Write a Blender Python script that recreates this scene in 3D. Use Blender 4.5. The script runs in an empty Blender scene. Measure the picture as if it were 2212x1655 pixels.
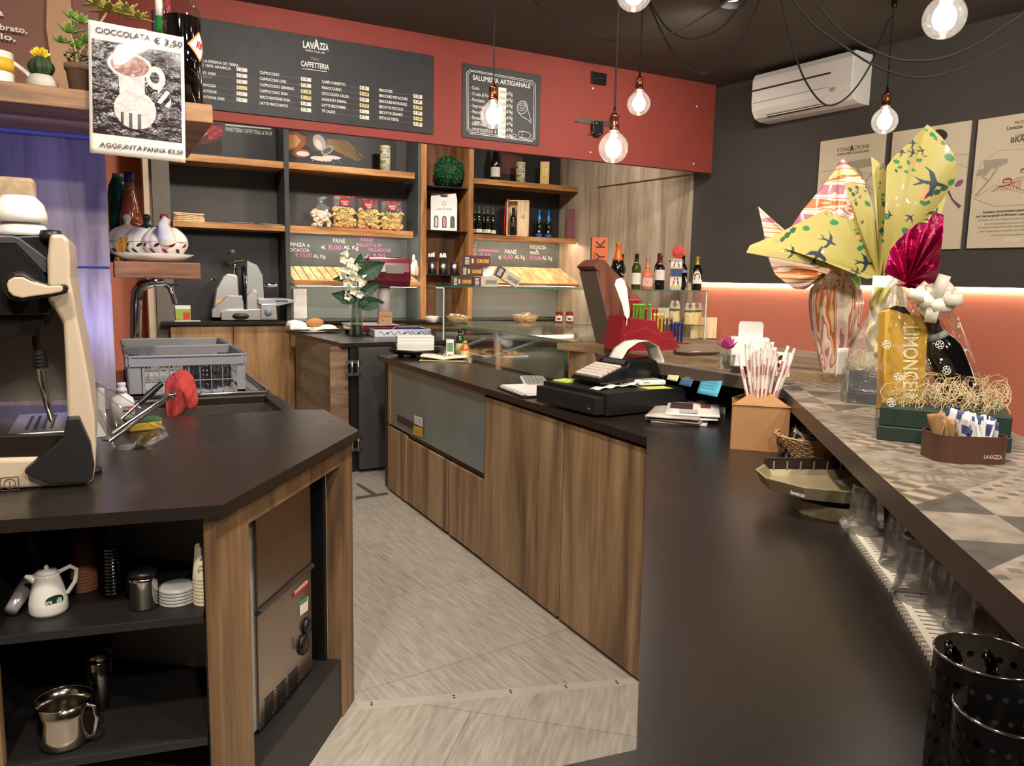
import bpy, math, random
from mathutils import Vector, Matrix
random.seed(7)
sc = bpy.context.scene
COL = sc.collection
PI = math.pi
# ---------------------------------------------------------------- camera
IW, IH, FPX = 2212, 1655, 1660.0
CAMH = 1.45
_up = -Vector((860-IW/2, -(13200-IH/2), -FPX)); _up.normalize()
_a = Vector((228-IW/2, -(590-IH/2), -FPX)); _a -= _up*_a.dot(_up); _a.normalize()
_x = _a.cross(_up)
ROT = Matrix((_x, _a, _up))
cd = bpy.data.cameras.new('camera'); cam = bpy.data.objects.new('camera', cd); COL.objects.link(cam)
cd.sensor_width = 36; cd.lens = 36*FPX/IW; cd.clip_start = .02; cd.clip_end = 60
cam.matrix_world = Matrix.Translation((0, 0, CAMH)) @ ROT.to_4x4()
sc.camera = cam
# ---------------------------------------------------------------- world, exposure
sc.view_settings.view_transform = 'Standard'; sc.view_settings.look = 'None'
sc.view_settings.gamma = 1; sc.view_settings.use_curve_mapping = False
sc.view_settings.exposure = 0.35
w = bpy.data.worlds.new('world'); sc.world = w; w.use_nodes = True
w.node_tree.nodes['Background'].inputs[0].default_value = (1, .93, .85, 1)
w.node_tree.nodes['Background'].inputs[1].default_value = .15
CEIL = 3.11
def lamp(name, kind, loc, energy, color, size=.2, target=None, spot=100, blend=.6, sy=None):
    l = bpy.data.lights.new(name, kind); l.energy = energy; l.color = color
    o = bpy.data.objects.new(name, l); COL.objects.link(o); o.location = loc
    if kind == 'AREA':
        l.size = size
        if sy: l.shape = 'RECTANGLE'; l.size_y = sy
        else: l.shape = 'DISK'
    else: l.shadow_soft_size = size
    if kind == 'SPOT': l.spot_size = math.radians(spot); l.spot_blend = blend
    if target:
        d = Vector(target)-Vector(loc); o.rotation_euler = d.to_track_quat('-Z', 'Y').to_euler()
    return o
WARM = (1, .90, .79)
# unseen ceiling spots added as fill; shelf ones read off shadows (housings modelled below)
SPOTS = [((1.0, 1.4, CEIL-.06), (1.15, 3.2, 0), 170), ((3.3, 3.6, CEIL-.06), (3.6, 6.0, .9), 100),
         ((1.6, -.6, CEIL-.06), (1.4, 1.6, .9), 110), ((-.5, .3, CEIL-.06), (.1, 3.2, .9), 135),
         ((1.1, 3.4, CEIL-.06), (1.3, 6.6, .6), 120), ((3.2, .4, CEIL-.06), (4.7, 4.2, 2.5), 215), ((.2, -1.2, CEIL-.06), (.2, 1.8, .4), 150), ((1.0, 5.9, CEIL-.06), (1.0, 7.3, 1.7), 75), ((2.4, 5.9, CEIL-.06), (2.4, 7.3, 1.7), 80), ((3.7, 5.8, CEIL-.06), (4.3, 6.9, 1.7), 50)]
for i, (p, t, e) in enumerate(SPOTS):
    lamp('fill_spot_light', 'SPOT', p, e*1.3, WARM, .09, t, 135, .9)
# ---------------------------------------------------------------- geometry helpers
def ray(px, py):
    return ROT @ Vector((px-IW/2, -(py-IH/2), -FPX))
CP = Vector((0, 0, CAMH))
def atz(px, py, z):
    r = ray(px, py); return CP + r*((z-CAMH)/r.z)
def aty(px, py, y):
    r = ray(px, py); return CP + r*(y/r.y)
def atD(px, py, D): return CP + ray(px, py)*(D/FPX)
def depth(p): return -(ROT.transposed() @ (Vector(p)-CP)).z
def mpp(p): return depth(p)/FPX
class Plane:
    def __init__(s, A, B):            # vertical plane, A left, B right seen from the camera
        s.o = Vector((A[0], A[1], 0)); s.u = (Vector((B[0], B[1], 0))-s.o).normalized()
        s.n = Vector((s.u.y, -s.u.x, 0))
        if s.n.dot(-s.o) < 0: s.n = -s.n
    def hit(s, px, py, off=0):
        r = ray(px, py); o = s.o+s.n*off
        t = (o-CP).dot(s.n)/r.dot(s.n); return CP+r*t
    def u_of(s, p): return (Vector(p)-s.o).dot(s.u)
    def pt(s, u, z, off=0): return s.o+s.u*u+s.n*off+Vector((0, 0, z))
    def mat(s, p):                    # local x along the wall, y up, z out of the wall
        return Matrix(((s.u.x, 0, s.n.x, p[0]), (s.u.y, 0, s.n.y, p[1]), (0, 1, 0, p[2]), (0, 0, 0, 1)))
class MB:
    def __init__(s): s.v = []; s.f = []; s.m = []; s.sm = []; s.M = Matrix.Identity(4)
    def add(s, vs, fs, m=0, smooth=False):
        b = len(s.v); s.v += [s.M @ Vector(v) for v in vs]
        for f in fs: s.f.append(tuple(i+b for i in f)); s.m.append(m); s.sm.append(smooth)
        return s
    def bx(s, x0, x1, y0, y1, z0, z1, m=0):
        v = [(x0,y0,z0),(x1,y0,z0),(x1,y1,z0),(x0,y1,z0),(x0,y0,z1),(x1,y0,z1),(x1,y1,z1),(x0,y1,z1)]
        return s.add(v, [(0,3,2,1),(4,5,6,7),(0,1,5,4),(1,2,6,5),(2,3,7,6),(3,0,4,7)], m)
    def box(s, c, sz, m=0): return s.bx(c[0]-sz[0]/2,c[0]+sz[0]/2,c[1]-sz[1]/2,c[1]+sz[1]/2,c[2]-sz[2]/2,c[2]+sz[2]/2,m)
    def prism(s, poly, z0, z1, m=0, mtop=None, smooth=False):
        n = len(poly); a = sum(poly[i][0]*poly[(i+1)%n][1]-poly[(i+1)%n][0]*poly[i][1] for i in range(n))
        if a < 0: poly = poly[::-1]
        v = [(p[0],p[1],z0) for p in poly]+[(p[0],p[1],z1) for p in poly]
        s.add(v, [(i,(i+1)%n,n+(i+1)%n,n+i) for i in range(n)], m, smooth)
        s.add(v, [tuple(range(n))[::-1]], m); s.add(v, [tuple(range(n,2*n))], m if mtop is None else mtop)
        return s
    def lathe(s, prof, n=24, m=0, c=(0,0,0), mats=None, smooth=True, sx=1, sy=1):
        v = []; f = []
        for r, z in prof:
            for k in range(n):
                a = 2*PI*k/n; v.append((c[0]+r*math.cos(a)*sx, c[1]+r*math.sin(a)*sy, c[2]+z))
        for j in range(len(prof)-1):
            fs = [(j*n+k, j*n+(k+1)%n, (j+1)*n+(k+1)%n, (j+1)*n+k) for k in range(n)]
            s.add_idx(v, fs, m if mats is None else mats[j], smooth) if False else f.append((fs, m if mats is None else mats[j]))
        b = len(s.v); s.v += [s.M @ Vector(q) for q in v]
        for fs, mm in f:
            for q in fs: s.f.append(tuple(i+b for i in q)); s.m.append(mm); s.sm.append(smooth)
        if prof[0][0] > 1e-5: s.f.append(tuple(b+k for k in range(n))[::-1]); s.m.append(m if mats is None else mats[0]); s.sm.append(False)
        if prof[-1][0] > 1e-5: s.f.append(tuple(b+(len(prof)-1)*n+k for k in range(n))); s.m.append(m if mats is None else mats[-1]); s.sm.append(False)
        return s
    def shell(s, prof, n=24, m=0, c=(0,0,0), t=.002):   # open vessel with wall thickness: outer profile bottom to rim, then back down inside
        inner = [(max(r-t, .0005), z+(t if i == 0 else 0)) for i, (r, z) in enumerate(prof)][::-1]
        return s.lathe([(0.0001, prof[0][1])]+list(prof)+inner+[(0.0001, prof[0][1]+t)], n, m, c)
    def tube(s, pts, r, n=8, m=0, closed=False, taper=None):
        pts = [Vector(p) for p in pts]; N = len(pts); rings = []
        t0 = (pts[1]-pts[0]).normalized(); ref = Vector((0,0,1)) if abs(t0.z) < .9 else Vector((1,0,0))
        nn = t0.cross(ref).normalized()
        v = []
        for i in range(N):
            if closed: t = (pts[(i+1)%N]-pts[i-1])
            else: t = pts[min(i+1,N-1)]-pts[max(i-1,0)]
            if t.length < 1e-9: t = t0.copy()
            t.normalize(); nn = (nn-t*nn.dot(t))
            if nn.length < 1e-6: nn = t.orthogonal()
            nn.normalize(); bb = t.cross(nn); rr = r if taper is None else r*taper[i]
            for k in range(n):
                a = 2*PI*k/n; v.append(pts[i]+nn*(rr*math.cos(a))+bb*(rr*math.sin(a)))
        f = [(i*n+k, i*n+(k+1)%n, ((i+1)%N)*n+(k+1)%n, ((i+1)%N)*n+k) for i in range(N if closed else N-1) for k in range(n)]
        s.add(v, f, m, True)
        if not closed: s.add(v, [tuple(range(n))[::-1], tuple((N-1)*n+k for k in range(n))], m)
        return s
    def sph(s, c, r, n=16, m=0, sc=(1,1,1), noise=0):
        prof = [(math.sin(PI*i/(n//2))*r, -math.cos(PI*i/(n//2))*r) for i in range(n//2+1)]
        v = []; f = []; h = n//2
        for i, (rr, z) in enumerate(prof):
            for k in range(n):
                a = 2*PI*k/n; q = 1+(random.uniform(-noise, noise) if 0 < i < h else 0)
                v.append((c[0]+rr*math.cos(a)*sc[0]*q, c[1]+rr*math.sin(a)*sc[1]*q, c[2]+z*sc[2]*q))
        for i in range(h):
            f += [(i*n+k, i*n+(k+1)%n, (i+1)*n+(k+1)%n, (i+1)*n+k) for k in range(n)]
        return s.add(v, f, m, True)
    def surf(s, fn, nu, nv, mf=0, cu=False, smooth=True):
        v = [fn(i/nu, j/nv) for j in range(nv+1) for i in range(nu+(0 if cu else 1))]
        W_ = nu+(0 if cu else 1); b = len(s.v); s.v += [s.M @ Vector(q) for q in v]
        for j in range(nv):
            for i in range(nu):
                i2 = (i+1) % W_ if cu else i+1
                s.f.append((b+j*W_+i, b+j*W_+i2, b+(j+1)*W_+i2, b+(j+1)*W_+i))
                s.m.append(mf if isinstance(mf, int) else mf((i+.5)/nu, (j+.5)/nv)); s.sm.append(smooth)
        return s
    def quad(s, a, b, c, d, m=0): return s.add([a,b,c,d], [(0,1,2,3)], m)
    def text(s, t, M, h, m=0, w=None, bold=0, align='LEFT', ext=0.0004, shear=0):
        cu = bpy.data.curves.new('t', 'FONT'); cu.body = t; cu.size = h/.69; cu.offset = bold*h; cu.extrude = ext
        cu.shear = shear; cu.resolution_u = 3; cu.align_x = align
        o = bpy.data.objects.new('t', cu); COL.objects.link(o)
        me = bpy.data.meshes.new_from_object(o)
        xs = [q.co.x for q in me.vertices]
        if xs:
            k = 1
            if w: k = w/max(1e-6, (max(xs)-min(xs)))
            K = s.M; s.M = K @ M @ Matrix.Diagonal((k, 1, 1, 1))
            s.add([tuple(q.co) for q in me.vertices], [tuple(p.vertices) for p in me.polygons], m)
            s.M = K
        bpy.data.objects.remove(o); bpy.data.curves.remove(cu); bpy.data.meshes.remove(me)
        return s
LAST = [None]
def build(name, mb, mats, parent=None, loc=None, rz=None, bevel=0, seg=2, solid=0, sub=0, rot=None):
    me = bpy.data.meshes.new(name); me.from_pydata([tuple(v) for v in mb.v], [], mb.f)
    if not isinstance(mats, (list, tuple)): mats = [mats]
    for q in mats: me.materials.append(q)
    for p, a, b in zip(me.polygons, mb.m, mb.sm): p.material_index = a; p.use_smooth = b
    me.update(); o = bpy.data.objects.new(name, me); COL.objects.link(o); LAST[0] = o
    if parent is not None: o.parent = parent
    if loc is not None: o.location = loc
    if rz is not None: o.rotation_euler = (0, 0, rz)
    if rot is not None: o.rotation_euler = rot
    if solid: d = o.modifiers.new('s', 'SOLIDIFY'); d.thickness = solid; d.offset = 0
    if bevel:
        d = o.modifiers.new('b', 'BEVEL'); d.width = bevel; d.segments = seg; d.limit_method = 'ANGLE'; d.angle_limit = .7
        me.shade_smooth() if False else None
    if sub: d = o.modifiers.new('u', 'SUBSURF'); d.levels = sub; d.render_levels = sub
    return o
def tag(o, label, cat, group=None, kind=None):
    o['label'] = label; o['category'] = cat
    if group: o['group'] = group
    if kind: o['kind'] = kind
    return o
def thing(name, label, cat, loc=(0,0,0), rz=0, group=None, rot=None):
    o = bpy.data.objects.new(name, None); COL.objects.link(o); o.location = loc
    o.rotation_euler = rot if rot else (0,0,rz); o.empty_display_size = .05
    return tag(o, label, cat, group)
def struct(name, mb, mats, **k):
    o = build(name, mb, mats, **k); o['kind'] = 'structure'; return o
def dup(root, loc, rz=None, label=None, group=None):
    r = root.copy(); COL.objects.link(r); r.location = loc
    if rz is not None: r.rotation_euler = (0,0,rz)
    if label: r['label'] = label
    if group: r['group'] = group
    for ch in list(root.children):
        c = ch.copy(); COL.objects.link(c); c.parent = r
        for g in list(ch.children):
            d = g.copy(); COL.objects.link(d); d.parent = c
    return r
# ---------------------------------------------------------------- materials
def srgb(r, g, b):
    f = lambda c: (c/255/12.92) if c/255 <= .04045 else ((c/255+.055)/1.055)**2.4
    return (f(r), f(g), f(b), 1)
MC = {}
def mat(name, col=(200,200,200), rough=.5, metal=0, coat=0, emit=None, es=0, bump=0, bs=40, var=0, alpha=None, trans=0, ior=1.45, spec=.5):
    if name in MC: return MC[name]
    m = bpy.data.materials.new(name); m.use_nodes = True; nt = m.node_tree; b = nt.nodes['Principled BSDF']
    c = srgb(*col); b.inputs['Base Color'].default_value = c; b.inputs['Roughness'].default_value = rough
    b.inputs['Metallic'].default_value = metal; b.inputs['Coat Weight'].default_value = coat
    b.inputs['Transmission Weight'].default_value = trans; b.inputs['IOR'].default_value = ior
    b.inputs['Specular IOR Level'].default_value = spec
    if emit: b.inputs['Emission Color'].default_value = (*emit, 1); b.inputs['Emission Strength'].default_value = es
    if var or bump:
        tc = nt.nodes.new('ShaderNodeTexCoord'); nz = nt.nodes.new('ShaderNodeTexNoise')
        nz.inputs['Scale'].default_value = bs; nz.inputs['Detail'].default_value = 5
        nt.links.new(tc.outputs['Object'], nz.inputs['Vector'])
        if var:
            rp = nt.nodes.new('ShaderNodeValToRGB'); rp.color_ramp.elements[0].position = .3; rp.color_ramp.elements[1].position = .7
            rp.color_ramp.elements[0].color = tuple(max(0, q*(1-var)) for q in c[:3])+(1,)
            rp.color_ramp.elements[1].color = tuple(min(1, q*(1+var)) for q in c[:3])+(1,)
            nt.links.new(nz.outputs['Fac'], rp.inputs[0]); nt.links.new(rp.outputs[0], b.inputs['Base Color'])
        if bump:
            bp = nt.nodes.new('ShaderNodeBump'); bp.inputs['Strength'].default_value = bump; bp.inputs['Distance'].default_value = .01
            nt.links.new(nz.outputs['Fac'], bp.inputs['Height']); nt.links.new(bp.outputs[0], b.inputs['Normal'])
    MC[name] = m; return m
def film(name, tint=(255,255,255), refl=.12, rough=.03, bump=0, bs=30, haze=0):
    """clear sheet: mostly see-through with fresnel reflections, optional milky haze"""
    if name in MC: return MC[name]
    m = bpy.data.materials.new(name); m.use_nodes = True; nt = m.node_tree; nt.nodes.clear()
    out = nt.nodes.new('ShaderNodeOutputMaterial'); mx = nt.nodes.new('ShaderNodeMixShader')
    tr = nt.nodes.new('ShaderNodeBsdfTransparent'); tr.inputs[0].default_value = srgb(*tint)
    gl = nt.nodes.new('ShaderNodeBsdfGlossy'); gl.inputs['Roughness'].default_value = rough; gl.inputs[0].default_value = (1,1,1,1)
    lw = nt.nodes.new('ShaderNodeLayerWeight'); lw.inputs[0].default_value = .22
    mt = nt.nodes.new('ShaderNodeMath'); mt.operation = 'MULTIPLY_ADD'; mt.inputs[1].default_value = .5; mt.inputs[2].default_value = refl
    nt.links.new(lw.outputs['Fresnel'], mt.inputs[0]); nt.links.new(mt.outputs[0], mx.inputs[0])
    src = tr
    if haze:
        df = nt.nodes.new('ShaderNodeBsdfDiffuse'); df.inputs[0].default_value = srgb(*tint); m2 = nt.nodes.new('ShaderNodeMixShader')
        m2.inputs[0].default_value = haze; nt.links.new(tr.outputs[0], m2.inputs[1]); nt.links.new(df.outputs[0], m2.inputs[2]); src = m2
    nt.links.new(src.outputs[0], mx.inputs[1]); nt.links.new(gl.outputs[0], mx.inputs[2]); nt.links.new(mx.outputs[0], out.inputs[0])
    if bump:
        tc = nt.nodes.new('ShaderNodeTexCoord'); nz = nt.nodes.new('ShaderNodeTexNoise'); nz.inputs['Scale'].default_value = bs; nz.inputs['Detail'].default_value = 4
        bp = nt.nodes.new('ShaderNodeBump'); bp.inputs['Strength'].default_value = bump; bp.inputs['Distance'].default_value = .02
        nt.links.new(tc.outputs['Object'], nz.inputs['Vector']); nt.links.new(nz.outputs['Fac'], bp.inputs['Height'])
        nt.links.new(bp.outputs[0], gl.inputs['Normal']); nt.links.new(bp.outputs[0], lw.inputs['Normal'])
    MC[name] = m; return m
def ramp(nt, cols, fac):
    rp = nt.nodes.new('ShaderNodeValToRGB'); e = rp.color_ramp.elements
    e[0].position = cols[0][0]; e[0].color = srgb(*cols[0][1]); e[1].position = cols[-1][0]; e[1].color = srgb(*cols[-1][1])
    for p, c in cols[1:-1]: q = e.new(p); q.color = srgb(*c)
    nt.links.new(fac, rp.inputs[0]); return rp.outputs[0]
def wood(name, dark, mid, light, axis='z', sc=1, rough=.5, knots=.25, fine=1):
    if name in MC: return MC[name]
    m = bpy.data.materials.new(name); m.use_nodes = True; nt = m.node_tree; b = nt.nodes['Principled BSDF']
    tc = nt.nodes.new('ShaderNodeTexCoord'); mp = nt.nodes.new('ShaderNodeMapping')
    S = {'x': (1.2, 14, 14), 'y': (14, 1.2, 14), 'z': (14, 14, 1.2)}[axis]
    mp.inputs['Scale'].default_value = tuple(q*sc for q in S)
    nt.links.new(tc.outputs['Object'], mp.inputs['Vector'])
    n1 = nt.nodes.new('ShaderNodeTexNoise'); n1.inputs['Scale'].default_value = 1; n1.inputs['Detail'].default_value = 6; n1.inputs['Distortion'].default_value = .6
    nt.links.new(mp.outputs[0], n1.inputs['Vector'])
    n2 = nt.nodes.new('ShaderNodeTexNoise'); n2.inputs['Scale'].default_value = 6*fine; n2.inputs['Detail'].default_value = 3
    nt.links.new(mp.outputs[0], n2.inputs['Vector'])
    ad = nt.nodes.new('ShaderNodeMath'); ad.operation = 'MULTIPLY_ADD'; ad.inputs[1].default_value = .3
    nt.links.new(n2.outputs['Fac'], ad.inputs[0]); 
    sb = nt.nodes.new('ShaderNodeMath'); sb.operation = 'SUBTRACT'; sb.inputs[1].default_value = .15
    nt.links.new(n1.outputs['Fac'], sb.inputs[0]); nt.links.new(sb.outputs[0], ad.inputs[2])
    c = ramp(nt, [(.3, dark), (.5, mid), (.68, light)], ad.outputs[0])
    nt.links.new(c, b.inputs['Base Color']); b.inputs['Roughness'].default_value = rough
    bp = nt.nodes.new('ShaderNodeBump'); bp.inputs['Strength'].default_value = .12; bp.inputs['Distance'].default_value = .004
    nt.links.new(ad.outputs[0], bp.inputs['Height']); nt.links.new(bp.outputs[0], b.inputs['Normal'])
    MC[name] = m; return m
# woods
W_SHELF = wood('honey_pine', (118,72,34), (176,122,66), (205,156,96), 'x')
W_UP = wood('honey_upright', (118,72,34), (172,118,64), (198,148,92), 'z')
W_CAB = wood('cabinet_oak', (98,74,50), (146,116,82), (172,144,108), 'z', .55)
W_CABL = wood('counter_oak', (86,62,42), (124,94,64), (150,118,84), 'z', .7)
W_BACK = wood('knotty_door_oak', (96,62,32), (150,112,70), (176,138,92), 'z', .5)
W_WALL = wood('washed_oak_wall', (122,104,86), (168,150,128), (192,176,154), 'z', .45)
W_GREY = wood('blue_grey_oak', (104,92,92), (144,130,128), (168,154,150), 'z', .7)
W_DK = wood('dark_column_wood', (74,42,22), (120,78,44), (150,104,64), 'z', .6)
W_PLANK = wood('rough_plank', (82,48,26), (128,84,50), (158,110,70), 'x', 1.2)
W_TOP = wood('raised_top_wood', (96,74,52), (138,114,86), (162,138,108), 'y')
W_MENU = wood('mahogany_panel', (72,36,22), (108,60,40), (128,76,52), 'z')
W_RACK = wood('light_rack_wood', (160,122,74), (206,172,120), (228,200,152), 'y', 1)
W_BOXW = wood('raw_box_pine', (196,158,112), (220,188,142), (236,210,168), 'z', 2)
W_GW = wood('grey_streak_panel', (84,76,62), (128,116,96), (158,146,124), 'y', .5)
# plain
GREY = mat('anthracite_paint', (74,70,66), .7, bump=.05, bs=200)
GREYL = mat('grey_plaster_pillar', (112,106,98), .8)
REDW = mat('brick_red_paint', (132,54,44), .7, bump=.06, bs=150)
ORANGE = mat('orange_plaster', (200,118,94), .75, bump=.1, bs=90)
CREAM = mat('cream_plaster', (150,135,115), .8)
CEILM = mat('dark_taupe_ceiling', (82,75,66), .85)
BLACKP = mat('black_laminate', (34,32,31), .45, bump=.03, bs=100)
BLKSAT = mat('black_satin', (18,18,18), .35)
BOARD = mat('slate_board', (38,38,40), .6, var=.25, bs=12)
BOARDK = mat('black_board', (34,33,34), .5)
BACKP = mat('charcoal_back_panel', (66,64,63), .55)
TEAL = mat('pale_grey_green_panel', (122,132,126), .5)
WHITE = mat('white_plastic', (232,230,224), .35)
WHITEC = mat('white_ceramic', (238,234,226), .12, coat=.4)
PAPER = mat('white_paper', (232,228,218), .8)
CHALKW = mat('chalk_white', (214,214,208), .8)
CHALKP = mat('chalk_pink', (206,120,176), .8)
STEEL = mat('brushed_steel', (176,172,166), .28, 1)
STEELD = mat('dull_steel', (140,134,128), .38, 1, var=.1, bs=6)
CHROME = mat('chrome', (220,220,220), .08, 1)
COPPER = mat('aged_copper', (150,92,68), .3, 1)
DARKMET = mat('dark_metal', (48,48,50), .4, .6)
RUBBER = mat('black_rubber', (20,20,20), .6)
LEDW = mat('warm_led', (255,240,210), .5, emit=(1,.86,.66), es=42)
LEDC = mat('cool_led', (255,255,245), .5, emit=(1,.97,.88), es=34)
GLASS = film('clear_glass', (252,255,254), .02)
GLASSE = mat('green_glass_edge', (70,140,120), .15, trans=.5)
TGLASS = film('tumbler_glass', (254,254,254), .10, .05, haze=.03)
def stone():
    m = bpy.data.materials.new('dark_stone'); m.use_nodes = True; nt = m.node_tree; b = nt.nodes['Principled BSDF']
    tc = nt.nodes.new('ShaderNodeTexCoord'); n = nt.nodes.new('ShaderNodeTexNoise'); n.inputs['Scale'].default_value = 420; n.inputs['Detail'].default_value = 2
    n2 = nt.nodes.new('ShaderNodeTexNoise'); n2.inputs['Scale'].default_value = 6
    nt.links.new(tc.outputs['Object'], n.inputs['Vector']); nt.links.new(tc.outputs['Object'], n2.inputs['Vector'])
    c = ramp(nt, [(.35, (29,24,21)), (.62, (38,32,28)), (.8, (60,52,46))], n.outputs['Fac'])
    nt.links.new(c, b.inputs['Base Color'])
    r = nt.nodes.new('ShaderNodeMapRange'); r.inputs[3].default_value = .25; r.inputs[4].default_value = .32
    nt.links.new(n2.outputs['Fac'], r.inputs[0]); nt.links.new(r.outputs[0], b.inputs['Roughness'])
    b.inputs['Specular IOR Level'].default_value = .4
    return m
STONE = stone()
def floor_mat(name, a, px, py, row, wid, off):
    m = bpy.data.materials.new(name); m.use_nodes = True; nt = m.node_tree; b = nt.nodes['Principled BSDF']
    tc = nt.nodes.new('ShaderNodeTexCoord'); mp = nt.nodes.new('ShaderNodeMapping'); mp.inputs['Rotation'].default_value = (0,0,-a)
    ca, sa = math.cos(-a), math.sin(-a); mp.inputs['Location'].default_value = (-(px*ca-py*sa)+wid*4, -(px*sa+py*ca)+row*8, 0)
    nt.links.new(tc.outputs['Object'], mp.inputs['Vector'])
    sc_ = nt.nodes.new('ShaderNodeMapping'); sc_.inputs['Scale'].default_value = (20, 2.2, 1); nt.links.new(mp.outputs[0], sc_.inputs['Vector'])
    n = nt.nodes.new('ShaderNodeTexNoise'); n.inputs['Scale'].default_value = 3; n.inputs['Detail'].default_value = 7; n.inputs['Roughness'].default_value = .6
    nt.links.new(sc_.outputs[0], n.inputs['Vector'])
    c = ramp(nt, [(.28, (144,137,126)), (.5, (168,160,148)), (.72, (188,181,170))], n.outputs['Fac'])
    br = nt.nodes.new('ShaderNodeTexBrick'); br.inputs['Scale'].default_value = 1; br.inputs['Brick Width'].default_value = wid
    br.inputs['Row Height'].default_value = row; br.inputs['Mortar Size'].default_value = .0022; br.inputs['Color1'].default_value = (1,1,1,1)
    br.inputs['Color2'].default_value = (.96,.96,.96,1); br.inputs['Mortar'].default_value = (.6,.58,.55,1); br.offset = off
    nt.links.new(mp.outputs[0], br.inputs['Vector'])
    mx = nt.nodes.new('ShaderNodeMix'); mx.data_type = 'RGBA'; mx.blend_type = 'MULTIPLY'; mx.inputs[0].default_value = 1
    nt.links.new(c, mx.inputs[6]); nt.links.new(br.outputs['Color'], mx.inputs[7]); nt.links.new(mx.outputs[2], b.inputs['Base Color'])
    b.inputs['Roughness'].default_value = .3
    return m
FLOORM = floor_mat('grey_plank_vinyl', math.radians(6.5), 1.347, 2.558, .68, 1.33, .5)
FLOORM2 = floor_mat('grey_plank_vinyl_turned', math.radians(-41), 1.03, 2.2, .62, 1.2, .4)
# ================================================================ room shell
YB = 7.45; YS = 7.1
RWX = lambda y: 4.68-.10*(y-5.48)       # right wall line
def rw_poly(y0, y1, t0, t1): return [(RWX(y0)+t0, y0), (RWX(y1)+t0, y1), (RWX(y1)+t1, y1), (RWX(y0)+t1, y0)]
struct('floor', MB().bx(-1.7, 5.9, -3.1, 7.7, -.1, 0), FLOORM)
struct('floor_front', MB().prism([tuple(atz(760,1527,0)[:2]),tuple(atz(1400,1470,0)[:2]),(1.9,1.9),(1.9,-3),(-1.6,-3),(-1.6,1.2)], 0, .0012), FLOORM2)
struct('ceiling', MB().bx(-1.7, 5.9, -3.1, 7.7, CEIL, CEIL+.1), CEILM)
xo = aty(322, 450, YB).x
struct('wall_back', MB().bx(xo, 5.3, YB, YB+.15, 0, CEIL), BACKP)
struct('wall_corner', MB().bx(-1.7, xo, YB, YB+.15, 0, CEIL), ORANGE)
struct('wall_left', MB().bx(-1.75, -1.6, -3.1, YB, 0, CEIL), CREAM)
struct('wall_front', MB().bx(-1.6, 5.9, -3.15, -3, 0, CEIL), CREAM)
YW = 5.48
ZLED = 1.462
struct('wall_right', MB().prism(rw_poly(-3, YB, .05, .2), 0, CEIL), ORANGE)
struct('wall_panel_right', MB().prism(rw_poly(-3, YW, 0, .05), ZLED, CEIL), GREY)
struct('wall_wood_right', MB().prism(rw_poly(YW, YB, -.01, .05), 0, CEIL).prism(rw_poly(YW, 6.78, -.03, -.009), aty(1400,387,6.0).z, CEIL), W_WALL)
struct('wall_red', MB().bx(-1.6, RWX(5.2)-.08, 5.2, 5.25, aty(617,276,5.2).z, CEIL), REDW)
# LED behind the grey panel's lower edge
o = build('led_strip', MB().prism(rw_poly(-2.9, YW-.1, .030, .046), ZLED-.012, ZLED-.002), LEDW)
tag(o, 'long warm light strip under the dark grey wall panel above the orange wall', 'light strip')
zt = CEIL
o = struct('trim_1', MB().bx(aty(330,450,YS).x, aty(368,450,YS).x, YS-.02, YB, 0, CEIL), GREYL)
o = struct('trim_2', MB().bx(aty(312,450,YS).x, aty(330,450,YS).x, YS+.02, YB, 0, CEIL), mat('cream_strip', (214,190,166), .6))
for p, t, e in SPOTS:
    s = thing('added_ceiling_spot', 'round black ceiling spot added out of view to light the room', 'spotlight', (p[0], p[1], CEIL), 0, 'added ceiling spots')
    build('housing', MB().lathe([(.075,0),(.075,-.05),(.07,-.05),(.06,-.01)][::-1], 24), BLKSAT, s)
    build('lens', MB().lathe([(.001,-.012),(.058,-.012)], 24), mat('lens_glow', (255,240,220), emit=(1,.85,.7), es=6), s)
# small marks on the dark ceiling/wall edge near the right
# ================================================================ shelving along the back wall
def X(px, y=YS, py=450): return aty(px, py, y).x
def Z(px, py, y=YS): return aty(px, py, y).z
ZTOP = 3.0; ZC = 1.05
xl, xm, xr, xw, xe = X(372), X(625), X(908), X(1021), X(1255)
SB = YB-.012
def plank(parent, px0, py0t, py0b, px1, py1t, py1b, y=YS, x0=None, x1=None, name='shelf', m=W_SHELF, lip=0):
    zt = (Z(px0, py0t, y)+Z(px1, py1t, y))/2; zb = (Z(px0, py0b, y)+Z(px1, py1b, y))/2
    a = x0 if x0 is not None else aty(px0, py0t, y).x; b = x1 if x1 is not None else aty(px1, py1t, y).x
    q = MB().bx(a, b, y, SB-.008, zb, zt)
    if lip: q.bx(a, b, y, y+.018, zb-.016, zb+.002)
    build(name, q, m, parent, bevel=.002)
    return zt, zb
u = thing('shelving_bay', 'leftmost shelving bay behind the ham slicer with charcoal back and two honey wood shelves', 'shelving')
build('back_panel', MB().bx(xl-.01, X(612), SB-.006, SB, ZC, ZTOP), BACKP, u)
build('splashback', MB().bx(xl, X(612), SB-.02, SB-.007, ZC, Z(500,500)), mat('near_black_board', (38,37,37), .5), u)
build('side_panel', MB().bx(X(615), xm, YS-.01, SB, ZC, ZTOP), mat('dark_green_grey', (52,54,53), .5), u)
ZL1, _ = plank(u, 372, 328, 344, 615, 350, 364, x0=xl, x1=X(615)); ZL2, _ = plank(u, 400, 477, 490, 615, 488, 500, x0=xl, x1=X(615))
u = thing('shelving_bay', 'middle shelving bay with crisp bags, honey wood shelves and lit grey green panel below', 'shelving')
build('back_panel', MB().bx(xm, X(903), SB-.006, SB, Z(760,510), ZTOP), BACKP, u)
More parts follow.
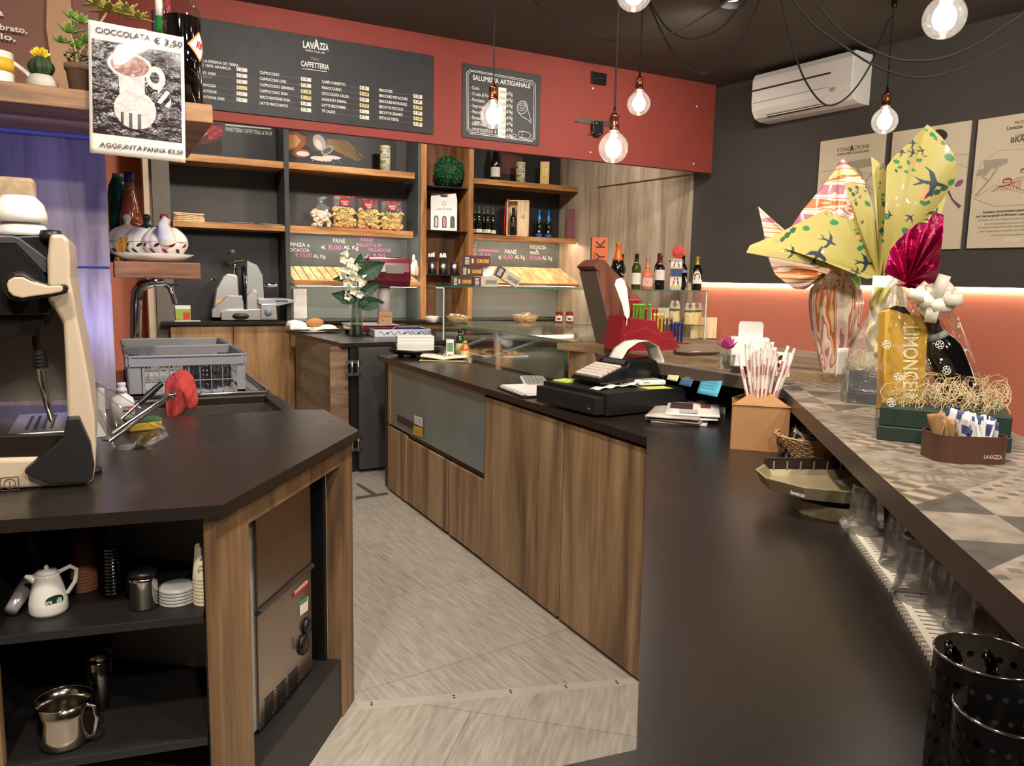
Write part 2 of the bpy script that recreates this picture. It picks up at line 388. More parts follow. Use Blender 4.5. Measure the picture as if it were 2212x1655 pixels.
build('lower_panel', MB().bx(xm, X(903), SB-.006, SB, ZC, Z(760,510)), TEAL, u)
build('side_panel', MB().bx(X(903), xr, YS, SB, ZC, ZTOP), mat('green_grey_side', (84,92,90), .4), u)
ZM1, _ = plank(u, 628, 348, 364, 898, 375, 387, x0=xm, x1=X(896)); ZM2, ZM2b = plank(u, 628, 487, 501, 895, 500, 509, x0=xm, x1=X(893), lip=1)
led1 = build('light_strip', MB().bx(xm+.02, X(890), YS+.06, YS+.075, ZM2b-.012, ZM2b), LEDC, u)
u = thing('shelving_column', 'narrow brown wood shelving column with dark metal shelves holding the green ball', 'shelving')
build('back_panel', MB().bx(xr, xw, SB-.006, SB, ZC, ZTOP), W_DK, u)
for a, b in ((908, 920), (1011, 1021)): build('upright', MB().bx(X(a), X(b), YS-.02, SB-.006, ZC, ZTOP), W_UP, u, bevel=.002)
xc0, xc1 = X(920), X(1011); ZCS = []
for py in (403, 498, 593):
    zz = Z(965, py); ZCS.append(zz); build('metal_shelf', MB().bx(xc0, xc1, YS, SB-.008, zz-.008, zz), DARKMET, u)
u = thing('shelving_bay', 'right shelving bay with wine bottles on honey wood shelves and black back', 'shelving')
build('back_panel', MB().bx(xw, X(1206, YB, 450), SB-.006, SB, Z(1100,520), ZTOP), mat('blackish_back', (44,42,42), .5), u)
build('lower_panel', MB().bx(xw, X(1206, YB, 450), SB-.006, SB, ZC, Z(1100,520)), mat('mid_grey_back', (120,122,120), .5), u)
xrr = min(xe, RWX(YS)-.03)
ZR1, _ = plank(u, 1021, 384, 396, 1255, 404, 415, x0=xw, x1=xrr); ZR2, ZR2b = plank(u, 1021, 506, 517, 1253, 516, 522, x0=xw, x1=xrr, lip=1)
build('light_strip', MB().bx(xw+.02, xrr-.03, YS+.05, YS+.065, ZR2b-.012, ZR2b), LEDW, u)
# chalkboards
CH = Plane((0, SB-.028), (1, SB-.028))
def board_px(name, P, c, th, m, parent=None, mb_only=False):
    """rectangle board on plane P from left/right px and top/bottom at the left edge"""
    (pxl, pyt), (pxr, pyb) = c
    a = P.hit(pxl, pyt); b = P.hit(pxr, pyb)
    mb = MB(); mb.M = P.mat((0,0,0)); ua, ub = P.u_of(a), P.u_of(b)
    o_ = P.o; mb.M = Matrix(((P.u.x,0,P.n.x,P.o.x),(P.u.y,0,P.n.y,P.o.y),(0,1,0,0),(0,0,0,1)))
    mb.bx(ua, ub, b.z, a.z, -th, 0) if a.z > b.z else None
    return build(name, mb, m, parent) if not mb_only else mb
def wtext(mb, P, t, px, py, hpx, m=0, wpx=None, bold=0, off=.0006, shear=0, align='LEFT'):
    p = P.hit(px, py, off); k = mpp(p); w = None
    if wpx: w = (P.hit(px+wpx, py, off)-p).length
    mb.text(t, P.mat(p), hpx*k, m, w=w, bold=bold, shear=shear, align=align); return mb
def ppoly(mb, P, pts, m=0, off=.001, th=None):
    q = [P.hit(x, y, off) for x, y in pts]; mb.add(q, [tuple(range(len(q)))], m); return mb
def pline(mb, P, pts, w=1.2, m=0, off=.0012):
    """thin flat stroke through pixel points, w in px"""
    for (a, b) in zip(pts[:-1], pts[1:]):
        A = P.hit(*a, off); B = P.hit(*b, off); d = B-A
        if d.length < 1e-6: continue
        n = d.normalized().cross(P.n)*(w*mpp(A)/2); mb.add([A-n, B-n, B+n, A+n], [(0,1,2,3)], m)
    return mb
def ell(cx, cy, rx, ry, n=20, a0=0, a1=2*PI, rot=0):
    r = []
    for i in range(n+1 if a1-a0 < 6.2 else n):
        a = a0+(a1-a0)*i/n; x, y = rx*math.cos(a), ry*math.sin(a)
        r.append((cx+x*math.cos(rot)-y*math.sin(rot), cy+x*math.sin(rot)+y*math.cos(rot)))
    return r
def chalkboard(label, x0, x1, z0, z1, words):
    t = thing('chalkboard', label, 'chalkboard', ((x0+x1)/2, SB-.02, z0))
    o = build('slate', MB().bx(x0-t.location.x, x1-t.location.x, -.006, .006, 0, z1-z0), mat('grey_slate', (88,94,92), .6, var=.15, bs=8), t)
    L = MB()
    for w_ in words: wtext(L, CH, *w_[:4], m=w_[4], wpx=w_[5], bold=.012)
    L.M = Matrix.Identity(4); L.v = [v-t.location for v in L.v]
    build('chalk_writing', L, [CHALKW, CHALKP], t)
# words: text, px, py(baseline), h px, material, width px
chalkboard('grey chalkboard with white and pink bread prices above the left bread rack', xm+.01, X(897, SB), Z(760,577,SB), Z(760,513,SB)-.005,
  [('PINZA e', 626, 532, 8, 0, 42), ('OCACCIA', 626, 543, 7, 0, 42), ('€10,00', 638, 555, 9, 1, 36), ('AL Kg', 677, 557, 8, 0, 26),
   ('PANE', 719, 524, 9, 0, 26), ('€', 693, 538, 7, 0, 11), ('8,00', 709, 539, 10, 1, 28), ('AL Kg', 742, 538, 8, 0, 32),
   ('PANE', 779, 522, 8, 1, 26), ('BISCOTTO DI', 769, 532, 7, 1, 54), ('VILLADOSE', 795, 543, 7, 1, 50), ('€ 3,80', 790, 556, 8, 1, 42)])
chalkboard('dark chalkboard with pane and focaccia prices above the right bread rack', xw+.01, X(1203, SB), Z(1110,577,SB), Z(1110,522,SB)-.005,
  [('€', 1024, 533, 6, 1, 5), ('D. MERENDA', 1022, 543, 6, 1, 55), ('€ 3,30', 1022, 556, 9, 1, 38), ('PANE', 1090, 548, 9, 0, 25), ('€', 1076, 560, 7, 0, 8),
   ('8,00', 1087, 559, 8, 1, 20), ('AL Kg', 1112, 559, 8, 0, 22), ('FOCACCIA', 1145, 537, 7, 0, 34), ('E', 1158, 544, 4, 0, 4), ('PINZA', 1145, 549, 6, 0, 19), ('€10,00', 1145, 561, 8, 1, 24), ('AL Kg', 1171, 561, 8, 0, 22)])
# slanted bread racks
def rack(label, x0, x1, pyb, pyf, pyfb, n, gap):
    zb = Z(760 if x0 < 3 else 1120, pyb, SB-.05); zf = Z(760 if x0 < 3 else 1150, pyf, YS-.1); zl = Z(760 if x0 < 3 else 1150, pyfb, YS-.1)
    t = thing('bread_rack', label, 'bread rack', ((x0+x1)/2, YS, zl))
    L = t.location
    build('frame', MB().bx(x0-L.x, x1-L.x, -.11, -.09, 0, zf-zl).bx(x0-L.x, x0-L.x+.015, -.09, SB-.05-L.y, 0, .02).bx(x1-L.x-.015, x1-L.x, -.09, SB-.05-L.y, 0, .02), W_SHELF, t)
    build('light_strip', MB().bx(x0-L.x+.03, x1-L.x-.03, -.085, -.075, -.001, .009), LEDC if x0 < 3 else LEDW, t)
    wv = (x1-x0)/n
    for i in range(n):
        a = x0+i*wv-L.x; mb = MB(); w = wv*(1-gap)
        q = [(a,-.09,zf-zl-.012),(a+w,-.09,zf-zl-.012),(a+w,SB-.05-L.y,zb-zl-.012),(a,SB-.05-L.y,zb-zl-.012)]
        mb.add(q+[(v[0],v[1],v[2]+.012) for v in q], [(0,3,2,1),(4,5,6,7),(0,1,5,4),(1,2,6,5),(2,3,7,6),(3,0,4,7)])
        build('slat', mb, W_RACK, t)
rack('slatted sloping bread rack beneath the left chalkboard, open gaps between slats', xm+.01, X(900), 578, 607, 619, 16, .14)
rack('sloping boarded bread rack beneath the right chalkboard', xw+.01, xrr-.02, 577, 612, 618, 12, .02)
# back counter
cab = thing('back_counter_cabinet', 'knotty oak base cabinet under the ham slicer', 'cabinet')
build('body', MB().bx(xl, RWX(YB)-.25, 6.99, SB, .0, ZC-.03), W_BACK, cab)
for a, b in ((372, 503), (507, 626), (630, 760), (764, 900)):
    build('door', MB().bx(X(a, 6.97, 800), X(b, 6.97, 800), 6.97, 6.985, .08, ZC-.045), W_BACK, cab, bevel=.002)
o = build('stone_worktop', MB().bx(xl-.12, RWX(YB)-.25, 6.93, SB, ZC-.028, ZC), STONE, bevel=.002)
tag(o, 'dark stone worktop along the back wall carrying the ham slicer', 'worktop')
# white panel under the left rack
o = build('white_backboard', MB().bx(X(630, SB-.03), X(659, SB-.03), SB-.04, SB-.008, ZC, Z(640,624,SB-.03)), WHITE)
tag(o, 'tall white board under the left end of the slatted bread rack', 'board')
# ================================================================ bay islands / counters
ZW = .915; ZT = 1.10; ZM = .97; ZI = .95
# --- middle counter with scale
mc = thing('service_counter', 'low wood clad counter carrying the bread scale and flower vase', 'counter')
body = [(1.44, 6.8), (1.47, 5.56), (2.35, 5.66), (4.5, 5.12), (4.52, 5.9), (2.6, 6.5)]
build('body', MB().prism(body, 0, ZM-.03), W_GW, mc)
PF = Plane((1.45, 5.53), (2.35, 5.63))
a0, b0 = PF.hit(713, 800), PF.hit(752, 800)
build('front_panel', MB().prism([(a0.x,a0.y),(b0.x,b0.y),(b0.x,b0.y+.02),(a0.x,a0.y+.02)], .0, ZM-.032), wood('pinkish_wood', (98,72,54), (134,104,84), (158,128,106), 'x'), mc)
a0, b0 = PF.hit(754, 800), PF.hit(768, 800)
build('hinge_post', MB().prism([(a0.x,a0.y-.03),(b0.x,b0.y-.03),(b0.x,b0.y+.02),(a0.x,a0.y+.02)], .0, ZM-.032), DARKMET, mc)
top = [(1.39, 6.90), (1.495, 5.485), (2.36, 5.57), (4.55, 5.0), (4.55, 5.6), (2.9, 6.90)]
o = build('stone_worktop', MB().prism(top, ZM-.028, ZM), STONE, bevel=.002); tag(o, 'dark polished worktop under the vase, scale and blue tray', 'worktop')
g = thing('swing_gate', 'dark grey swing gate between the service counter and the pastry counter', 'gate', (1.66, 5.45, 0))
PG = Plane((1.6, 5.45), (2.4, 5.45)); gx0, gx1 = PG.hit(776, 870).x-1.66, .62
build('leaf', MB().bx(gx0, gx1, 0, .05, .0+.03, PG.hit(800,751).z), mat('gate_grey', (58,56,54), .5), g, bevel=.004)
for py in (795, 958):
    z = PG.hit(765, py).z; h = MB()
    for dz in (-.045, .045): h.bx(gx0-.10, gx0+.02, -.012, 0, z+dz-.012, z+dz+.012)
    h.lathe([(.008,-.06),(.008,.06)], 8, c=(gx0-.055,-.012,z)).lathe([(.008,-.06),(.008,.06)], 8, c=(gx0-.01,-.012,z))
    build('hinge', h, STEEL, g)
# --- cash / pastry counter
XF = 1.655; PC = Plane((XF, 5.1), (XF, 2.1))
cc = thing('bar_counter_cabinet', 'oak fronted bar counter below the till with steel cold panel', 'counter')
build('carcass', MB().prism([(1.675,5.06),(1.675,2.12),(.56,.69),(.80,.45),(2.2,2.0),(2.4,3.42),(3.05,3.5),(3.05,5.06)], .0, ZW-.032), BLACKP, cc)
def cy(px, py): return PC.hit(px, py).y
def door(px0, px1, py, z0, z1, nm='door', m=W_CAB, x=XF, t=.018):
    y0, y1 = cy(px0, py), cy(px1, py); build(nm, MB().bx(x, x+t, min(y0,y1), max(y0,y1), z0, z1), m, cc, bevel=.0015)
door(1045, 1211, 1050, .015, .868); door(1214, 1399, 1100, .015, .868)
zs0 = PC.hit(940, 968).z; zs1 = PC.hit(940, 815).z
door(838, 877, 1000, .015, zs0-.02, 'end_panel'); door(879, 966, 1040, .02, zs0-.035); door(969, 1044, 1080, .02, zs0-.035)
door(843, 1044, 900, zs0, zs1, 'steel_panel', mat('cold_steel', (124,140,136), .3, .4, var=.1, bs=5), XF+.004)
door(838, 843, 900, zs0, zs1, 'frame', W_CAB); door(843, 1044, 900, zs1, zs1+.025, 'steel_rail', STEELD)
PC2 = Plane((XF-.002, 5.1), (XF-.002, 2.1))
lb = MB()
for pts, m in (([(858,896),(893,915),(893,929),(858,909)], 0), ([(895,897),(913,903),(913,923),(895,916)], 1), ([(893,919),(913,925),(913,944),(893,938)], 2)): ppoly(lb, PC2, pts, m)
for i in range(4): pline(lb, PC2, [(897,903+i*4),(911,907.5+i*4)], .8, 3, .002)
for i in range(3): pline(lb, PC2, [(895,926+i*4),(911,931+i*4)], .8, 3, .002)
build('sticker', lb, [BLKSAT, PAPER, mat('amber_sticker', (226,168,52), .5), mat('print_grey', (120,120,116), .7)], cc)
slab = [(1.64,5.12),(1.645,2.105),(.519,.658),(.426,.67),(.30,.68),(.12,.40),(.10,-.25),(.55,-.30),(1.08,.30),(2.30,1.80),(2.42,2.05),(2.48,3.1),(2.5,3.42),(3.12,3.42),(3.12,5.12)]
o = build('stone_worktop', MB().prism(slab, ZW-.03, ZW), STONE, bevel=.002); tag(o, 'large dark speckled worktop running from the foreground to the pastry case', 'worktop')
# --- raised tiled bar
def tile_mat():
    m = bpy.data.materials.new('patchwork_tile_laminate'); m.use_nodes = True; nt = m.node_tree; b = nt.nodes['Principled BSDF']; L = nt.links
    N = nt.nodes.new
    tc = N('ShaderNodeTexCoord'); mp = N('ShaderNodeMapping'); mp.inputs['Rotation'].default_value = (0,0,math.radians(-8)); mp.inputs['Scale'].default_value = (5,5,5)
    L.new(tc.outputs['Object'], mp.inputs['Vector'])
    fl = N('ShaderNodeVectorMath'); fl.operation = 'FLOOR'; L.new(mp.outputs[0], fl.inputs[0])
    fr = N('ShaderNodeVectorMath'); fr.operation = 'FRACTION'; L.new(mp.outputs[0], fr.inputs[0])
    fz = N('ShaderNodeVectorMath'); fz.operation = 'MULTIPLY'; fz.inputs[1].default_value = (1,1,0); L.new(fl.outputs[0], fz.inputs[0])
    wn = N('ShaderNodeTexWhiteNoise'); L.new(fz.outputs[0], wn.inputs['Vector'])
    sx = N('ShaderNodeSeparateXYZ'); L.new(fr.outputs[0], sx.inputs[0])
    def M(op, a, bb=None, c=None):
        q = N('ShaderNodeMath'); q.operation = op
        for i, v in enumerate((a, bb, c)):
            if v is None: continue
            if isinstance(v, (int, float)): q.inputs[i].default_value = v
            else: L.new(v, q.inputs[i])
        return q.outputs[0]
    x, y = sx.outputs[0], sx.outputs[1]
    p1 = M('GREATER_THAN', x, y)                                                     # triangles
    p1 = M('MODULO', M('ADD', p1, M('GREATER_THAN', M('ADD', x, y), 1.0)), 2)
    k = 8; p2 = M('MODULO', M('ADD', M('FLOOR', M('MULTIPLY', x, k)), M('FLOOR', M('MULTIPLY', y, k/2))), 2)   # checker
    p3 = M('GREATER_THAN', M('SINE', M('MULTIPLY', M('ADD', x, M('MULTIPLY', y, .4)), 30)), 0)     # stripes
    fx = M('SUBTRACT', M('FRACT', M('MULTIPLY', x, 5)), .5); fy = M('SUBTRACT', M('FRACT', M('MULTIPLY', y, 5)), .5)
    p4 = M('LESS_THAN', M('ADD', M('ABSOLUTE', fx), M('ABSOLUTE', fy)), .3)                       # stars
    nz = N('ShaderNodeTexNoise'); nz.inputs['Scale'].default_value = 1.8; nz.inputs['Detail'].default_value = 1; L.new(mp.outputs[0], nz.inputs['Vector'])
    p5 = M('GREATER_THAN', M('SINE', M('MULTIPLY', nz.outputs['Fac'], 60)), .2)
    v = wn.outputs['Value']
    def sel(th, a, bb):
        g = M('GREATER_THAN', v, th); return M('ADD', M('MULTIPLY', g, bb), M('MULTIPLY', M('SUBTRACT', 1, g), a))
    p = sel(.22, p1, sel(.42, p2, sel(.6, p3, sel(.84, p4, p5))))
    wn2 = N('ShaderNodeTexWhiteNoise'); ad = N('ShaderNodeVectorMath'); ad.operation = 'ADD'; ad.inputs[1].default_value = (7,3,0)
    L.new(fz.outputs[0], ad.inputs[0]); L.new(ad.outputs[0], wn2.inputs['Vector'])
    ca = ramp(nt, [(0, (130,116,99)), (.35, (150,139,125)), (.7, (162,148,130)), (1, (140,132,121))], wn2.outputs['Value'])
    cb = ramp(nt, [(0, (84,80,74)), (.4, (116,102,87)), (.7, (98,97,92)), (1, (150,134,116))], wn.outputs['Value'])
    mx = N('ShaderNodeMix'); mx.data_type = 'RGBA'; L.new(p, mx.inputs[0]); L.new(ca, mx.inputs[6]); L.new(cb, mx.inputs[7])
    n3 = N('ShaderNodeTexNoise'); n3.inputs['Scale'].default_value = 4; n3.inputs['Detail'].default_value = 8
    L.new(mp.outputs[0], n3.inputs['Vector']); wr = ramp(nt, [(.3, (150,145,140)), (.6, (255,255,255))], n3.outputs['Fac'])
    m2 = N('ShaderNodeMix'); m2.data_type = 'RGBA'; m2.blend_type = 'MULTIPLY'; m2.inputs[0].default_value = .7
    L.new(mx.outputs[2], m2.inputs[6]); L.new(wr, m2.inputs[7]); L.new(m2.outputs[2], b.inputs['Base Color'])
    b.inputs['Roughness'].default_value = .4
    return m
TILE = tile_mat()
EDGE = mat('brown_grey_edge', (92,80,70), .4, .3)
d = Vector((.636, .771, 0)); nrm = Vector((.771, -.636, 0))
bar = [(2.11,3.12),(2.16,2.03),(.899,.459),(.25,-.325),(.59,-.60),(1.24,.18),(2.50,1.72),(2.66,2.0),(2.66,3.12)]
kp = thing('tiled_bar', 'raised bar with patchwork tile patterned top and brown metal edge', 'bar')
o = build('bar_top', MB().prism(bar, ZT-.048, ZT, 0, 1), [EDGE, TILE], kp, bevel=.0015)
build('front_panel', MB().prism([(.55,-.50),(1.2,.20),(2.42,1.72),(2.56,2.02),(2.6,3.1),(2.5,3.1),(2.44,2.04),(2.32,1.78),(1.1,.30),(.45,-.44)], 0, ZT-.05), BLACKP, kp)
plk = [(2.05,3.40),(2.262,2.43),(2.27,1.94),(2.60,1.80),(3.05,2.0),(3.05,3.40)]
o = build('raised_wood_top', MB().prism(plk, ZT, ZT+.032, 0, 1), [W_TOP, W_TOP], bevel=.001); tag(o, 'raised wood counter top under the wooden menu stand and the sweets dispenser', 'counter top')
bb = MB().prism([(2.66,2.02),(3.02,2.02),(3.02,3.36),(2.66,3.36)], 0, ZT).prism([(2.1,3.14),(2.9,3.14),(2.9,3.36),(2.1,3.36)], ZW, ZT)
o = build('bar_pier', bb, W_CAB); tag(o, 'wooden pier holding the raised counter top beside the pastry case', 'counter')
# ================================================================ left counter
lc = [(-1.25,1.97),(-.21,1.80),(.204,1.732),(.714,2.427),(.709,2.864),(.614,2.895),(.60,4.4),(-1.25,4.4)]
# slab with sink opening: front part, strips left/right of the sink, back part
sx0, sx1, sy0, sy1 = .13, .565, 2.90, 3.28
mb = MB().prism([(-1.25,1.97),(-.21,1.80),(.204,1.732),(.714,2.427),(.709,2.864),(.614,2.895),(.614,sy0),(-1.25,sy0)], ZI-.028, ZI)
mb.bx(-1.25, sx0, sy0, sy1, ZI-.028, ZI).bx(sx1, .612, sy0, sy1, ZI-.028, ZI).bx(-1.25, .606, sy1, 4.4, ZI-.028, ZI)
o = build('stone_worktop', mb, STONE); tag(o, 'dark speckled worktop with cut corner under the coffee machine and sink', 'worktop')
s = thing('sink', 'steel sink sunk into the dark worktop beside the dish racks', 'sink', (sx0, sy0, ZI-.03))
w_, l_ = sx1-sx0, sy1-sy0
build('basin', MB().bx(.0,w_,0,l_,-.17,-.165).bx(-.004,.0,0,l_,-.17,.0).bx(w_,w_+.004,0,l_,-.17,.0).bx(0,w_,-.004,0,-.17,0).bx(0,w_,l_,l_+.004,-.17,0), STEEL, s)
build('drain', MB().lathe([(.03,0),(.03,.004),(.012,.006)], 16, c=(w_/2,l_/2,-.165)), DARKMET, s)
dr = thing('draining_board', 'raised steel draining tray under the grey dish racks', 'draining board', (.06, 3.30, ZI))
mb = MB().bx(0,.51,0,.95,0,.006)
for i in range(12): mb.bx(.03+i*.04,.04+i*.04,.03,.92,.006,.009)
build('tray', mb, STEEL, dr); build('rim', MB().tube([(0,0,.014),(.51,0,.014),(.53,.05,.014),(.53,.95,.014),(0,.95,.014)], .008, 8, closed=True), STEEL, dr)
# cabinet under it
BA, BB_ = Vector((.204,1.732,0)), Vector((.714,2.427,0))
PD = Plane((.19,1.752), (.695,2.44))      # diagonal front
PL = Plane((-.22,1.835), (.19,1.765))     # shelf front
lcab = thing('corner_counter_cabinet', 'oak framed corner counter with open dark shelves and an ice maker bay', 'counter')
uD = lambda px, py: PD.u_of(PD.hit(px, py))
def dbox(nm, u0, u1, z0, z1, o0, o1, m, par=lcab, bevel=.0015):
    mb = MB(); mb.M = Matrix(((PD.u.x,0,PD.n.x,PD.o.x),(PD.u.y,0,PD.n.y,PD.o.y),(0,1,0,0),(0,0,0,1))); mb.bx(u0,u1,z0,z1,o0,o1); return build(nm, mb, m, par, bevel=bevel)
zr = PD.hit(640, 1060).z
ue = (Vector((.695,2.44,0))-PD.o).dot(PD.u)
u1_, u2_ = uD(543, 1350), uD(738, 1250)
dbox('frame_post', 0, u1_, 0, ZI-.03, -.03, 0, W_CABL); dbox('frame_post', u2_, ue, 0, ZI-.03, -.05, 0, W_CABL)
dbox('top_rail', u1_, u2_, PD.hit(545,1127).z, ZI-.03, -.03, 0, W_CABL)
zp = PD.hit(740, 1425).z
dbox('plinth', u1_, u2_, 0, zp, -.55, -.005, BLACKP)
dbox('bay_side', u2_-.02, u2_, zp, ZI-.03, -.5, -.05, BLKSAT)
mb = MB(); mb.M = Matrix(((PL.u.x,0,PL.n.x,PL.o.x),(PL.u.y,0,PL.n.y,PL.o.y),(0,1,0,0),(0,0,0,1)))
uR = PL.u_of((.19,1.765,0)); u_st = PL.u_of(PL.hit(463, 1300)); uL = PL.u_of(PL.hit(2, 1600))
def lbox(nm, u0, u1, z0, z1, o0, o1, m, par=lcab, bevel=.0015):
    q = MB(); q.M = mb.M; q.bx(u0,u1,z0,z1,o0,o1); return build(nm, q, m, par, bevel=bevel)
lbox('frame_post', u_st, uR, 0, ZI-.03, -.03, 0, W_CABL); lbox('frame_post', uL-.06, uL, 0, ZI-.03, -.03, 0, W_CABL)
lbox('side_panel', uR-.03, uR-.012, 0, ZI-.03, -.47, -.03, BLACKP); lbox('side_panel', uL-.06, uL-.04, 0, ZI-.03, -.47, -.03, BLACKP)
lbox('back_panel', uL-.06, uR-.012, 0, ZI-.03, -.49, -.47, BLACKP)
ZS1 = (PL.hit(463, 1326).z+PL.hit(20, 1376).z)/2; ZS2 = PL.hit(470, 1592).z
lbox('shelf', uL-.04, uR-.03, ZS1-.02, ZS1, -.47, -.005, BLACKP); lbox('shelf', uL-.04, uR-.03, ZS2-.02, ZS2, -.47, -.005, BLACKP)
lbox('plinth', uL-.04, uR-.03, 0, .05, -.47, -.06, BLKSAT)
build('rear_body', MB().prism([(-1.2,2.5),(.18,2.5),(.66,2.86),(.56,2.88),(.56,4.35),(-1.2,4.35)], 0, .74), W_CABL, lcab)
build('left_body', MB().prism([(-1.2,2.02),(uL*0-.62,1.93),(-.62,2.4),(-1.2,2.45)], 0, ZI-.03), W_CABL, lcab)
for q in ([(768,1046),(774,1044),(812,1066),(804,1070)], [(768,1074),(838,1064),(838,1069),(768,1080)]):
    o = struct('trim_floor', MB().prism([tuple(atz(x, y, 0)[:2]) for x, y in q], 0, .0025), mat('floor_joint', (86,82,78), .5))
# floor threshold strip
a, b = atz(770, 1526, 0), atz(1378, 1472, 0); dv = (b-a).normalized(); nv = Vector((-dv.y, dv.x, 0))*.022
t = thing('threshold_strip', 'thin metal threshold strip screwed across the floor', 'floor strip')
build('strip', MB().prism([tuple((a-nv)[:2]),tuple((b-nv)[:2]),tuple((b+nv)[:2]),tuple((a+nv)[:2])], 0, .003), mat('floor_alu', (206,200,188), .3, .35), t)
for k in (.05, .33, .53, .73, .92):
    for sgn in (-.3, .35):
        q = a+(b-a)*k+nv*sgn; build('screw', MB().lathe([(.004,0),(.004,.0045),(.001,.005)], 8, c=tuple(q)), DARKMET, t)
# ================================================================ print boards above the shelves
PB = Plane((0, SB-.02), (1, SB-.02))
def pboard(name, label, cat, x0, x1, z0, z1, base, fill, mats, y=SB-.008, P=None):
    P = P or PB; t = thing(name, label, cat, ((x0+x1)/2, y-.006, z0)); L = t.location
    build('panel', MB().bx(x0-L.x, x1-L.x, -.005, .004, 0, z1-z0), base, t)
    mb = MB(); fill(mb); mb.v = [v-L for v in mb.v]; build('print', mb, mats, t); return t
C_ = lambda n, c, r=.6: mat(n, c, r)
def f1(mb):
    ppoly(mb, PB, [(400,268),(440,268),(466,262),(480,262),(480,333),(400,326)], 0)
    ppoly(mb, PB, [(404,300),(440,282),(462,272),(470,276),(420,308)], 1, .0016)
    for i in range(11): ppoly(mb, PB, ell(452+(i%3)*11+(i//3), 276+(i//3)*7, 6, 5, 10), 2+i%2, .002+.0001*i)
    ppoly(mb, PB, [(400,310),(446,312),(478,300),(480,333),(400,328)], 4, .0018)
    ppoly(mb, PB, [(487,268),(586,277),(586,280),(487,271)], 5)
    wtext(mb, PB, 'PANETTERIA CAFFETTERIA & SHOP', 487, 283, 8.5, 5, wpx=100, bold=.01)
pboard('advertising_board', 'black shop board reading panetteria caffetteria & shop with berries', 'sign', xl+.01, X(612), ZL1+.01, ZTOP-.03, BOARDK, f1,
  [C_('p_brown', (86,48,40)), C_('p_bread', (190,130,100)), C_('p_berry', (150,40,56)), C_('p_berry2', (178,64,78)), C_('p_dark', (46,30,28)), CHALKW])
def f2(mb):
    ppoly(mb, PB, [(622,283),(640,286),(662,296),(664,310),(648,322),(622,326)], 0)
    ppoly(mb, PB, [(624,290),(640,292),(650,304),(640,318),(624,322)], 1, .0014)
    ppoly(mb, PB, [(662,292),(700,292),(722,312),(706,334),(676,326),(660,312)], 2, .0014)
    ppoly(mb, PB, ell(690, 308, 13, 19, 20, rot=-.5), 3, .0018); ppoly(mb, PB, ell(688, 312, 7, 12, 16, rot=-.5), 4, .002)
    for i in range(16):
        a = -.1+i*.035; pline(mb, PB, [(706, 300+i*1.1), (742+i*2, 306+i*2.2+a*20), (752+i*1.8, 308+i*2.4)], 1.2, 5, .0015+.00005*i)
        ppoly(mb, PB, ell(752+i*2, 309+i*1.9, 4, 1.6, 8, rot=.4), 5, .0022)
    ppoly(mb, PB, ell(650, 331, 20, 9, 20, rot=.08), 6, .002); ppoly(mb, PB, ell(654, 332, 14, 5.5, 16, rot=.08), 4, .0023)
    ppoly(mb, PB, ell(707, 325, 14, 8, 20, rot=-.5), 3, .0024); ppoly(mb, PB, ell(707, 325, 11, 5.6, 20, rot=-.5), 7, .0026)
    ppoly(mb, PB, ell(694, 343, 24, 5, 18, rot=.12), 4, .0021); ppoly(mb, PB, ell(716, 340, 20, 4, 18, rot=.1), 4, .0023)
    for i in range(40): ppoly(mb, PB, ell(random.uniform(672,748), random.uniform(336,352), .9, .6, 6), 4, .0025)
pboard('advertising_board', 'dark picture board of flour jar, wheat ears and wooden scoop', 'sign', xm+.01, X(880), ZM1+.01, ZTOP-.03, BOARDK, f2,
  [C_('p_loaf', (150,88,44)), C_('p_loaf2', (206,150,96)), C_('p_jar', (84,70,62)), C_('p_glass', (176,176,174)), C_('p_flour', (226,216,208)), C_('p_wheat', (150,118,72)), C_('p_scoop', (150,92,64)), C_('p_jar2', (92,90,90))])
def f3(mb):
    ppoly(mb, PB, [(1082,330),(1128,338),(1128,380),(1082,374)], 0)
    for i in range(14): pline(mb, PB, [(1084, 342+i*2.4), (1126, 348+i*2.3)], .5, 1, .0016)
    wtext(mb, PB, 'REG', 1086, 346, 9, 1, wpx=22)
pboard('advertising_board', 'black picture board with reddish field behind the top right bottles', 'sign', xw+.01, X(1190,SB), ZR1+.01, ZTOP-.03, BOARDK, f3, [C_('p_red', (96,52,40)), C_('p_red2', (122,76,62))])
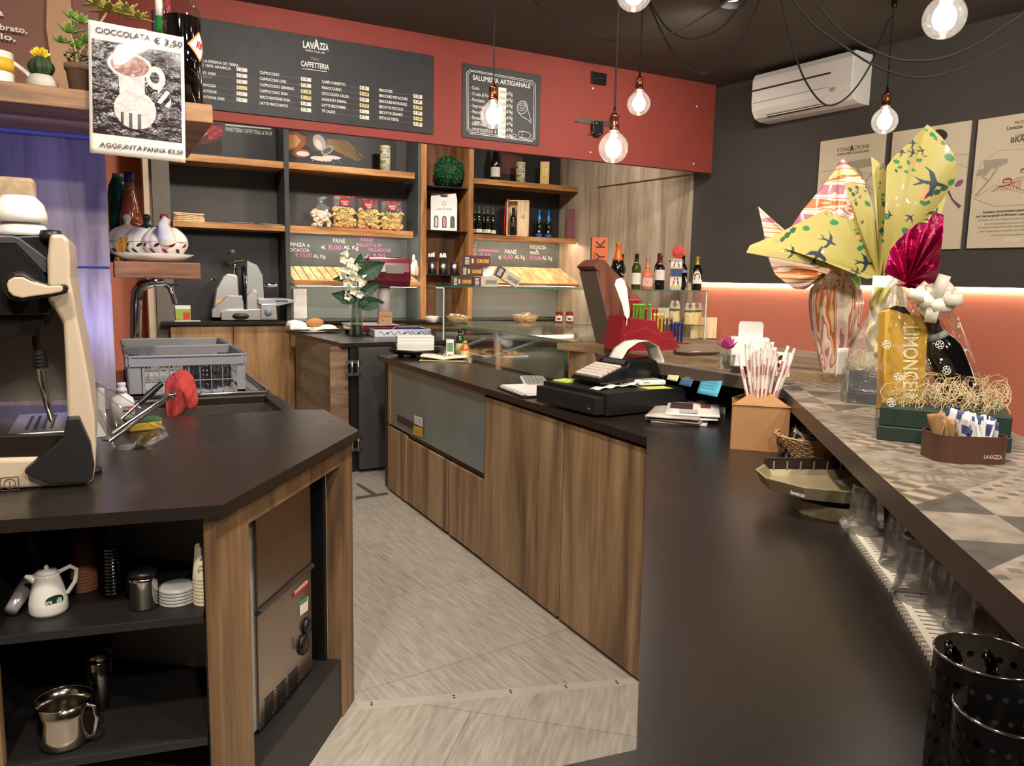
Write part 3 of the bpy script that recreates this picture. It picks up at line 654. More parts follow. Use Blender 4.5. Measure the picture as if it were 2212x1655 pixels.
# ================================================================ bottles
GD = mat('dark_green_bottle', (14,20,14), .08, coat=.5); GG = mat('olive_bottle', (58,66,18), .08, coat=.6); GR = mat('rose_bottle', (206,120,84), .1, coat=.6)
GB = mat('black_bottle', (12,10,12), .1, coat=.5); LABW = mat('label_cream', (226,220,206), .7)
PROF = {
 'wine': [(.92,0),(1,.015),(1,.56),(.97,.62),(.8,.68),(.52,.735),(.4,.77),(.37,.82)],
 'fizz': [(.9,0),(1,.02),(1,.4),(.96,.5),(.82,.6),(.6,.68),(.45,.75),(.36,.82)],
 'squat':[(.9,0),(1,.03),(1,.42),(.93,.5),(.66,.58),(.38,.63),(.34,.70),(.34,.80)]}
def bottle(label, loc, h, r, style='wine', glass=None, cap=BLKSAT, lab=LABW, lz=(.16,.46), capz=.76, name='wine_bottle', group=None, neck=None, ln=None, rz=0, lab_arc=1.5, extra=None):
    t = thing(name, label, 'bottle', loc, rz, group)
    p = [(a*r, b*h) for a, b in PROF[style]]; top = [(p[-1][0], h*.98), (p[-1][0]*.9, h)]
    build('glass_body', MB().lathe([(.001,.004*h)]+p+top, 24), glass or GD, t)
    nr = p[-1][0]; cp = [(q[0]*1.04+.0006, q[1]) for q in p if q[1] >= capz*h]
    z0 = capz*h; r0 = nr*1.06
    for (ra, za), (rb, zb) in zip(p[:-1], p[1:]):
        if za <= z0 <= zb: r0 = (ra+(rb-ra)*(z0-za)/(zb-za))*1.04+.0006
    build('capsule', MB().lathe([(r0,z0)]+cp+[(nr*1.06+.0006,h*.95),(nr*1.16,h*.955),(nr*1.16,h*.985),(nr*1.0,h*1.003),(.001,h*1.004)], 20), cap, t)
    if lab:
        mb = MB(); rr = r*1.012
        mb.surf(lambda u, v: (rr*math.sin((u-.5)*2*lab_arc), -rr*math.cos((u-.5)*2*lab_arc), h*(lz[0]+(lz[1]-lz[0])*v)), 16, 1)
        mats = [lab, mat('print_dark', (70,66,64), .7)]
        for i, (zz, ww) in enumerate(((.75,.5),(.6,.7),(.45,.4),(.25,.55))):
            z_ = h*(lz[0]+(lz[1]-lz[0])*zz); mb.surf(lambda u, v: ((rr+.0004)*math.sin((u-.5)*ww), -(rr+.0004)*math.cos((u-.5)*ww), z_+.0022*(v-.5)), 5, 1, 1)
        build('label', mb, mats, t)
    if neck: build('neck_band', MB().lathe([(nr*1.05+.0004,h*.70 if style=='wine' else .72*h),(nr*1.05+.0004,h*.745)], 20) if False else MB().lathe([(r0+.0006,z0-.035*h),(r0+.0004,z0)], 20), neck, t)
    return t
def tocam(p): return math.atan2(-p[0], p[1]) if False else -math.atan2(p[0], p[1])
def onshelf(px, z, y): # point at depth plane y, column px, height z
    r = ray(px, 500); x = r.x*y/r.y
    for _ in range(3):
        # refine so that the point projects to px
        c = ROT.transposed() @ (Vector((x, y, z))-CP); q = IW/2+FPX*c.x/-c.z
        x += (px-q)*depth((x, y, z))/FPX/.9
    return Vector((x, y, z))
# bottles on back shelves
p = onshelf(1070, ZR1, YS+.17); bottle('large dark wine bottle with cream label on the top right shelf', p, .40, .048, 'fizz', lz=(.12,.36), rz=tocam(p))
for i, px in enumerate((1024, 1034, 1045, 1053, 1064)):
    p = onshelf(px, ZR2, YS+(.12 if i%2 else .17)); bottle('slim dark bottle with white label in the row left of the open wooden box', p, .285, .033, 'wine', cap=mat('pewter_capsule', (92,90,88), .35, .4), lz=(.08,.2), group='slim dark bottles left of the wooden box', rz=tocam(p))
for px in (1164, 1184):
    p = onshelf(px, ZR2, YS+.13); t = bottle('dark sparkling wine bottle with blue foil neck right of the wooden box', p, .29, .036, 'fizz', GB, mat('blue_foil', (40,130,200), .3, .5), mat('blue_label', (44,84,160), .6), (.03,.15), .62, group='blue necked bottles', rz=tocam(p))
    build('emblem', MB().lathe([(.012,0),(.012,.001)], 14).__class__().surf(lambda u, v: (.0368*math.sin((u-.5)*.5), -.0368*math.cos((u-.5)*.5), .055+.02*v), 4, 2), CHALKW, t)
# tins
def tin(label, loc, h, r, rz=0):
    t = thing('printed_tin', label, 'tin', loc, rz)
    m = mat('cream_tin', (206,196,164), .45)
    build('body', MB().lathe([(.001,0),(r,0),(r,h)], 28), m, t); build('lid', MB().lathe([(r*1.02,h*.86),(r*1.02,h),(r*.95,h*1.006),(.001,h*1.006)], 28), mat('cream_tin_lid', (196,190,164), .4), t)
    mb = MB(); rr = r+.0006
    def strip(z0, z1, a0, a1, m, wav=0): mb.surf(lambda u, v: (rr*math.sin(a0+(a1-a0)*u), -rr*math.cos(a0+(a1-a0)*u), h*(z0+(z1-z0)*v)+wav*math.sin(u*9)), 14, 1, m)
    strip(.5,.58,-.6,.8,0); strip(.62,.66,-.5,.6,1); strip(.3,.42,-1.2,.2,2,.004); strip(.12,.28,.0,1.2,3,.006); strip(.08,.14,-1.2,0,2,.003); strip(.7,.8,-1.2,-.5,4,.004); strip(.72,.84,.2,.9,3,.002)
    build('decoration', mb, [mat('tin_text', (60,56,50), .6), mat('tin_teal', (120,136,120), .6), mat('tin_green', (110,128,92), .6), mat('tin_grey', (150,156,146), .6), mat('tin_red', (176,74,56), .6)], t)
    for ln, z_ in (('DON PA', .515), ):
        q = MB(); q.text(ln, Matrix(((1,0,0,-r*.55),(0,0,-1,-r-.0012),(0,1,0,h*z_),(0,0,0,1))), h*.055, 0, w=r*1.1, bold=.02); build('lettering', q, mat('lettering_light', (230,226,210), .6), t)
    return t
p = onshelf(832, ZM1, YS+.10); tin('cream illustrated tube tin on the middle top shelf', p, .235, .049, tocam(p))
p = onshelf(1124, ZR1, YS+.14); tin('cream illustrated tin between the large wine bottle and the gold box', p, .215, .048, tocam(p))
def carton(name, label, loc, sx, sy, sz, m, rz=0, cat='box', bevel=.002):
    t = thing(name, label, cat, loc, rz); build('carton', MB().bx(-sx/2,sx/2,-sy/2,sy/2,0,sz), m, t, bevel=bevel); return t
def ftext(mb, s, x, y, z, h, m=0, w=None, bold=0, align='LEFT', rot=0):   # text on a box front that faces -y
    R_ = Matrix.Rotation(rot, 4, 'Z'); mb.text(s, Matrix(((1,0,0,x),(0,0,-1,y),(0,1,0,z),(0,0,0,1))) @ R_, h, m, w=w, bold=bold, align=align); return mb
p = onshelf(1176, ZR1, YS+.12); t = carton('gold_box', 'tall gold gift box marked 10 on the top right shelf', p, .095, .08, .24, mat('gold_card', (186,158,86), .4, .2), tocam(p))
mb = ftext(MB(), '10', -.026, -.0405, .135, .036, bold=.01)
for z_ in (.12,.11,.10,.05): mb.bx(-.022,.022,-.0412,-.0402,z_,z_+.0016)
build('lettering', mb, mat('pale_gold_print', (236,222,180), .5), t)
p = onshelf(1232, ZR2, YS+.05); t = carton('maroon_box', 'tall maroon gift box at the right end of the shelf', p, .085, .085, .31, mat('maroon_card', (112,44,56), .5), tocam(p))
# wooden wine box
p = onshelf(1118, ZR2, YS+.10); t = thing('wooden_wine_box', 'open pale wooden wine box with red ribbon on top, on the right shelf', 'box', p, tocam(p)-.08)
W2, H2, D2 = .23, .37, .09
mb = MB().bx(-W2/2,W2/2,D2/2-.008,D2/2,0,H2).bx(-W2/2,-W2/2+.012,-D2/2,D2/2,0,H2).bx(W2/2-.012,W2/2,-D2/2,D2/2,0,H2).bx(-W2/2,W2/2,-D2/2,D2/2,0,.012).bx(-W2/2,W2/2,-D2/2,D2/2,H2-.012,H2).bx(-.004,.004,-D2/2,D2/2,.012,H2-.012)
build('case', mb, W_BOXW, t); build('sliding_lid', MB().bx(.006,W2/2-.014,-D2/2+.004,-D2/2+.01,.014,H2-.014), W_BOXW, t)
mb = MB(); c0 = (.055,-D2/2+.0025,.2)
for i in range(12):
    a = i*PI/6; mb.tube([(c0[0]+.008*math.cos(a), c0[1], c0[2]+.008*math.sin(a)), (c0[0]+.024*math.cos(a+.25), c0[1], c0[2]+.024*math.sin(a+.25))], .0016, 5)
build('branded_rosette', mb, mat('burnt_mark', (150,104,60), .7), t)
rb = MB().tube([(-W2/2+.03,-.05,H2+.004),(-W2/2+.01,-.055,H2+.004),(-W2/2-.012,-.045,H2*.9),(-W2/2-.022,-.035,H2*.4),(-W2/2-.02,-.03,.03)], .006, 6)
for k in (-1,1): rb.surf(lambda u, v: (-.02+k*.03*math.sin(PI*u), -.01+.03*(v-.5), H2+.003+.018*math.sin(PI*u)*1), 10, 3)
build('ribbon', rb, mat('red_ribbon', (190,26,34), .35), t, solid=.001)
q = t.location+Vector((-.055, -.0, .012)); bottle('dark wine bottle standing inside the open wooden box', q, .28, .034, 'wine', lz=(.3,.5), lab=mat('dark_label', (60,44,52), .6), rz=tocam(q))
# snack bags
def bag(label, loc, w, h, fill, top, red=True, txt=True, rz=0, tie=False):
    t = thing('snack_bag', label, 'bag', loc, rz)
    D_ = w*.34
    def sh(u, v):
        a = 2*PI*u; e = math.sin(min(1, (1-v)*2.2+.02)*PI/2) if v > .5 else math.sin(min(1, v*3+.35)*PI/2)
        wx = w/2*(.9+.1*math.sin(PI*v)); 
        if tie: wx *= (1 if v < .62 else max(.1, 1-(v-.62)*4.2)) if v < .86 else .3+(v-.86)*2.4
        x = wx*math.copysign(abs(math.cos(a))**.8, math.cos(a)); y = D_/2*e*math.sin(a)*(1 if not tie or v < .7 else .4)
        return (x+.002*math.sin(v*31+a*3), y+.003*math.sin(v*23+u*40), h*v)
    build('clear_bag', MB().surf(sh, 28, 22, cu=True), film('bag_film', (250,250,248), .06, .08, .5, 60), t)
    mb = MB(); rnd = random.Random(int(w*1e5)+len(label)); N = 150 if not tie else 60
    for i in range(N):
        x = rnd.uniform(-.44,.44)*w; z = rnd.uniform(.02, fill)*h; y = rnd.uniform(-.42,.1)*D_*(1-abs(x/w)*.8); s_ = rnd.uniform(.012,.02)*w/.14
        K = Matrix.Translation((x,y,max(z,s_))) @ Matrix.Rotation(rnd.uniform(0,6),4,'Z') @ Matrix.Rotation(rnd.uniform(0,3),4,'X')
        mb.M = K
        if tie: mb.sph((0,0,0), s_*1.1, 8, 0, (1.2,.8,.6))
        else: mb.surf(lambda u, v: ((u-.5)*2*s_*1.1, (v-.5)*2*s_*.8*(1-(2*u-1)**2*.6), .5*s_*((u*2-1)**2-(v*2-1)**2)), 4, 3)
    mb.M = Matrix.Identity(4); c = build('contents', mb, mat('crisps', (240,212,146), .55, var=.1, bs=60) if not tie else mat('white_biscuits', (226,208,184), .7), t, solid=0 if tie else .0012); c['kind'] = 'stuff'
    if red:
        R1 = mat('bag_red', (178,22,34), .35)
        build('seal', MB().surf(lambda u, v: ((u-.5)*w*.96, .004*math.sin(u*20), h*(.955+.05*v)+.003*math.sin(u*7)), 16, 2), R1, t, solid=.001)
        build('bottom_seal', MB().surf(lambda u, v: ((u-.5)*w*.9, -D_*.42+.004*math.sin(u*14), .003+.014*v), 12, 1), R1, t, solid=.001)
        build('logo_badge', MB().surf(lambda u, v: (w*.03+(u-.5)*w*.46, -D_*.47+.0, h*(.69+.19*v)+.006*math.sin(u*4)), 8, 4), R1, t, solid=.001)
        L = ftext(MB(), 'Snack', -w*.13, -D_*.47-.003, h*.80, h*.05, w=w*.3, bold=.02); ftext(L, 'Day', -w*.05, -D_*.47-.003, h*.72, h*.055, w=w*.2, bold=.02)
        ftext(L, 'Sfoglie', -w*.2, -D_*.5-.002, h*.60, h*.04, 1, w=w*.46); build('lettering', L, [WHITE, mat('ink_brown', (60,40,30), .6)], t)
    else:
        build('label', MB().surf(lambda u, v: ((u-.42)*w*.52, -D_*.47, h*(.34+.2*v)), 4, 2), PAPER, t, solid=.0008)
        build('tie', MB().lathe([(.006,-.006),(.009,0),(.006,.006)], 10, c=(0,0,h*.84)), PAPER, t)
    return t
for px, lb, w, h, kw in ((694, 'tied clear bag of white biscuits at the left of the crisp bags', .185, .28, dict(fill=.55, top=1, red=False, tie=True)),
                      (744, 'crisp bag with red seal next to the tied biscuit bag', .21, .30, dict(fill=.62, top=1)),
                      (795, 'middle crisp bag of the three red sealed bags', .20, .285, dict(fill=.66, top=1)),
                      (846, 'rightmost crisp bag, with red seal, near the shelf end', .21, .28, dict(fill=.60, top=1))):
    p = onshelf(px, ZM2, YS+.13); bag(lb, p, w, h, rz=tocam(p), **kw)
# green ball
p = onshelf(969, ZCS[0], YS+.16); R_ = .162
t = thing('topiary_ball', 'round artificial boxwood ball on the top metal shelf', 'ornament', p)
build('core', MB().sph((0,0,R_), R_*.9, 24), mat('deep_green', (18,48,26), .8), t)
mb = MB(); rnd = random.Random(3)
for i in range(3200):
    z = rnd.uniform(-1,1); a = rnd.uniform(0,2*PI); s_ = math.sqrt(1-z*z); n_ = Vector((s_*math.cos(a), s_*math.sin(a), z))
    if n_.y > .5: continue
    K = (n_.to_track_quat('Z','Y').to_matrix().to_4x4()); K.translation = n_*R_*rnd.uniform(.9,.99)+Vector((0,0,R_))
    mb.M = K @ Matrix.Rotation(rnd.uniform(0,6),4,'Z') @ Matrix.Rotation(rnd.uniform(-.9,.9),4,'X'); q = rnd.uniform(.005,.009)
    mb.add([(-q,0,0),(0,-q*.6,.001),(q,0,0),(0,q*.6,.001)], [(0,1,2,3)], rnd.randrange(3))
mb.M = Matrix.Identity(4); o = build('leaves', mb, [mat('leaf_a', (34,104,52), .4), mat('leaf_b', (58,142,76), .4), mat('leaf_c', (26,78,42), .5)], t); o['kind'] = 'stuff'
# LAUTARI carton
p = onshelf(958, ZCS[1], YS+.12); t = thing('bottle_carrier', 'white cardboard bottle carrier marked LAUTARI with three windows', 'box', p, tocam(p)+.05)
w, d_, h = .26, .11, .37
mb = MB().bx(-w/2,w/2,-d_/2,d_/2,0,h*.82); mb.add([(-w/2,-d_/2,h*.82),(w/2,-d_/2,h*.82),(w/2*.93,-.004,h),(-w/2*.93,-.004,h),(-w/2,d_/2,h*.82),(w/2,d_/2,h*.82),(w/2*.93,.004,h),(-w/2*.93,.004,h)], [(0,1,2,3),(5,4,7,6),(3,2,6,7),(1,5,6,2),(4,0,3,7)])
build('carton', mb, WHITE, t, bevel=.002)
mb = MB(); 
for i in range(3): 
    cx = -.075+i*.08
    mb.add([(cx+x,-d_/2-.001,z) for x, z in [(-.022,.03),(.022,.03),(.022,.12)]+[(.022*math.cos(a),.12+.026*math.sin(a)) for a in [k*PI/8 for k in range(1,8)]]+[(-.022,.12)]], [tuple(range(11))], 0)
    mb.add([(cx+x,-d_/2-.002,z) for x, z in [(-.013,.04),(.013,.04),(.013,.115),(.006,.135),(-.006,.135),(-.013,.115)]], [tuple(range(6))], 1+i)
build('window', mb, [mat('window_dark', (60,60,56), .4), mat('w_white', (190,190,176), .3), mat('w_pink', (214,120,120), .3), mat('w_green', (44,84,40), .3)], t)
L = ftext(MB(), 'LAUTARI', -.072, -d_/2-.001, .2, .02, w=.145, bold=.01); L.add([(.02*math.cos(a)*r_,-d_/2-.001,.265+.02*math.sin(a)*r_) for r_ in (1,.8) for a in [k*PI/10 for k in range(20)]], [(k,(k+1)%20,20+(k+1)%20,20+k) for k in range(20)])
build('lettering', L, mat('print_grey', (120,120,116), .7), t)
build('handle_slot', MB().add([(x,-.052,z) for x, z in ((-.035,h*.9),(.035,h*.9),(.035,h*.935),(-.035,h*.935))],[(0,1,2,3)]).bx(-.035,.035,-.032,-.03,h*.915,h*.945), BLKSAT, t)
# canisters with wrapped sticks
for i, (px, tall) in enumerate(((933,1),(957,1),(981,0))):
    p = onshelf(px, ZCS[2], YS+.1); t = thing('perforated_canister', ['small perforated steel canister at the left on the lowest metal shelf','small perforated steel canister of wrapped sticks in the middle on the lowest metal shelf','empty looking perforated steel canister at the right on the lowest metal shelf'][i], 'canister', p, tocam(p))
    build('cup', MB().shell([(.042,0),(.042,.125)], 24), STEEL, t)
    mb = MB()
    for a in range(-5,6):
        for k in range(8): mb.M = Matrix.Rotation(a*.24,4,'Z'); mb.bx(-.0022,.0022,-.0432,-.0422,.018+k*.013,.026+k*.013)
    mb.M = Matrix.Identity(4); build('perforation', mb, BLKSAT, t)
    if tall:
        mb = MB(); rnd = random.Random(i)
        for k in range(9): 
            a = rnd.uniform(0,6); x, y = .022*math.cos(a), .022*math.sin(a); mb.tube([(x,y,.01),(x*1.2,y*1.2,.17)], .006, 6, 0); mb.bx(x*1.25-.008,x*1.25+.008,y-.001,y+.001,.165,.165+rnd.uniform(.02,.05),1)
        o = build('wrapped_stick', mb, [mat('brown_sticks', (56,34,28), .4), PAPER], t); o['kind'] = 'stuff'
# trays and wooden cutlery on the left shelf
for i, (px, ww) in enumerate(((520,.30),(585,.27))):
    p = onshelf(px, ZL2, YS+.12); t = thing('serving_tray', ['flat pale green tray on the left shelf, left of its twin','flat pale green tray on the left shelf beside the divider'][i], 'tray', p)
    build('dish', MB().shell([(ww*.4,0),(ww*.42,.004),(ww*.5,.012)], 4, 0, t=.003), mat('mint_plastic', (150,170,156), .4), t, rz=PI/4)
p = onshelf(408, ZL2, YS+.1); rnd = random.Random(5)
for i in range(5):
    t = thing('wooden_board_strip', 'short raw wooden stick in the small pile at the left end of the shelf', 'wood stick', p+Vector((0,0,.004+i*.0145)), rnd.uniform(-.5,.5), 'pile of wooden sticks')
    build('stick', MB().bx(-.13,.13,-.014,.014,0,.012), W_BOXW, t, bevel=.003)
# face-shaped white ornament on the middle side panel
t = thing('wall_ornament', 'white face shaped ornament with pink ear on the green side panel', 'ornament', (X(903)-.012, YS+.05, Z(880,605)))
mb = MB().sph((0,0,.12), .075, 16, 0, (.5,.6,1.1)).sph((-.02,-.02,.21), .03, 12, 0, (.5,.6,1.3)).sph((-.03,.02,.1), .05, 12, 0, (.6,.8,1))
build('head', mb, WHITEC, t); build('ear', MB().sph((0,-.06,.09), .035, 12, 0, (.5,.5,1.6)), mat('pink_ear', (226,176,150), .5), t)
# ================================================================ ham slicer
p = Vector((onshelf(545, ZC, YS-.02-.0).x, 7.05, ZC)); 
p = onshelf(552, ZC, 7.12); t = thing('meat_slicer', 'brushed aluminium meat slicer on the back worktop', 'slicer', p, -.12)
ALU = mat('cast_aluminium', (190,188,184), .3, .9); k = .0044
def P2(px, py): return ((px-552)*k, -(py-690)*k)   # slicer local x,z from picture offsets
def ext(nm, pts, y0, y1, m, bv=.006):
    q = [P2(*a) for a in pts]; n = len(q); mb = MB(); ar = sum(q[i][0]*q[(i+1)%n][1]-q[(i+1)%n][0]*q[i][1] for i in range(n))
    if ar < 0: q = q[::-1]
    v = [(x,y0,z) for x, z in q]+[(x,y1,z) for x, z in q]
    mb.add(v, [tuple(range(n)), tuple(range(n,2*n))[::-1]]+[(i,n+i,n+(i+1)%n,(i+1)%n) for i in range(n)]); return build(nm, mb, m, t, bevel=bv, seg=3)
ext('base', [(487,688),(487,672),(498,668),(591,665),(592,688)], -.17, .16, ALU); ext('base_step', [(470,684),(470,668),(500,640),(530,640),(530,684)], -.10, .17, ALU)
ext('motor_housing', [(472,668),(478,628),(492,602),(500,597),(516,598),(522,604),(524,668)], -.09, .1, ALU, .015)
ext('control_panel', [(560,668),(561,656),(590,655),(591,686),(560,686)], -.185, -.1, ALU)
build('switch_plate', MB().lathe([(.001,0),(.036,0),(.036,.01),(.03,.014),(.001,.014)], 20), BLKSAT, t, loc=(P2(523,680)[0], -.172, P2(523,680)[1])).rotation_euler = (PI/2,0,0)
LAST[0].scale = (1.9,.8,1)
build('dial', MB().lathe([(.001,0),(.034,0),(.032,.03),(.001,.03)], 24), mat('dial_blue_grey', (120,138,150), .3), t, loc=(P2(575,671)[0], -.185, P2(575,671)[1]), rot=(PI/2,0,0))
# blade disc and guard
cb = P2(538, 620); mb = MB().lathe([(.001,-.006),(.15,-.004),(.155,0),(.15,.004),(.001,.006)], 48); o = build('blade', mb, CHROME, t, loc=(cb[0]-.012, .0, cb[1]), rot=(0,PI/2,0))
o = build('blade_guard', MB().lathe([(.155,-.015),(.168,-.015),(.168,.015),(.155,.015),(.155,-.015)], 48), BLKSAT, t, loc=(cb[0]-.03,0,cb[1]), rot=(0,PI/2,0))
ext('gauge_plate', [(536,668),(538,572),(556,580),(566,600),(568,655),(566,668)], -.13, -.115, film('slicer_guard', (225,228,226), .2, .2, haze=.35), .0)
ext('sharpener', [(500,578),(500,560),(508,556),(528,560),(534,566),(533,572),(516,575),(510,580)], -.03, .03, CHROME, .008)
build('sharpener_post', MB().lathe([(.012,0),(.012,.12)], 12, c=(P2(515,600)[0],0,P2(515,600)[1])), CHROME, t)
build('sharpener_knob', MB().lathe([(.001,0),(.02,0),(.022,.02),(.001,.028)], 14, c=(P2(512,558)[0],0,P2(512,557)[1])), mat('knob_green_grey', (96,104,98), .4), t)
ext('carriage_arm', [(534,640),(548,626),(556,632),(556,668),(534,668)], -.15, -.05, ALU, .01)
ext('food_tray', [(556,656),(556,646),(600,644),(626,648),(626,652),(592,660)], -.16, .05, ALU, .004)
o = build('pusher_handle', MB().sph((0,0,0), .05, 16, 0, (1.3,.35,.4)), CHROME, t, loc=(P2(581,619)[0],-.1,P2(581,619)[1]))
build('carriage_handle', MB().tube([(0,0,0),(.05,0,.004),(.1,0,0)], .014, 10), mat('dial_blue_grey'), t, loc=(P2(590,648)[0],-.17,P2(590,648)[1]))
build('side_knob', MB().lathe([(.008,0),(.008,.03),(.02,.032),(.02,.045),(.001,.045)], 12), CHROME, t, loc=(P2(480,611)[0],0,P2(480,611)[1]), rot=(0,-PI/2,0))
build('rating_label', MB().bx(*(P2(479,0)[0],P2(499,0)[0]), -.0915,-.0905, P2(0,654)[1],P2(0,648)[1]), mat('amber_sticker', (226,168,52), .5), t)
for x, y in ((-.25,-.12),(.15,-.12),(-.25,.12),(.15,.12)): build('foot', MB().lathe([(.018,0),(.018,.012)], 10, c=(x,y,-.0)), RUBBER, t)
# food box by slicer
p = onshelf(396, ZC, 7.15); t = carton('snack_box', 'green printed food box on the back worktop left of the slicer', p, .12, .07, .13, mat('box_green', (150,172,70), .6), tocam(p))
mb = MB().bx(-.06,.06,-.0358,-.0352,.1,.13, 0).bx(.0,.055,-.0362,-.0356,.01,.07,1).bx(-.05,-.02,-.0362,-.0356,.005,.02,2); build('print', mb, [WHITE, mat('print_red', (196,60,60), .6), mat('print_orange', (226,110,50), .6)], t)
p = onshelf(405, ZC, 7.05); o = build('paper_slip', MB().bx(-.1,.1,-.04,.04,0,.004), PAPER, loc=p); tag(o, 'white paper slip lying in front of the green food box', 'paper')
# ================================================================ things on the red wall
PR = Plane((0, 5.199), (1, 5.199))
def wallthing(name, label, cat, P, pc): 
    p = P.hit(*pc); return thing(name, label, cat, p)
def localize(mb, t):
    mb.v = [v-t.location for v in mb.v]; return mb
def slabpx(mb, P, pts, m=0, t0=0, t1=.008):
    a = [P.hit(x,y,t0) for x,y in pts]; b = [P.hit(x,y,t1) for x,y in pts]; b = [q+P.n*(t1-t0)-(q-q) if False else a[i]+P.n*(t1-t0) for i, q in enumerate(b)]
    n = len(a); mb.add(a+b, [tuple(range(n,2*n)), tuple(range(n))[::-1]]+[(i,(i+1)%n,n+(i+1)%n,n+i) for i in range(n)], m); return mb
def rect_on(P, x0, y0, x1, y1):   # world rectangle whose top-left and bottom-right corners are the given pixels
    a, b = P.hit(x0,y0), P.hit(x1,y1); return P.u_of(a), P.u_of(b), b.z, a.z
def panel(P, t, u0, u1, z0, z1, th, m, nm='panel'):
    mb = MB(); mb.M = Matrix(((P.u.x,0,P.n.x,P.o.x),(P.u.y,0,P.n.y,P.o.y),(0,1,0,0),(0,0,0,1))); mb.bx(u0,u1,z0,z1,0,th); localize(mb, t); return build(nm, mb, m, t, bevel=.0015)
t = wallthing('menu_board', 'long black coffee menu board with four price columns on the red wall', 'menu board', PR, (680,200))
u0, u1, z0, z1 = rect_on(PR, 330, 60, 935, 291); z1 = PR.hit(935,121).z; z0 = PR.hit(935,291).z
panel(PR, t, u0, u1, z0, z1, .012, BOARD); PRm = Plane((0, 5.199-.0125), (1, 5.199-.0125))
L = MB()
def mt(s, x, y, h, w, m=0, bold=.02): wtext(L, PRm, s, x, y, h, m, wpx=w, bold=bold)
mt('LAV', 654, 102, 13, 24, 0, .05); mt('A', 678, 105, 19, 13, 0, .05); mt('ZZA', 691, 106.5, 13, 19, 0, .05); mt('TORINO, ITALIA, 1895', 659, 110, 3.6, 42, 0, .01); mt('Menù', 671, 129, 7, 17, 3, 0); mt('CAFFETTERIA', 650, 142, 10.5, 60, 0, .03)
pline(L, PRm, [(653,148),(706,155)], 1.2, 0)
slope = lambda x0: .105
def menu_col(items, x, y0, dy, ws, px, pw, ph, dyp, prices):
    for i, (s, w_) in enumerate(zip(items, ws)):
        if s: mt(s, x, y0+i*dy, 5.6, w_, 0, .025)
        if s: pline(L, PRm, [(x+(w_ or 0)+1, y0+i*dy+(w_ or 0)*.12), (px-1, y0+i*dy+(px-x)*.125)], .5, 4)
    for i, s in enumerate(prices):
        yy = y0+dyp+i*dy; u = [(px,yy),(px+pw,yy+3),(px+pw,yy+3+ph),(px,yy+ph)]
        ppoly(L, PRm, u, 1 if len(s) > 3 else 2, .0006); wtext(L, PRm, '€ '+s, px+2, yy+ph-1.5, 5, 5, wpx=pw-4 if len(s) > 3 else 12, bold=.02, off=.0012)
menu_col(['ESPRESSO LA RESERVA DE TIERRA','','ESPRESSO DEK','','GINSENG ERACLEA','MACCHIATONE','MACCHIATONE DEK'], 405, 129, 13.1, [109,0,61,0,61,62,80], 511, 23, 8, 16, ['.00','.00','.00','1,50','.00','.00'])
mt('MISCELE 100% ARABICA', 408, 139, 5.6, 89, 0, .025)
mt('ERACLEA', 437, 167, 5, 20, 3, .01)
menu_col(['CAPPUCCINO','CAPPUCCINO DEK','CAPPUCCINO GINSENG','CAPPUCCINO SOIA','MACCHIATONE SOIA','LATTE MACCHIATO'], 561, 159, 13.2, [42,57,73,60,65,60], 650, 22, 8, 7, ['.00','.00','1,80','1,70','.00','.00'])
menu_col(['CAFFÈ CORRETTO','MAROCCHINO','CIOCCOLATA CALDA','AGGIUNTA PANNA','LATTE BICCHIERE','TÈ CALDO'], 695, 179, 12.6, [51,42,58,53,51,29], 777, 20, 8, 6, ['.00','2,00','.00','0,50','1,.','2,.'])
menu_col(['BRIOCHES','BRIOCHES PISTACCHIO','BRIOCHES INTEGRALE','BISCOTTO PICCOLO','BISCOTTO GRANDE','FETTA DI TORTA'], 819, 197, 12, [28,61,59,51,50,42], 893, 19, 8, 6, ['.00','.00','1,30','.00','1,60','.00'])
localize(L, t); build('lettering', L, [CHALKW, mat('price_gold', (206,184,120), .6), mat('price_cream', (214,206,190), .6), mat('menu_gold', (150,128,84), .6), mat('rule_grey', (112,110,106), .7), BLKSAT], t)
t = wallthing('price_board', 'black salumeria artigianale price board with white line border on the red wall', 'menu board', PR, (1080,225))
panel(PR, t, *(lambda r: (r[0], r[1], PR.hit(999,297).z, PR.hit(999,136).z))(rect_on(PR, 999,136,1164,310)), .008, BOARDK)
PR2 = Plane((0, 5.199-.009), (1, 5.199-.009)); L = MB()
def bt(s, x, y, h, w, m=0, bold=.02): wtext(L, PR2, s, x, y, h, m, wpx=w, bold=bold)
for dd in (0, 3.2): 
    a, b, c, d_ = (1008+dd, 150+dd), (1157-dd, 176+dd), (1155-dd, 307-dd), (1009+dd, 287-dd)
    pline(L, PR2, [(a[0]+6,a[1]+.6),(b[0]-6,b[1]-1)], 1.1); pline(L, PR2, [(b[0],b[1]+6),(c[0],c[1]-6)], 1.1); pline(L, PR2, [(c[0]-6,c[1]-1),(d_[0]+6,d_[1]+1)], 1.1); pline(L, PR2, [(d_[0],d_[1]-6),(a[0],a[1]+6)], 1.1)
    for q, s1, s2 in ((a,1,1),(b,-1,1),(c,-1,-1),(d_,1,-1)): pline(L, PR2, [(q[0]+6*s1,q[1]+.6*s1),(q[0]+4*s1,q[1]+4*s2),(q[0],q[1]+6*s2)], 1.1)
bt('SALUMERIA ARTIGIANALE', 1021, 172, 10, 124, 0, .03)
for i, (s, w_) in enumerate((('- Cotto',19),('- Crudo di Parma',48),('- Porchetta',31),('- Sopressa',29),('- Pancetta',28),('- Bresaola',28),('- Salame dolce',34),('- MORTADELLA  €',56))): bt(s, 1016, 192+i*12.9, 7, w_, 0, .01)
bt('SPECK', 1024, 266, 5, 22)
ppoly(L, PR2, [(1077,188),(1094,191),(1092,298),(1075,295)], 1, .0008)
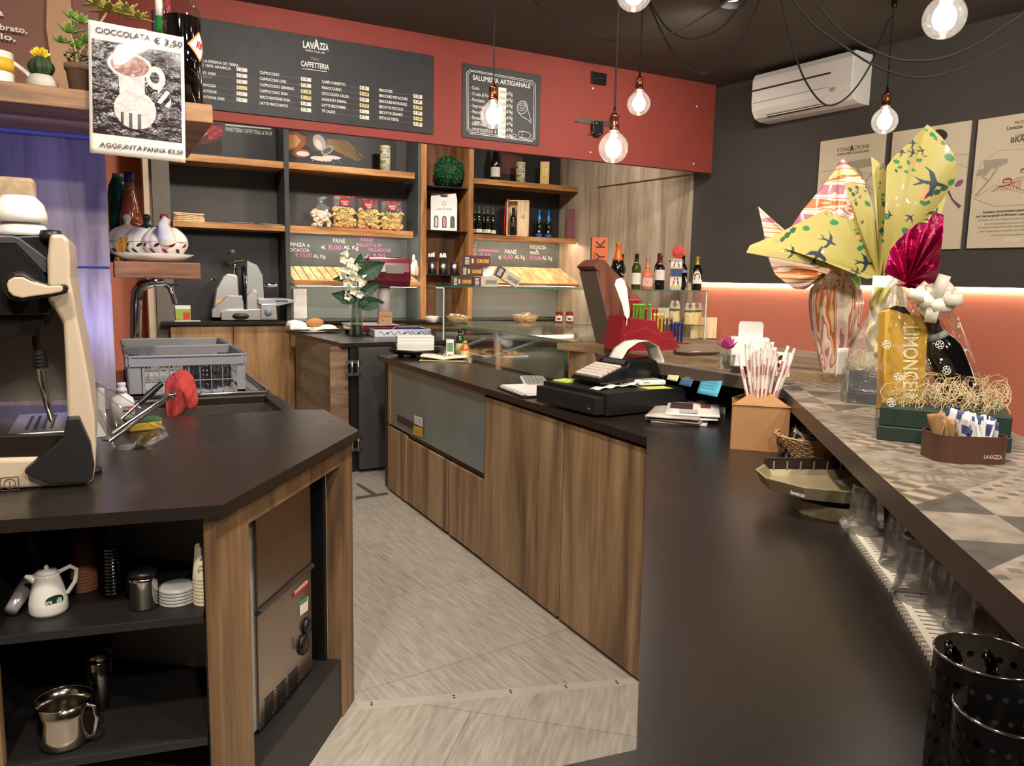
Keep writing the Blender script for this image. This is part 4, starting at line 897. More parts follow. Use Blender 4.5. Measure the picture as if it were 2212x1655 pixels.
for i, s in enumerate(('18,00','25,00','17,00','16,00','15,00','22,00','16,00','10,00')):
    bt('al Kg', 1094, 205+i*13, 7, 13); wtext(L, PR2, s, 1078, 201+i*13, 6, 2, wpx=13, off=.0014)
# ham and sausage line drawings
pline(L, PR2, ell(1128, 232, 11, 14, 20, rot=.2)+[ell(1128,232,11,14,20,rot=.2)[0]], 1.1)
for r_ in (7, 3.5): pline(L, PR2, ell(1127, 231, r_, r_*1.25, 14, rot=.2)+[ell(1127,231,r_,r_*1.25,14,rot=.2)[0]], .9)
pline(L, PR2, [(1119,242),(1128,252),(1139,258),(1144,262),(1147,260),(1144,250),(1139,235),(1132,219)], 1.1); pline(L, PR2, ell(1146,263,2,2.4,8), 1)
pline(L, PR2, ell(1124,290,4,7,14)+[ell(1124,290,4,7,14)[0]], .9); pline(L, PR2, [(1124,283),(1142,286),(1147,292),(1142,299),(1124,297)], 1); pline(L, PR2, ell(1110,293,6,3,12)+[ell(1110,293,6,3,12)[0]], .9)
localize(L, t); build('lettering', L, [CHALKW, PAPER, mat('pencil_grey', (120,116,112), .7)], t)
t = wallthing('wall_socket', 'small black socket plate high on the red wall', 'socket', PR, (1291,170))
mb = MB(); slabpx(mb, PR, [(1276,154),(1309,160),(1308,186),(1276,181)], 0, 0, .012); localize(mb, t); build('plate', mb, BLKSAT, t, bevel=.003)
mb = MB(); 
for x in (1286, 1291, 1297): slabpx(mb, PR, [(x,168),(x+2,168.3),(x+2,170.5),(x,170)], 0, .0125, .0135)
localize(mb, t); build('contact', mb, STEEL, t)
t = wallthing('wall_bracket', 'steel bar with black clamp screwed to the red wall below the socket', 'bracket', PR, (1290,275))
mb = MB(); slabpx(mb, PR, [(1245,254),(1322,264),(1322,274),(1245,264)], 0, 0, .01); localize(mb, t); build('bar', mb, STEEL, t, bevel=.001)
mb = MB(); slabpx(mb, PR, [(1277,262),(1299,264),(1299,290),(1292,296),(1284,295),(1277,288)], 0, .012, .04); localize(mb, t); build('clamp', mb, BLKSAT, t, bevel=.003)
mb = MB()
for x, y in ((1250,259),(1288,266),(1279,287),(1296,290)): 
    q = PR.hit(x,y,.042); mb.sph(tuple(q), .008, 8)
localize(mb, t); build('screw', mb, STEEL, t)
for x, y in ((1280,191),(1275,329),(1505,230),(1498,354)):
    o = build('wall_hook', MB().sph((0,0,0), .008, 8), WHITE, loc=PR.hit(x,y,.006)); tag(o, 'tiny white screw cap on the red wall', 'screw', 'white screw caps on the red wall')
# ================================================================ right wall: air conditioner and posters
PW = Plane((RWX(5.48), 5.48), (RWX(1), 1))
t = wallthing('air_conditioner', 'white wall air conditioner on the dark grey wall', 'air conditioner', PW, (1755,250))
uA, uB = PW.u_of(PW.hit(1645,232,.1)), PW.u_of(PW.hit(1862,200,.1)); zA = PW.hit(1645,268,.2).z; hh = .345
zA = PW.hit(1640,262,.16).z
prof = [(0,0),(.12,0),(.18,.02),(.215,.07),(.225,.13),(.225,.30),(.20,hh),(0,hh)]
mb = MB(); mb.M = Matrix(((PW.u.x,0,PW.n.x,PW.o.x),(PW.u.y,0,PW.n.y,PW.o.y),(0,1,0,0),(0,0,0,1)))
n = len(prof); v = [(uA,zA+z,o_) for o_, z in prof]+[(uB,zA+z,o_) for o_, z in prof]
mb.add(v, [tuple(range(n)), tuple(range(n,2*n))[::-1]]+[(i,n+i,n+(i+1)%n,(i+1)%n) for i in range(n)]); localize(mb, t); build('housing', mb, mat('ac_white', (246,242,234), .35), t, bevel=.006, seg=3)
def acstrip(nm, ua, ub, z0, z1, o0, o1, m):
    mb = MB(); mb.M = Matrix(((PW.u.x,0,PW.n.x,PW.o.x),(PW.u.y,0,PW.n.y,PW.o.y),(0,1,0,0),(0,0,0,1)))
    mb.add([(ua,zA+z0,o0),(ub,zA+z0,o0),(ub,zA+z1,o1),(ua,zA+z1,o1)], [(0,1,2,3)]); localize(mb, t); return build(nm, mb, m, t, solid=.001)
ul = uB-uA
acstrip('panel_line', uA+.004, uB-.2*ul, .215, .228, .2263, .2263, mat('ac_line', (72,52,48), .5)); acstrip('panel_line', uA+.02, uB-.22*ul, .125, .130, .2255, .2262, mat('ac_shadow', (170,164,154), .6))
acstrip('louvre_slot', uA+.12, uB-.27*ul, .012, .03, .168, .188, BLKSAT); acstrip('louvre', uA+.06, uB-.26*ul, .035, .075, .197, .219, mat('ac_white2', (236,230,220), .35))
acstrip('display', uB-.2*ul, uB-.15*ul, .095, .12, .222, .226, mat('ac_grey', (176,172,166), .5))
GLY = mat('poster_line', (176,164,142), .8); PCR = mat('poster_cream', (222,208,180), .7); GR2 = mat('poster_text', (112,104,94), .8); VIO = mat('poster_violet', (140,96,120), .8); RDL = mat('poster_red', (176,84,76), .8)
def poster(label, tl, tr, zb_px, fill, mats):
    t = wallthing('wall_poster', label, 'poster', PW, (tl[0]+20, tl[1]+60)); a, b = PW.hit(*tl), PW.hit(*tr); zt_ = (a.z+b.z)/2; zb_ = PW.hit(*zb_px).z
    panel(PW, t, PW.u_of(a), PW.u_of(b), zb_, zt_, .018, PCR, 'board'); Q = Plane(tuple((PW.o+PW.n*.0185)[:2]), tuple((PW.o+PW.n*.0185+PW.u)[:2]))
    L = MB(); fill(L, Q); localize(L, t); build('print', L, mats, t); return t
def q1(L, Q):
    wtext(L, Q, 'FOND', 1808, 329, 8, 0, wpx=28); wtext(L, Q, 'A', 1836, 326, 11, 1, wpx=9, bold=.06); wtext(L, Q, 'ZIONE', 1846, 323.5, 8, 0, wpx=31)
    wtext(L, Q, 'GIUSEPPE E PERICLE LAVAZZA ONLUS', 1808, 337, 4.6, 0, wpx=68, bold=.02)
    ppoly(L, Q, [(1831,349),(1882,342),(1886,358),(1868,361),(1858,364),(1846,361),(1832,360)], 2); pline(L, Q, [(1850,361),(1862,380),(1868,400),(1880,420)], 3.5, 2); pline(L, Q, [(1868,395),(1884,372),(1898,358)], 3, 2); ppoly(L, Q, [(1886,358),(1912,352),(1912,366),(1890,370)], 2)
    pline(L, Q, [(1772,372),(1800,368),(1840,366),(1880,376),(1912,392)], 1, 2); pline(L, Q, [(1775,395),(1820,380),(1870,396),(1905,430)], 1, 2); pline(L, Q, [(1772,430),(1800,410),(1850,425),(1910,412)], 1, 2)
def q2(L, Q):
    pline(L, Q, [(1930,430),(1960,380),(2000,350),(2060,336),(2092,333)], 1.2, 2); pline(L, Q, [(1936,350),(1980,338),(2030,345),(2090,362)], 1, 2)
    ppoly(L, Q, ell(2030,292,17,13,16), 1); wtext(L, Q, 'RESERVA DE', 2010, 291, 5, 3, wpx=28, bold=.02)
    ppoly(L, Q, [(2062,400),(2070,390),(2080,387),(2081,393),(2074,402),(2064,404)], 4)
    for k in range(3): pline(L, Q, [(2048,408+k*3),(2056+k,430+k),(2072+k*2,450-k*2)], 3, 4)
def q3(L, Q):
    for s, x, y, h, w_, b_ in (('PROGETTO',2191,269,7,46,0),('Lavazza Foundation',2174,281,7.5,90,.04),('LAMBARI E',2193,297,6,44,.02),('BRASILE',2182,309,11,58,.05)): wtext(L, Q, s, x, y, h, 0, wpx=w_, bold=b_)
    pline(L, Q, [(2172,288),(2212,284)], .6, 2); pline(L, Q, [(2172,316),(2212,312)], .6, 2)
    ppoly(L, Q, [(2124,350),(2128,346),(2176,342),(2177,352),(2160,360),(2140,366),(2130,380),(2108,380),(2112,368),(2126,364)], 2); pline(L, Q, [(2156,360),(2140,385),(2120,408),(2107,424)], 4, 2); pline(L, Q, [(2136,392),(2120,380)], 3, 2)
    pline(L, Q, [(2100,420),(2120,350),(2160,325),(2212,322)], 1, 2); pline(L, Q, [(2110,425),(2150,400),(2212,418)], 1.2, 2); pline(L, Q, [(2100,428),(2150,446),(2212,442)], 1.2, 2)
    for k in range(9): pline(L, Q, [(2146+k*7,414-k*.5),(2156+k*6,404-k*1.4),(2170+k*5,402-k*2)], 1.1, 4)
    pline(L, Q, [(2140,416),(2160,402),(2185,400),(2212,412)], 1.2, 4); pline(L, Q, [(2180,400),(2196,386),(2212,382)], 1.2, 4)
    for x, y in ((2166,396),(2204,374)): ppoly(L, Q, [(x,y),(x+20,y-2),(x+21,y-9),(x+12,y-13),(x,y-8)], 4); ppoly(L, Q, [(x+3,y-2),(x+17,y-3),(x+17,y-7),(x+3,y-6)], 5, .0016)
    for i, (s, x, w_) in enumerate((('Sosteniamo i piccoli produttori aiutandoli a confrontarsi',2123,130),('con i mercati globali ed affrontare i cambiamenti climatici',2108,150))): wtext(L, Q, s, x, 461+i*9, 5, 0, wpx=w_, bold=.05)
    for i, (s, x, w_) in enumerate((('La Reserva de Tierra! Brasile contiene caffè del progetto',2112,140),('dove la Fondazione Lavazza sostiene i gruppi',2126,120),('di piccoli produttori di caffè, aiutandoli ad adottare',2111,140),('per migliorare la qualità del caffè, facilitare',2116,130),('e far fronte al cambiamento climatico',2141,110))): wtext(L, Q, s, x, 478+i*8, 4, 2, wpx=w_, bold=.02)
    wtext(L, Q, 'LAVAZZA', 2164, 522, 7, 3, wpx=38, bold=.05)
pm = [GR2, mat('poster_black', (60,56,54), .8), GLY, mat('poster_white', (240,234,220), .8), VIO, PCR]
poster('cream poster headed FONDAZIONE on the grey wall behind the pink wrapped egg', (1776,303), (1916,288), (1776,520), q1, pm)
poster('middle cream poster with violet vanilla pods, half hidden by yellow wrapping', (1932,285), (2101,262), (2070,538), q2, pm)
pm3 = [GR2, mat('poster_black'), GLY, mat('poster_white'), RDL, PCR]
poster('rightmost cream poster with red farm houses drawing and paragraph of text', (2117,259), (2330,228), (2100,537), q3, pm3)
o = build('ceiling_box', MB().bx(-.14,.14,-.10,.10,-.10,0), BLKSAT, bevel=.005, loc=(RWX(1.9)-.14, 2.02, CEIL)); tag(o, 'black box on the ceiling edge above the right poster', 'box')
# ================================================================ pendant bulbs
def bulbthing(label, px, py, rpx, D, group=None, hook=None):
    c = atD(px, py, D); r = rpx*D/FPX*1.0
    t = thing('pendant_bulb', label, 'pendant lamp', (c.x, c.y, c.z))
    pr = [(.001,-r)]+[(r*math.sin(a), -r*math.cos(a)) for a in [PI*k/14 for k in range(1,12)]]+[(r*.36,r*1.02),(r*.32,r*1.16)]
    build('glass_globe', MB().lathe(pr, 32), film('bulb_glass', (255,252,248), .03, .02, haze=.03), t)
    build('filament', MB().sph((0,0,0), r*.60, 20, 0, (.9,.9,1.1)), mat('filament_glow', (255,245,225), emit=(1,.93,.84), es=46), t)
    build('filament_stem', MB().lathe([(r*.08,r*.4),(r*.14,r*1.1)], 10), mat('stem_glow', (255,245,225), emit=(1,.9,.76), es=8), t)
    s = r/.05
    build('socket', MB().lathe([(r*.34,r*1.12),(r*.36,r*1.3),(r*.33,r*1.32),(r*.33,r*1.95),(r*.37,r*1.98),(r*.36,r*2.1),(r*.2,r*2.2),(r*.12,r*2.3),(r*.09,r*2.65),(.001,r*2.66)], 20), COPPER, t)
    rg = MB()
    for k in range(10): a = 2*PI*k/10; rg.tube([(r*.35*math.cos(a), r*.35*math.sin(a), r*1.34),(r*.35*math.cos(a), r*.35*math.sin(a), r*1.94)], r*.03, 5)
    build('socket_ribs', rg, mat('copper_dark', (92,58,44), .35, 1), t)
    top = CEIL-c.z
    build('cord', MB().tube([(0,0,r*2.6),(0,0,(r*2.6+top)/2),(0,0,top-.01)], .0042, 8), mat('cord_black', (28,24,24), .8), t)
    build('ceiling_hook', MB().lathe([(.014,top-.05),(.016,top-.045),(.016,top)], 12), BLKSAT, t)
    return c
hooks = []
for a in (('clear globe bulb hanging in front of the salumeria board', 1065, 250, 28, 3.9), ('lowest clear globe bulb, below the steel bracket', 1325, 320, 32, 3.3),
          ('globe bulb right of the black socket plate', 1380, 224, 25, 4.1), ('globe bulb in front of the grey wall beneath the air conditioner end', 1911, 262, 27, 4.55),
          ('large globe bulb at the top right corner near the ceiling', 2040, 38, 44, 2.55), ('globe bulb cut by the top edge above the middle', 1370, -16, 39, 2.9),
          ('globe bulb above the picture, nearest the foreground worktop', 1650, -420, 40, 2.0), ('globe bulb above the picture over the walkway', 900, -330, 34, 3.0), ('globe bulb above the picture on the right', 2150, -330, 40, 2.4)):  # these three hang out of view, added to the pendant cluster as fill light
    hooks.append(bulbthing(*a))
CORD = mat('cord_black')
ros = Vector((2.35, 1.95, CEIL))
t = thing('ceiling_rosette', 'black ceiling rosette where the pendant cords meet', 'rosette', tuple(ros)); build('canopy', MB().lathe([(.001,-.04),(.09,-.035),(.1,0)], 24), BLKSAT, t)
def swag(px_pts, D0, D1, label):
    # smooth curve through picture points, ends at given distances
    P_ = [atD(x, y, D0+(D1-D0)*i/(len(px_pts)-1)) for i, (x, y) in enumerate(px_pts)]
    out = []
    for i in range(len(P_)-1):
        p0 = P_[max(i-1,0)]; p1 = P_[i]; p2 = P_[i+1]; p3 = P_[min(i+2,len(P_)-1)]
        for k in range(8):
            s_ = k/8; out.append(.5*((2*p1)+(p2-p0)*s_+(2*p0-5*p1+4*p2-p3)*s_*s_+(3*p1-p0-3*p2+p3)*s_**3))
    out.append(P_[-1]); out = [Vector((q.x,q.y,min(q.z,CEIL-.006))) for q in out]
    o = build('swag_cord', MB().tube(out, .0042, 8), CORD); tag(o, label, 'cord')
swag([(1100,-55),(1152,0),(1215,48),(1290,80),(1335,88),(1400,86),(1460,68),(1530,28),(1572,0),(1620,-50)], 3.6, 2.9, 'black cord looping widest from left, its sag crossing the red wall top')
swag([(1395,-20),(1408,12),(1440,60),(1475,82),(1510,82),(1560,58),(1608,0),(1640,-50)], 4.0, 2.9, 'black cord with a shallow loop right of the middle bulb')
swag([(1395,-10),(1425,60),(1460,120),(1510,156),(1550,146),(1600,90),(1640,0),(1655,-50)], 4.0, 2.9, 'black cord with the deep loop just left of the grey wall')
swag([(1680,-50),(1688,0),(1706,80),(1735,165),(1770,217),(1800,227),(1840,200),(1880,140),(1915,55),(1930,32)], 2.9, 4.4, 'black cord looping down over the air conditioner to the hook')
swag([(1690,-50),(1714,0),(1760,55),(1830,105),(1890,142),(1960,165),(2020,164),(2090,142),(2160,105),(2220,70)], 2.9, 3.2, 'lower of the two long black cords sweeping to the right edge')
swag([(1700,-60),(1757,0),(1815,65),(1870,100),(1930,126),(1985,131),(2040,124),(2110,95),(2170,55),(2240,10)], 2.9, 2.7, 'upper of the two long black cords sweeping to the right edge')
# ================================================================ glass case on the service counter
GA, GBp = Vector((2.33, 5.60, 0)), Vector((4.50, 5.03, 0)); gu = (GBp-GA).normalized(); gn = Vector((-gu.y, gu.x, 0)); gl = (GBp-GA).length
RZG = math.atan2(gu.y, gu.x)
PGC = Plane(tuple(GA[:2]), tuple(GBp[:2]))
ZG = 1.392; ZG2 = 1.10
t = thing('glass_display_case', 'long two tier clear glass display case under the wine bottles', 'display case', (GA.x, GA.y, ZM), RZG)
h = ZG-ZM
build('top_pane', MB().bx(-.06,gl,-.02,.5,h-.008,h), GLASS, t)
build('top_pane_edge', MB().bx(-.06,gl,-.022,-.02,h-.008,h).bx(-.062,-.06,-.02,.5,h-.008,h), GLASSE, t)
build('shelf_pane', MB().bx(0,gl-.01,.01,.46,ZG2-ZM-.006,ZG2-ZM), GLASS, t)
build('shelf_pane_edge', MB().bx(0,gl-.01,.008,.01,ZG2-ZM-.006,ZG2-ZM), GLASSE, t)
build('front_pane', MB().bx(.0,gl,0,.004,0,h-.008), GLASS, t)
for x in (0, gl-.006): build('end_pane', MB().bx(x,x+.006,.004,.46,0,h-.008), GLASS, t)
for x in (0, gl-.008): build('corner_profile', MB().bx(x-.002,x+.008,-.004,.004,0,h-.008), mat('clear_edge', (190,206,200), .15), t)
build('back_rail', MB().bx(0,gl,.46,.475,0,.03), STEEL, t)
build('base_tray', MB().bx(.02,gl-.02,.02,.44,0,.012), STEEL, t)
def onG(px, z, d):   # point above the case frontage line at column px, depth d behind the front
    lo, hi = -.2, gl+.4
    for _ in range(40):
        m_ = (lo+hi)/2; q = GA+gu*m_+gn*d+Vector((0,0,z)); c = ROT.transposed() @ (q-CP); x = IW/2+FPX*c.x/-c.z
        if x < px: lo = m_
        else: hi = m_
    return q
# biscuit boxes
def biscuit(label, p, w, h, d, rz, c1, c2, txtm=0, rot=None):
    t = thing('biscuit_box', label, 'box', p, rz, rot=rot)
    build('carton', MB().bx(-w/2,w/2,-d/2,d/2,0,h), mat(c1[0], c1[1], .4), t, bevel=.001)
    L = ftext(MB(), 'GRISBÌ', -w*.02, -d/2-.001, h*.3, h*.34, 0, w=w*.46, bold=.03)
    L.bx(-w*.5,-w*.2,-d/2-.0008,-d/2-.0004,h*.02,h*.98,1)
    L.bx(-w*.2+.0,-w*.12,-d/2-.0008,-d/2-.0004,h*.25,h*.7,2)
    for k in range(6): L.bx(-w*.44,-w*.28,-d/2-.0012,-d/2-.0009,h*(.15+k*.12),h*(.2+k*.12),3)
    build('print', L, [mat(c2[0], c2[1], .4), mat('box_brown', (56,30,22), .4), mat('cream_filling', (220,180,110), .5), WHITE], t); return t
K1 = ('box_dark_brown', (66,34,24)); K2 = ('box_dark_red', (84,26,28)); K3 = ('box_silver', (180,168,150)); Y1 = ('print_yellow', (216,170,60)); Y2 = ('print_dark', (70,40,36))
bz = .087
for lb, px, lv, w, a, b, d in (('brown biscuit box at the bottom left of the stack on the glass case', 997, 0, .155, K1, Y1, .05), ('silver grey biscuit box lying beside the bottom left one', 1047, 0, .195, K3, Y2, .05),
                          ('brown biscuit box in the middle row of the stack', 1018, 1, .165, K1, Y1, .06), ('dark red biscuit box topmost of the stack', 1028, 2, .215, K2, Y1, .06)):
    p = onG(px, ZG+lv*bz*.93, d); biscuit(lb, p, w, bz*.92, .09, RZG, a, b)
p = onG(1090, ZG+.03, .05); biscuit('silver and red biscuit box leaning at an angle beside the stack', p+Vector((0,0,.015)), .21, .085, .07, 0, ('box_silver', (180,168,150)), ('print_dark', (70,40,36)), rot=(0, .52, RZG))
p = onG(1053, ZG+bz*.93, .1); t = carton('small_card_box', 'small plain white box behind the middle biscuit box', p, .09, .05, .08, WHITE, RZG)
# bottles on the case
gold = mat('gold_capsule', (206,170,80), .3, .6); orc = mat('orange_foil', (226,110,40), .35, .2); pinkc = mat('pink_foil', (206,150,140), .3, .4); redc = mat('wine_red_capsule', (96,26,32), .4)
def gb(label, px, toppx, w, d, **k):
    p = onG(px, ZG+.0005, d); kk = mpp(p); hh_ = (621-toppx)*kk*.97; return bottle(label, p, hh_, w*kk/2, rz=tocam(p), **k)
gb('olive green bottle with black cap just behind the orange foiled one', 1341, 545, 18, .3, style='wine', glass=GG)
gb('large dark sparkling bottle with orange foil neck on the glass case', 1333, 520, 30, .16, style='fizz', glass=GD, cap=orc, lab=mat('label_orange', (206,140,100), .6), lz=(.1,.25), capz=.62)
gb('green wine bottle with plain white slanted label on the glass case', 1373, 543, 20, .16, style='wine', glass=GG, lz=(.14,.46), neck=LABW)
gb('round shouldered rose bottle with pink foil on the glass case', 1397, 550, 24, .15, style='squat', glass=GR, cap=pinkc, lab=mat('label_pink', (222,176,170), .6), lz=(.1,.36), capz=.66)
gb('red wine bottle with maroon capsule standing second behind the cream label one', 1421, 541, 20, .28, style='wine', glass=GB, cap=redc)
gb('red wine bottle with maroon capsule and square cream label on the case', 1424, 546, 21, .15, style='wine', glass=GB, cap=redc, lz=(.28,.58), neck=LABW)
gb('dark wine bottle mostly hidden behind the blue and white wrapped gift', 1473, 545, 19, .3, style='wine', glass=GB, lab=mat('label_grey', (170,164,158), .6), lz=(.5,.58))
t = gb('rightmost wine bottle, gold capsule and portrait shaped white label', 1504, 547, 21, .15, style='wine', glass=GB, cap=gold, lab=None)
kk = mpp(t.location); rb_ = 21*kk/2*1.015; hb = (621-547)*kk
def pl_(u, v): 
    a = (u-.5)*(1.9 if v < .35 else 1.9*(1-((v-.35)/.65)**2*.6)); return (rb_*math.sin(a), -rb_*math.cos(a), hb*(.19+.36*v))
def pm_(u, v):
    x = (u-.5)*2; y = v*1.0
    if (x*.9)**2+((y-.72)/.2)**2 < .35 and not ((x-.1)**2*3+((y-.66)/.12)**2 < .5): return 1
    if abs(x) > .3 and .35 < y < .7 and math.sin(y*30+x*8) > -.1 and abs(x) < .75: return 1
    return 0
build('label', MB().surf(pl_, 24, 26, pm_), [LABW, mat('print_dark', (70,66,64), .7)], t)
# wrapped panettone like gift with round red tag
p = onG(1459, ZG, .13); t = thing('wrapped_gift', 'tall blue and white patterned gift with round red note on top', 'gift', p, tocam(p)); kk = mpp(p); w = 24*kk; h = 66*kk
def gm(u, v):
    y = v; x = (u*4)%1
    if .44 < y < .68: return 1
    if y < .08 or y > .92: return 2 if math.sin(x*40+y*30) > 0 else 0
    if .08 <= y < .14 or .38 < y < .44 or .68 < y < .74: return 3
    q = abs(x-.5); yy = (y-.14)/.24 if y < .44 else (y-.74)/.18
    if abs(q-.12-.12*(1-yy)) < .05: return 4 if x < .5 else 1
    return 0
hw = w/2
def gf(u, v):
    s_ = [(-hw,-hw*.8),(hw,-hw*.8),(hw,hw*.8),(-hw,hw*.8),(-hw,-hw*.8)]; k = min(int(u*4), 3); f = u*4-k; pin = 1-.12*max(0,(v-.88)/.12) ; a, b = s_[k], s_[k+1]
    return ((a[0]+(b[0]-a[0])*f)*pin, (a[1]+(b[1]-a[1])*f)*pin, h*v)
build('wrapping', MB().surf(gf, 64, 60, gm, smooth=False), [mat('gift_white', (222,214,200), .5), mat('gift_blue', (44,66,120), .5), mat('gift_brown', (120,60,50), .5), mat('gift_gold', (206,180,100), .5), mat('gift_red', (160,50,44), .5)], t)
mb = MB().bx(-hw,hw,-hw*.8,hw*.8,h-.004,h); build('top_fold', mb, mat('gift_white'), t)
mb = MB(); mb.M = Matrix.Translation((.01,-hw*.8,h+17*kk*.9)) @ Matrix.Rotation(PI/2,4,'X'); mb.lathe([(.001,-.001),(14*kk,-.001),(14*kk,.001),(.001,.001)], 28); tgm = build('round_note', mb, mat('neon_red', (238,84,78), .6), t)
L = MB()
for i in range(5): ftext(L, ['Per la','confezione','di questa','tavoletta','€ 15,00'][i], .01-9*kk, -hw*.8-.002, h+(24-i*4.2)*kk, 2.6*kk, w=18*kk, bold=.02)
build('lettering', L, BLKSAT, tgm)
build('ribbon_end', MB().sph((-hw*1.05,-.01,h*.93), .012, 8, 0, (1.2,.5,.8)).sph((hw*1.1,-.01,h*.93), .012, 8, 0, (1.2,.5,.8)), redc, t)
# orange tall box marked DOYK
p = onG(1291, ZG, .22); t = thing('tall_orange_box', 'tall orange box with big sideways letters, behind the menu stand', 'box', p, tocam(p)); kk = mpp(p)
w, h = 36*kk, 108*kk; build('carton', MB().bx(-w/2,w/2,-.04,.04,0,h), mat('orange_card', (204,100,50), .5), t, bevel=.001)
L = MB(); L.text('DOY K', Matrix.Translation((w*.34,-.041,h*.12)) @ Matrix(((0,-1,0,0),(0,0,-1,0),(1,0,0,0),(0,0,0,1))), 19*kk, 0, w=h*.82, bold=.01)
L.text('EXTRA DRY', Matrix.Translation((-w*.2,-.041,h*.3)) @ Matrix(((0,-1,0,0),(0,0,-1,0),(1,0,0,0),(0,0,0,1))), 4*kk, 0, w=h*.42); L.bx(-w/2-.0005,-w*.42,-.0408,-.0402,0,h,0)
build('lettering', L, mat('ink_brown2', (52,34,26), .6), t)
# inside / on the glass shelf
def dish(nm, label, px, z, d, r, hh_, m, cat='bowl', prof=None, n=24, g=None, fill=None):
    p = onG(px, z, d); t = thing(nm, label, cat, p); build('bowl', MB().shell(prof or [(r*.7,0),(r,hh_)], n, t=.003), m, t)
    if fill:
        rnd = random.Random(px); mb = MB()
        for i in range(14): a = rnd.uniform(0,6.28); q = rnd.uniform(0,r*.7); mb.sph((q*math.cos(a), q*math.sin(a), hh_*.8+rnd.uniform(0,.02)), r*.2, 8, rnd.randrange(2), (1.2,1,.7))
        o = build('contents', mb, fill, t); o['kind'] = 'stuff'
    return t
wk = wood('wicker', (150,104,60), (200,156,104), (226,190,140), 'x', 5)
dish('white_square_dish', 'small white square dish inside the glass case at its left end', 934, ZG2, .15, .065, .05, WHITEC, 'dish', n=4)
dish('bread_basket', 'pale woven bread basket at the left inside the glass case', 990, ZG2, .18, .10, .05, wk, 'basket', fill=[mat('bread_crust', (186,134,76), .7), mat('paper_wrap', (220,214,200), .7)])
dish('bread_basket', 'wooden looking basket with cakes in the middle of the glass case', 1134, ZG2, .2, .115, .065, wk, 'basket', fill=[mat('cake_orange', (206,140,70), .6), PAPER])
for px, lb in ((1207, 'left of two small red jam jars in the glass case'), (1230, 'right of two small red jam jars in the glass case')):
    p = onG(px, ZG2, .12); t = thing('jam_jar', lb, 'jar', p, tocam(p)); r = .033
    build('jar', MB().lathe([(.001,0),(r,.003),(r,.075),(r*.8,.085)], 20), mat('jam_red', (140,34,26), .12, coat=.5), t); build('lid', MB().lathe([(r*.9,.085),(r*.9,.1),(.001,.1)], 20), mat('lid_red', (150,40,34), .35), t)
    mb = MB().surf(lambda u, v: ((r+.001)*math.sin((u-.5)*2), -(r+.001)*math.cos((u-.5)*2), .02+.045*v), 12, 1); mb.surf(lambda u, v: ((r+.0015)*math.sin((u-.5)*.8), -(r+.0015)*math.cos((u-.5)*.8), .03+.018*v), 8, 1, 1); build('label', mb, [LABW, mat('lid_red')], t)
for i, (px, lb) in enumerate(((1456, 'tall pasta pack with printed top, left one at the right end of the glass case'), (1489, 'pasta pack in front of the twin at the right end of the glass case'), (1503, 'pasta pack half hidden behind its twin at the right end'))):
    p = onG(px, ZG2+.003, .12+(.05 if i == 2 else 0)); t = thing('pasta_pack', lb, 'bag', p, tocam(p)); kk = mpp(p); w, h = 23*kk, (50 if i == 0 else 45)*kk
    build('bag', MB().surf(lambda u, v: (math.cos(2*PI*u)*w/2*(1-.1*v), math.sin(2*PI*u)*.03*math.cos(v*1.4), h*.6*v), 20, 6, cu=True), mat('pasta_yellow', (222,190,120), .35, var=.2, bs=70), t)
    build('header', MB().surf(lambda u, v: ((u-.5)*w*(1-.35*v*v), -.008*math.cos((u-.5)*3), h*(.55+.45*v)), 12, 8, lambda u, v: 1 if v < .3 else (2 if (u-.5)**2+(v-.7)**2*.6 < .05 else 0)), [mat('header_cream', (214,200,184), .6), mat('header_green', (104,108,74), .6), mat('header_brown', (150,116,90), .6)], t, solid=.001)
p = onG(1425, ZG2, .15); t = carton('price_card', 'cream price card standing inside the glass case behind the green candy sticks', p, .15, .004, .14, mat('card_cream', (222,206,180), .7), tocam(p), 'card', .0)
L = MB(); [ftext(L, s, -.05, -.003, .1-i*.022, .012, w=.09) for i, s in enumerate(('Prodotti','Tipici','€ 4,50'))]; build('lettering', L, mat('print_tan', (170,130,100), .6), t)
p = onG(1519, ZM+.013, .1); t = thing('framed_board', 'pale wooden board leaning inside the right end of the glass case', 'board', p, RZG-.3); build('board', MB().bx(-.11,.11,0,.012,0,.18), W_BOXW, t)
for px, m, lb, w, h in ((1158, 'kraft_bag', 'small kraft packet in the lower tier of the glass case', .09, .1), (1224, 'crisps', 'grey topped packet low in the glass case under the jam jars', .07, .11), (1260, 'yellow_box', 'low yellow box at the bottom of the glass case', .12, .05)):
    p = onG(px, ZM+.013, .14); t = carton('food_packet', lb, p, w, .06, h, mat(m, {'kraft_bag':(206,190,160),'crisps':(150,146,134),'yellow_box':(206,170,80)}[m], .6), RZG, bevel=.006)
    build('label', MB().bx(-w*.35,w*.35,-.031,-.0302,h*.3,h*.7), PAPER, t)
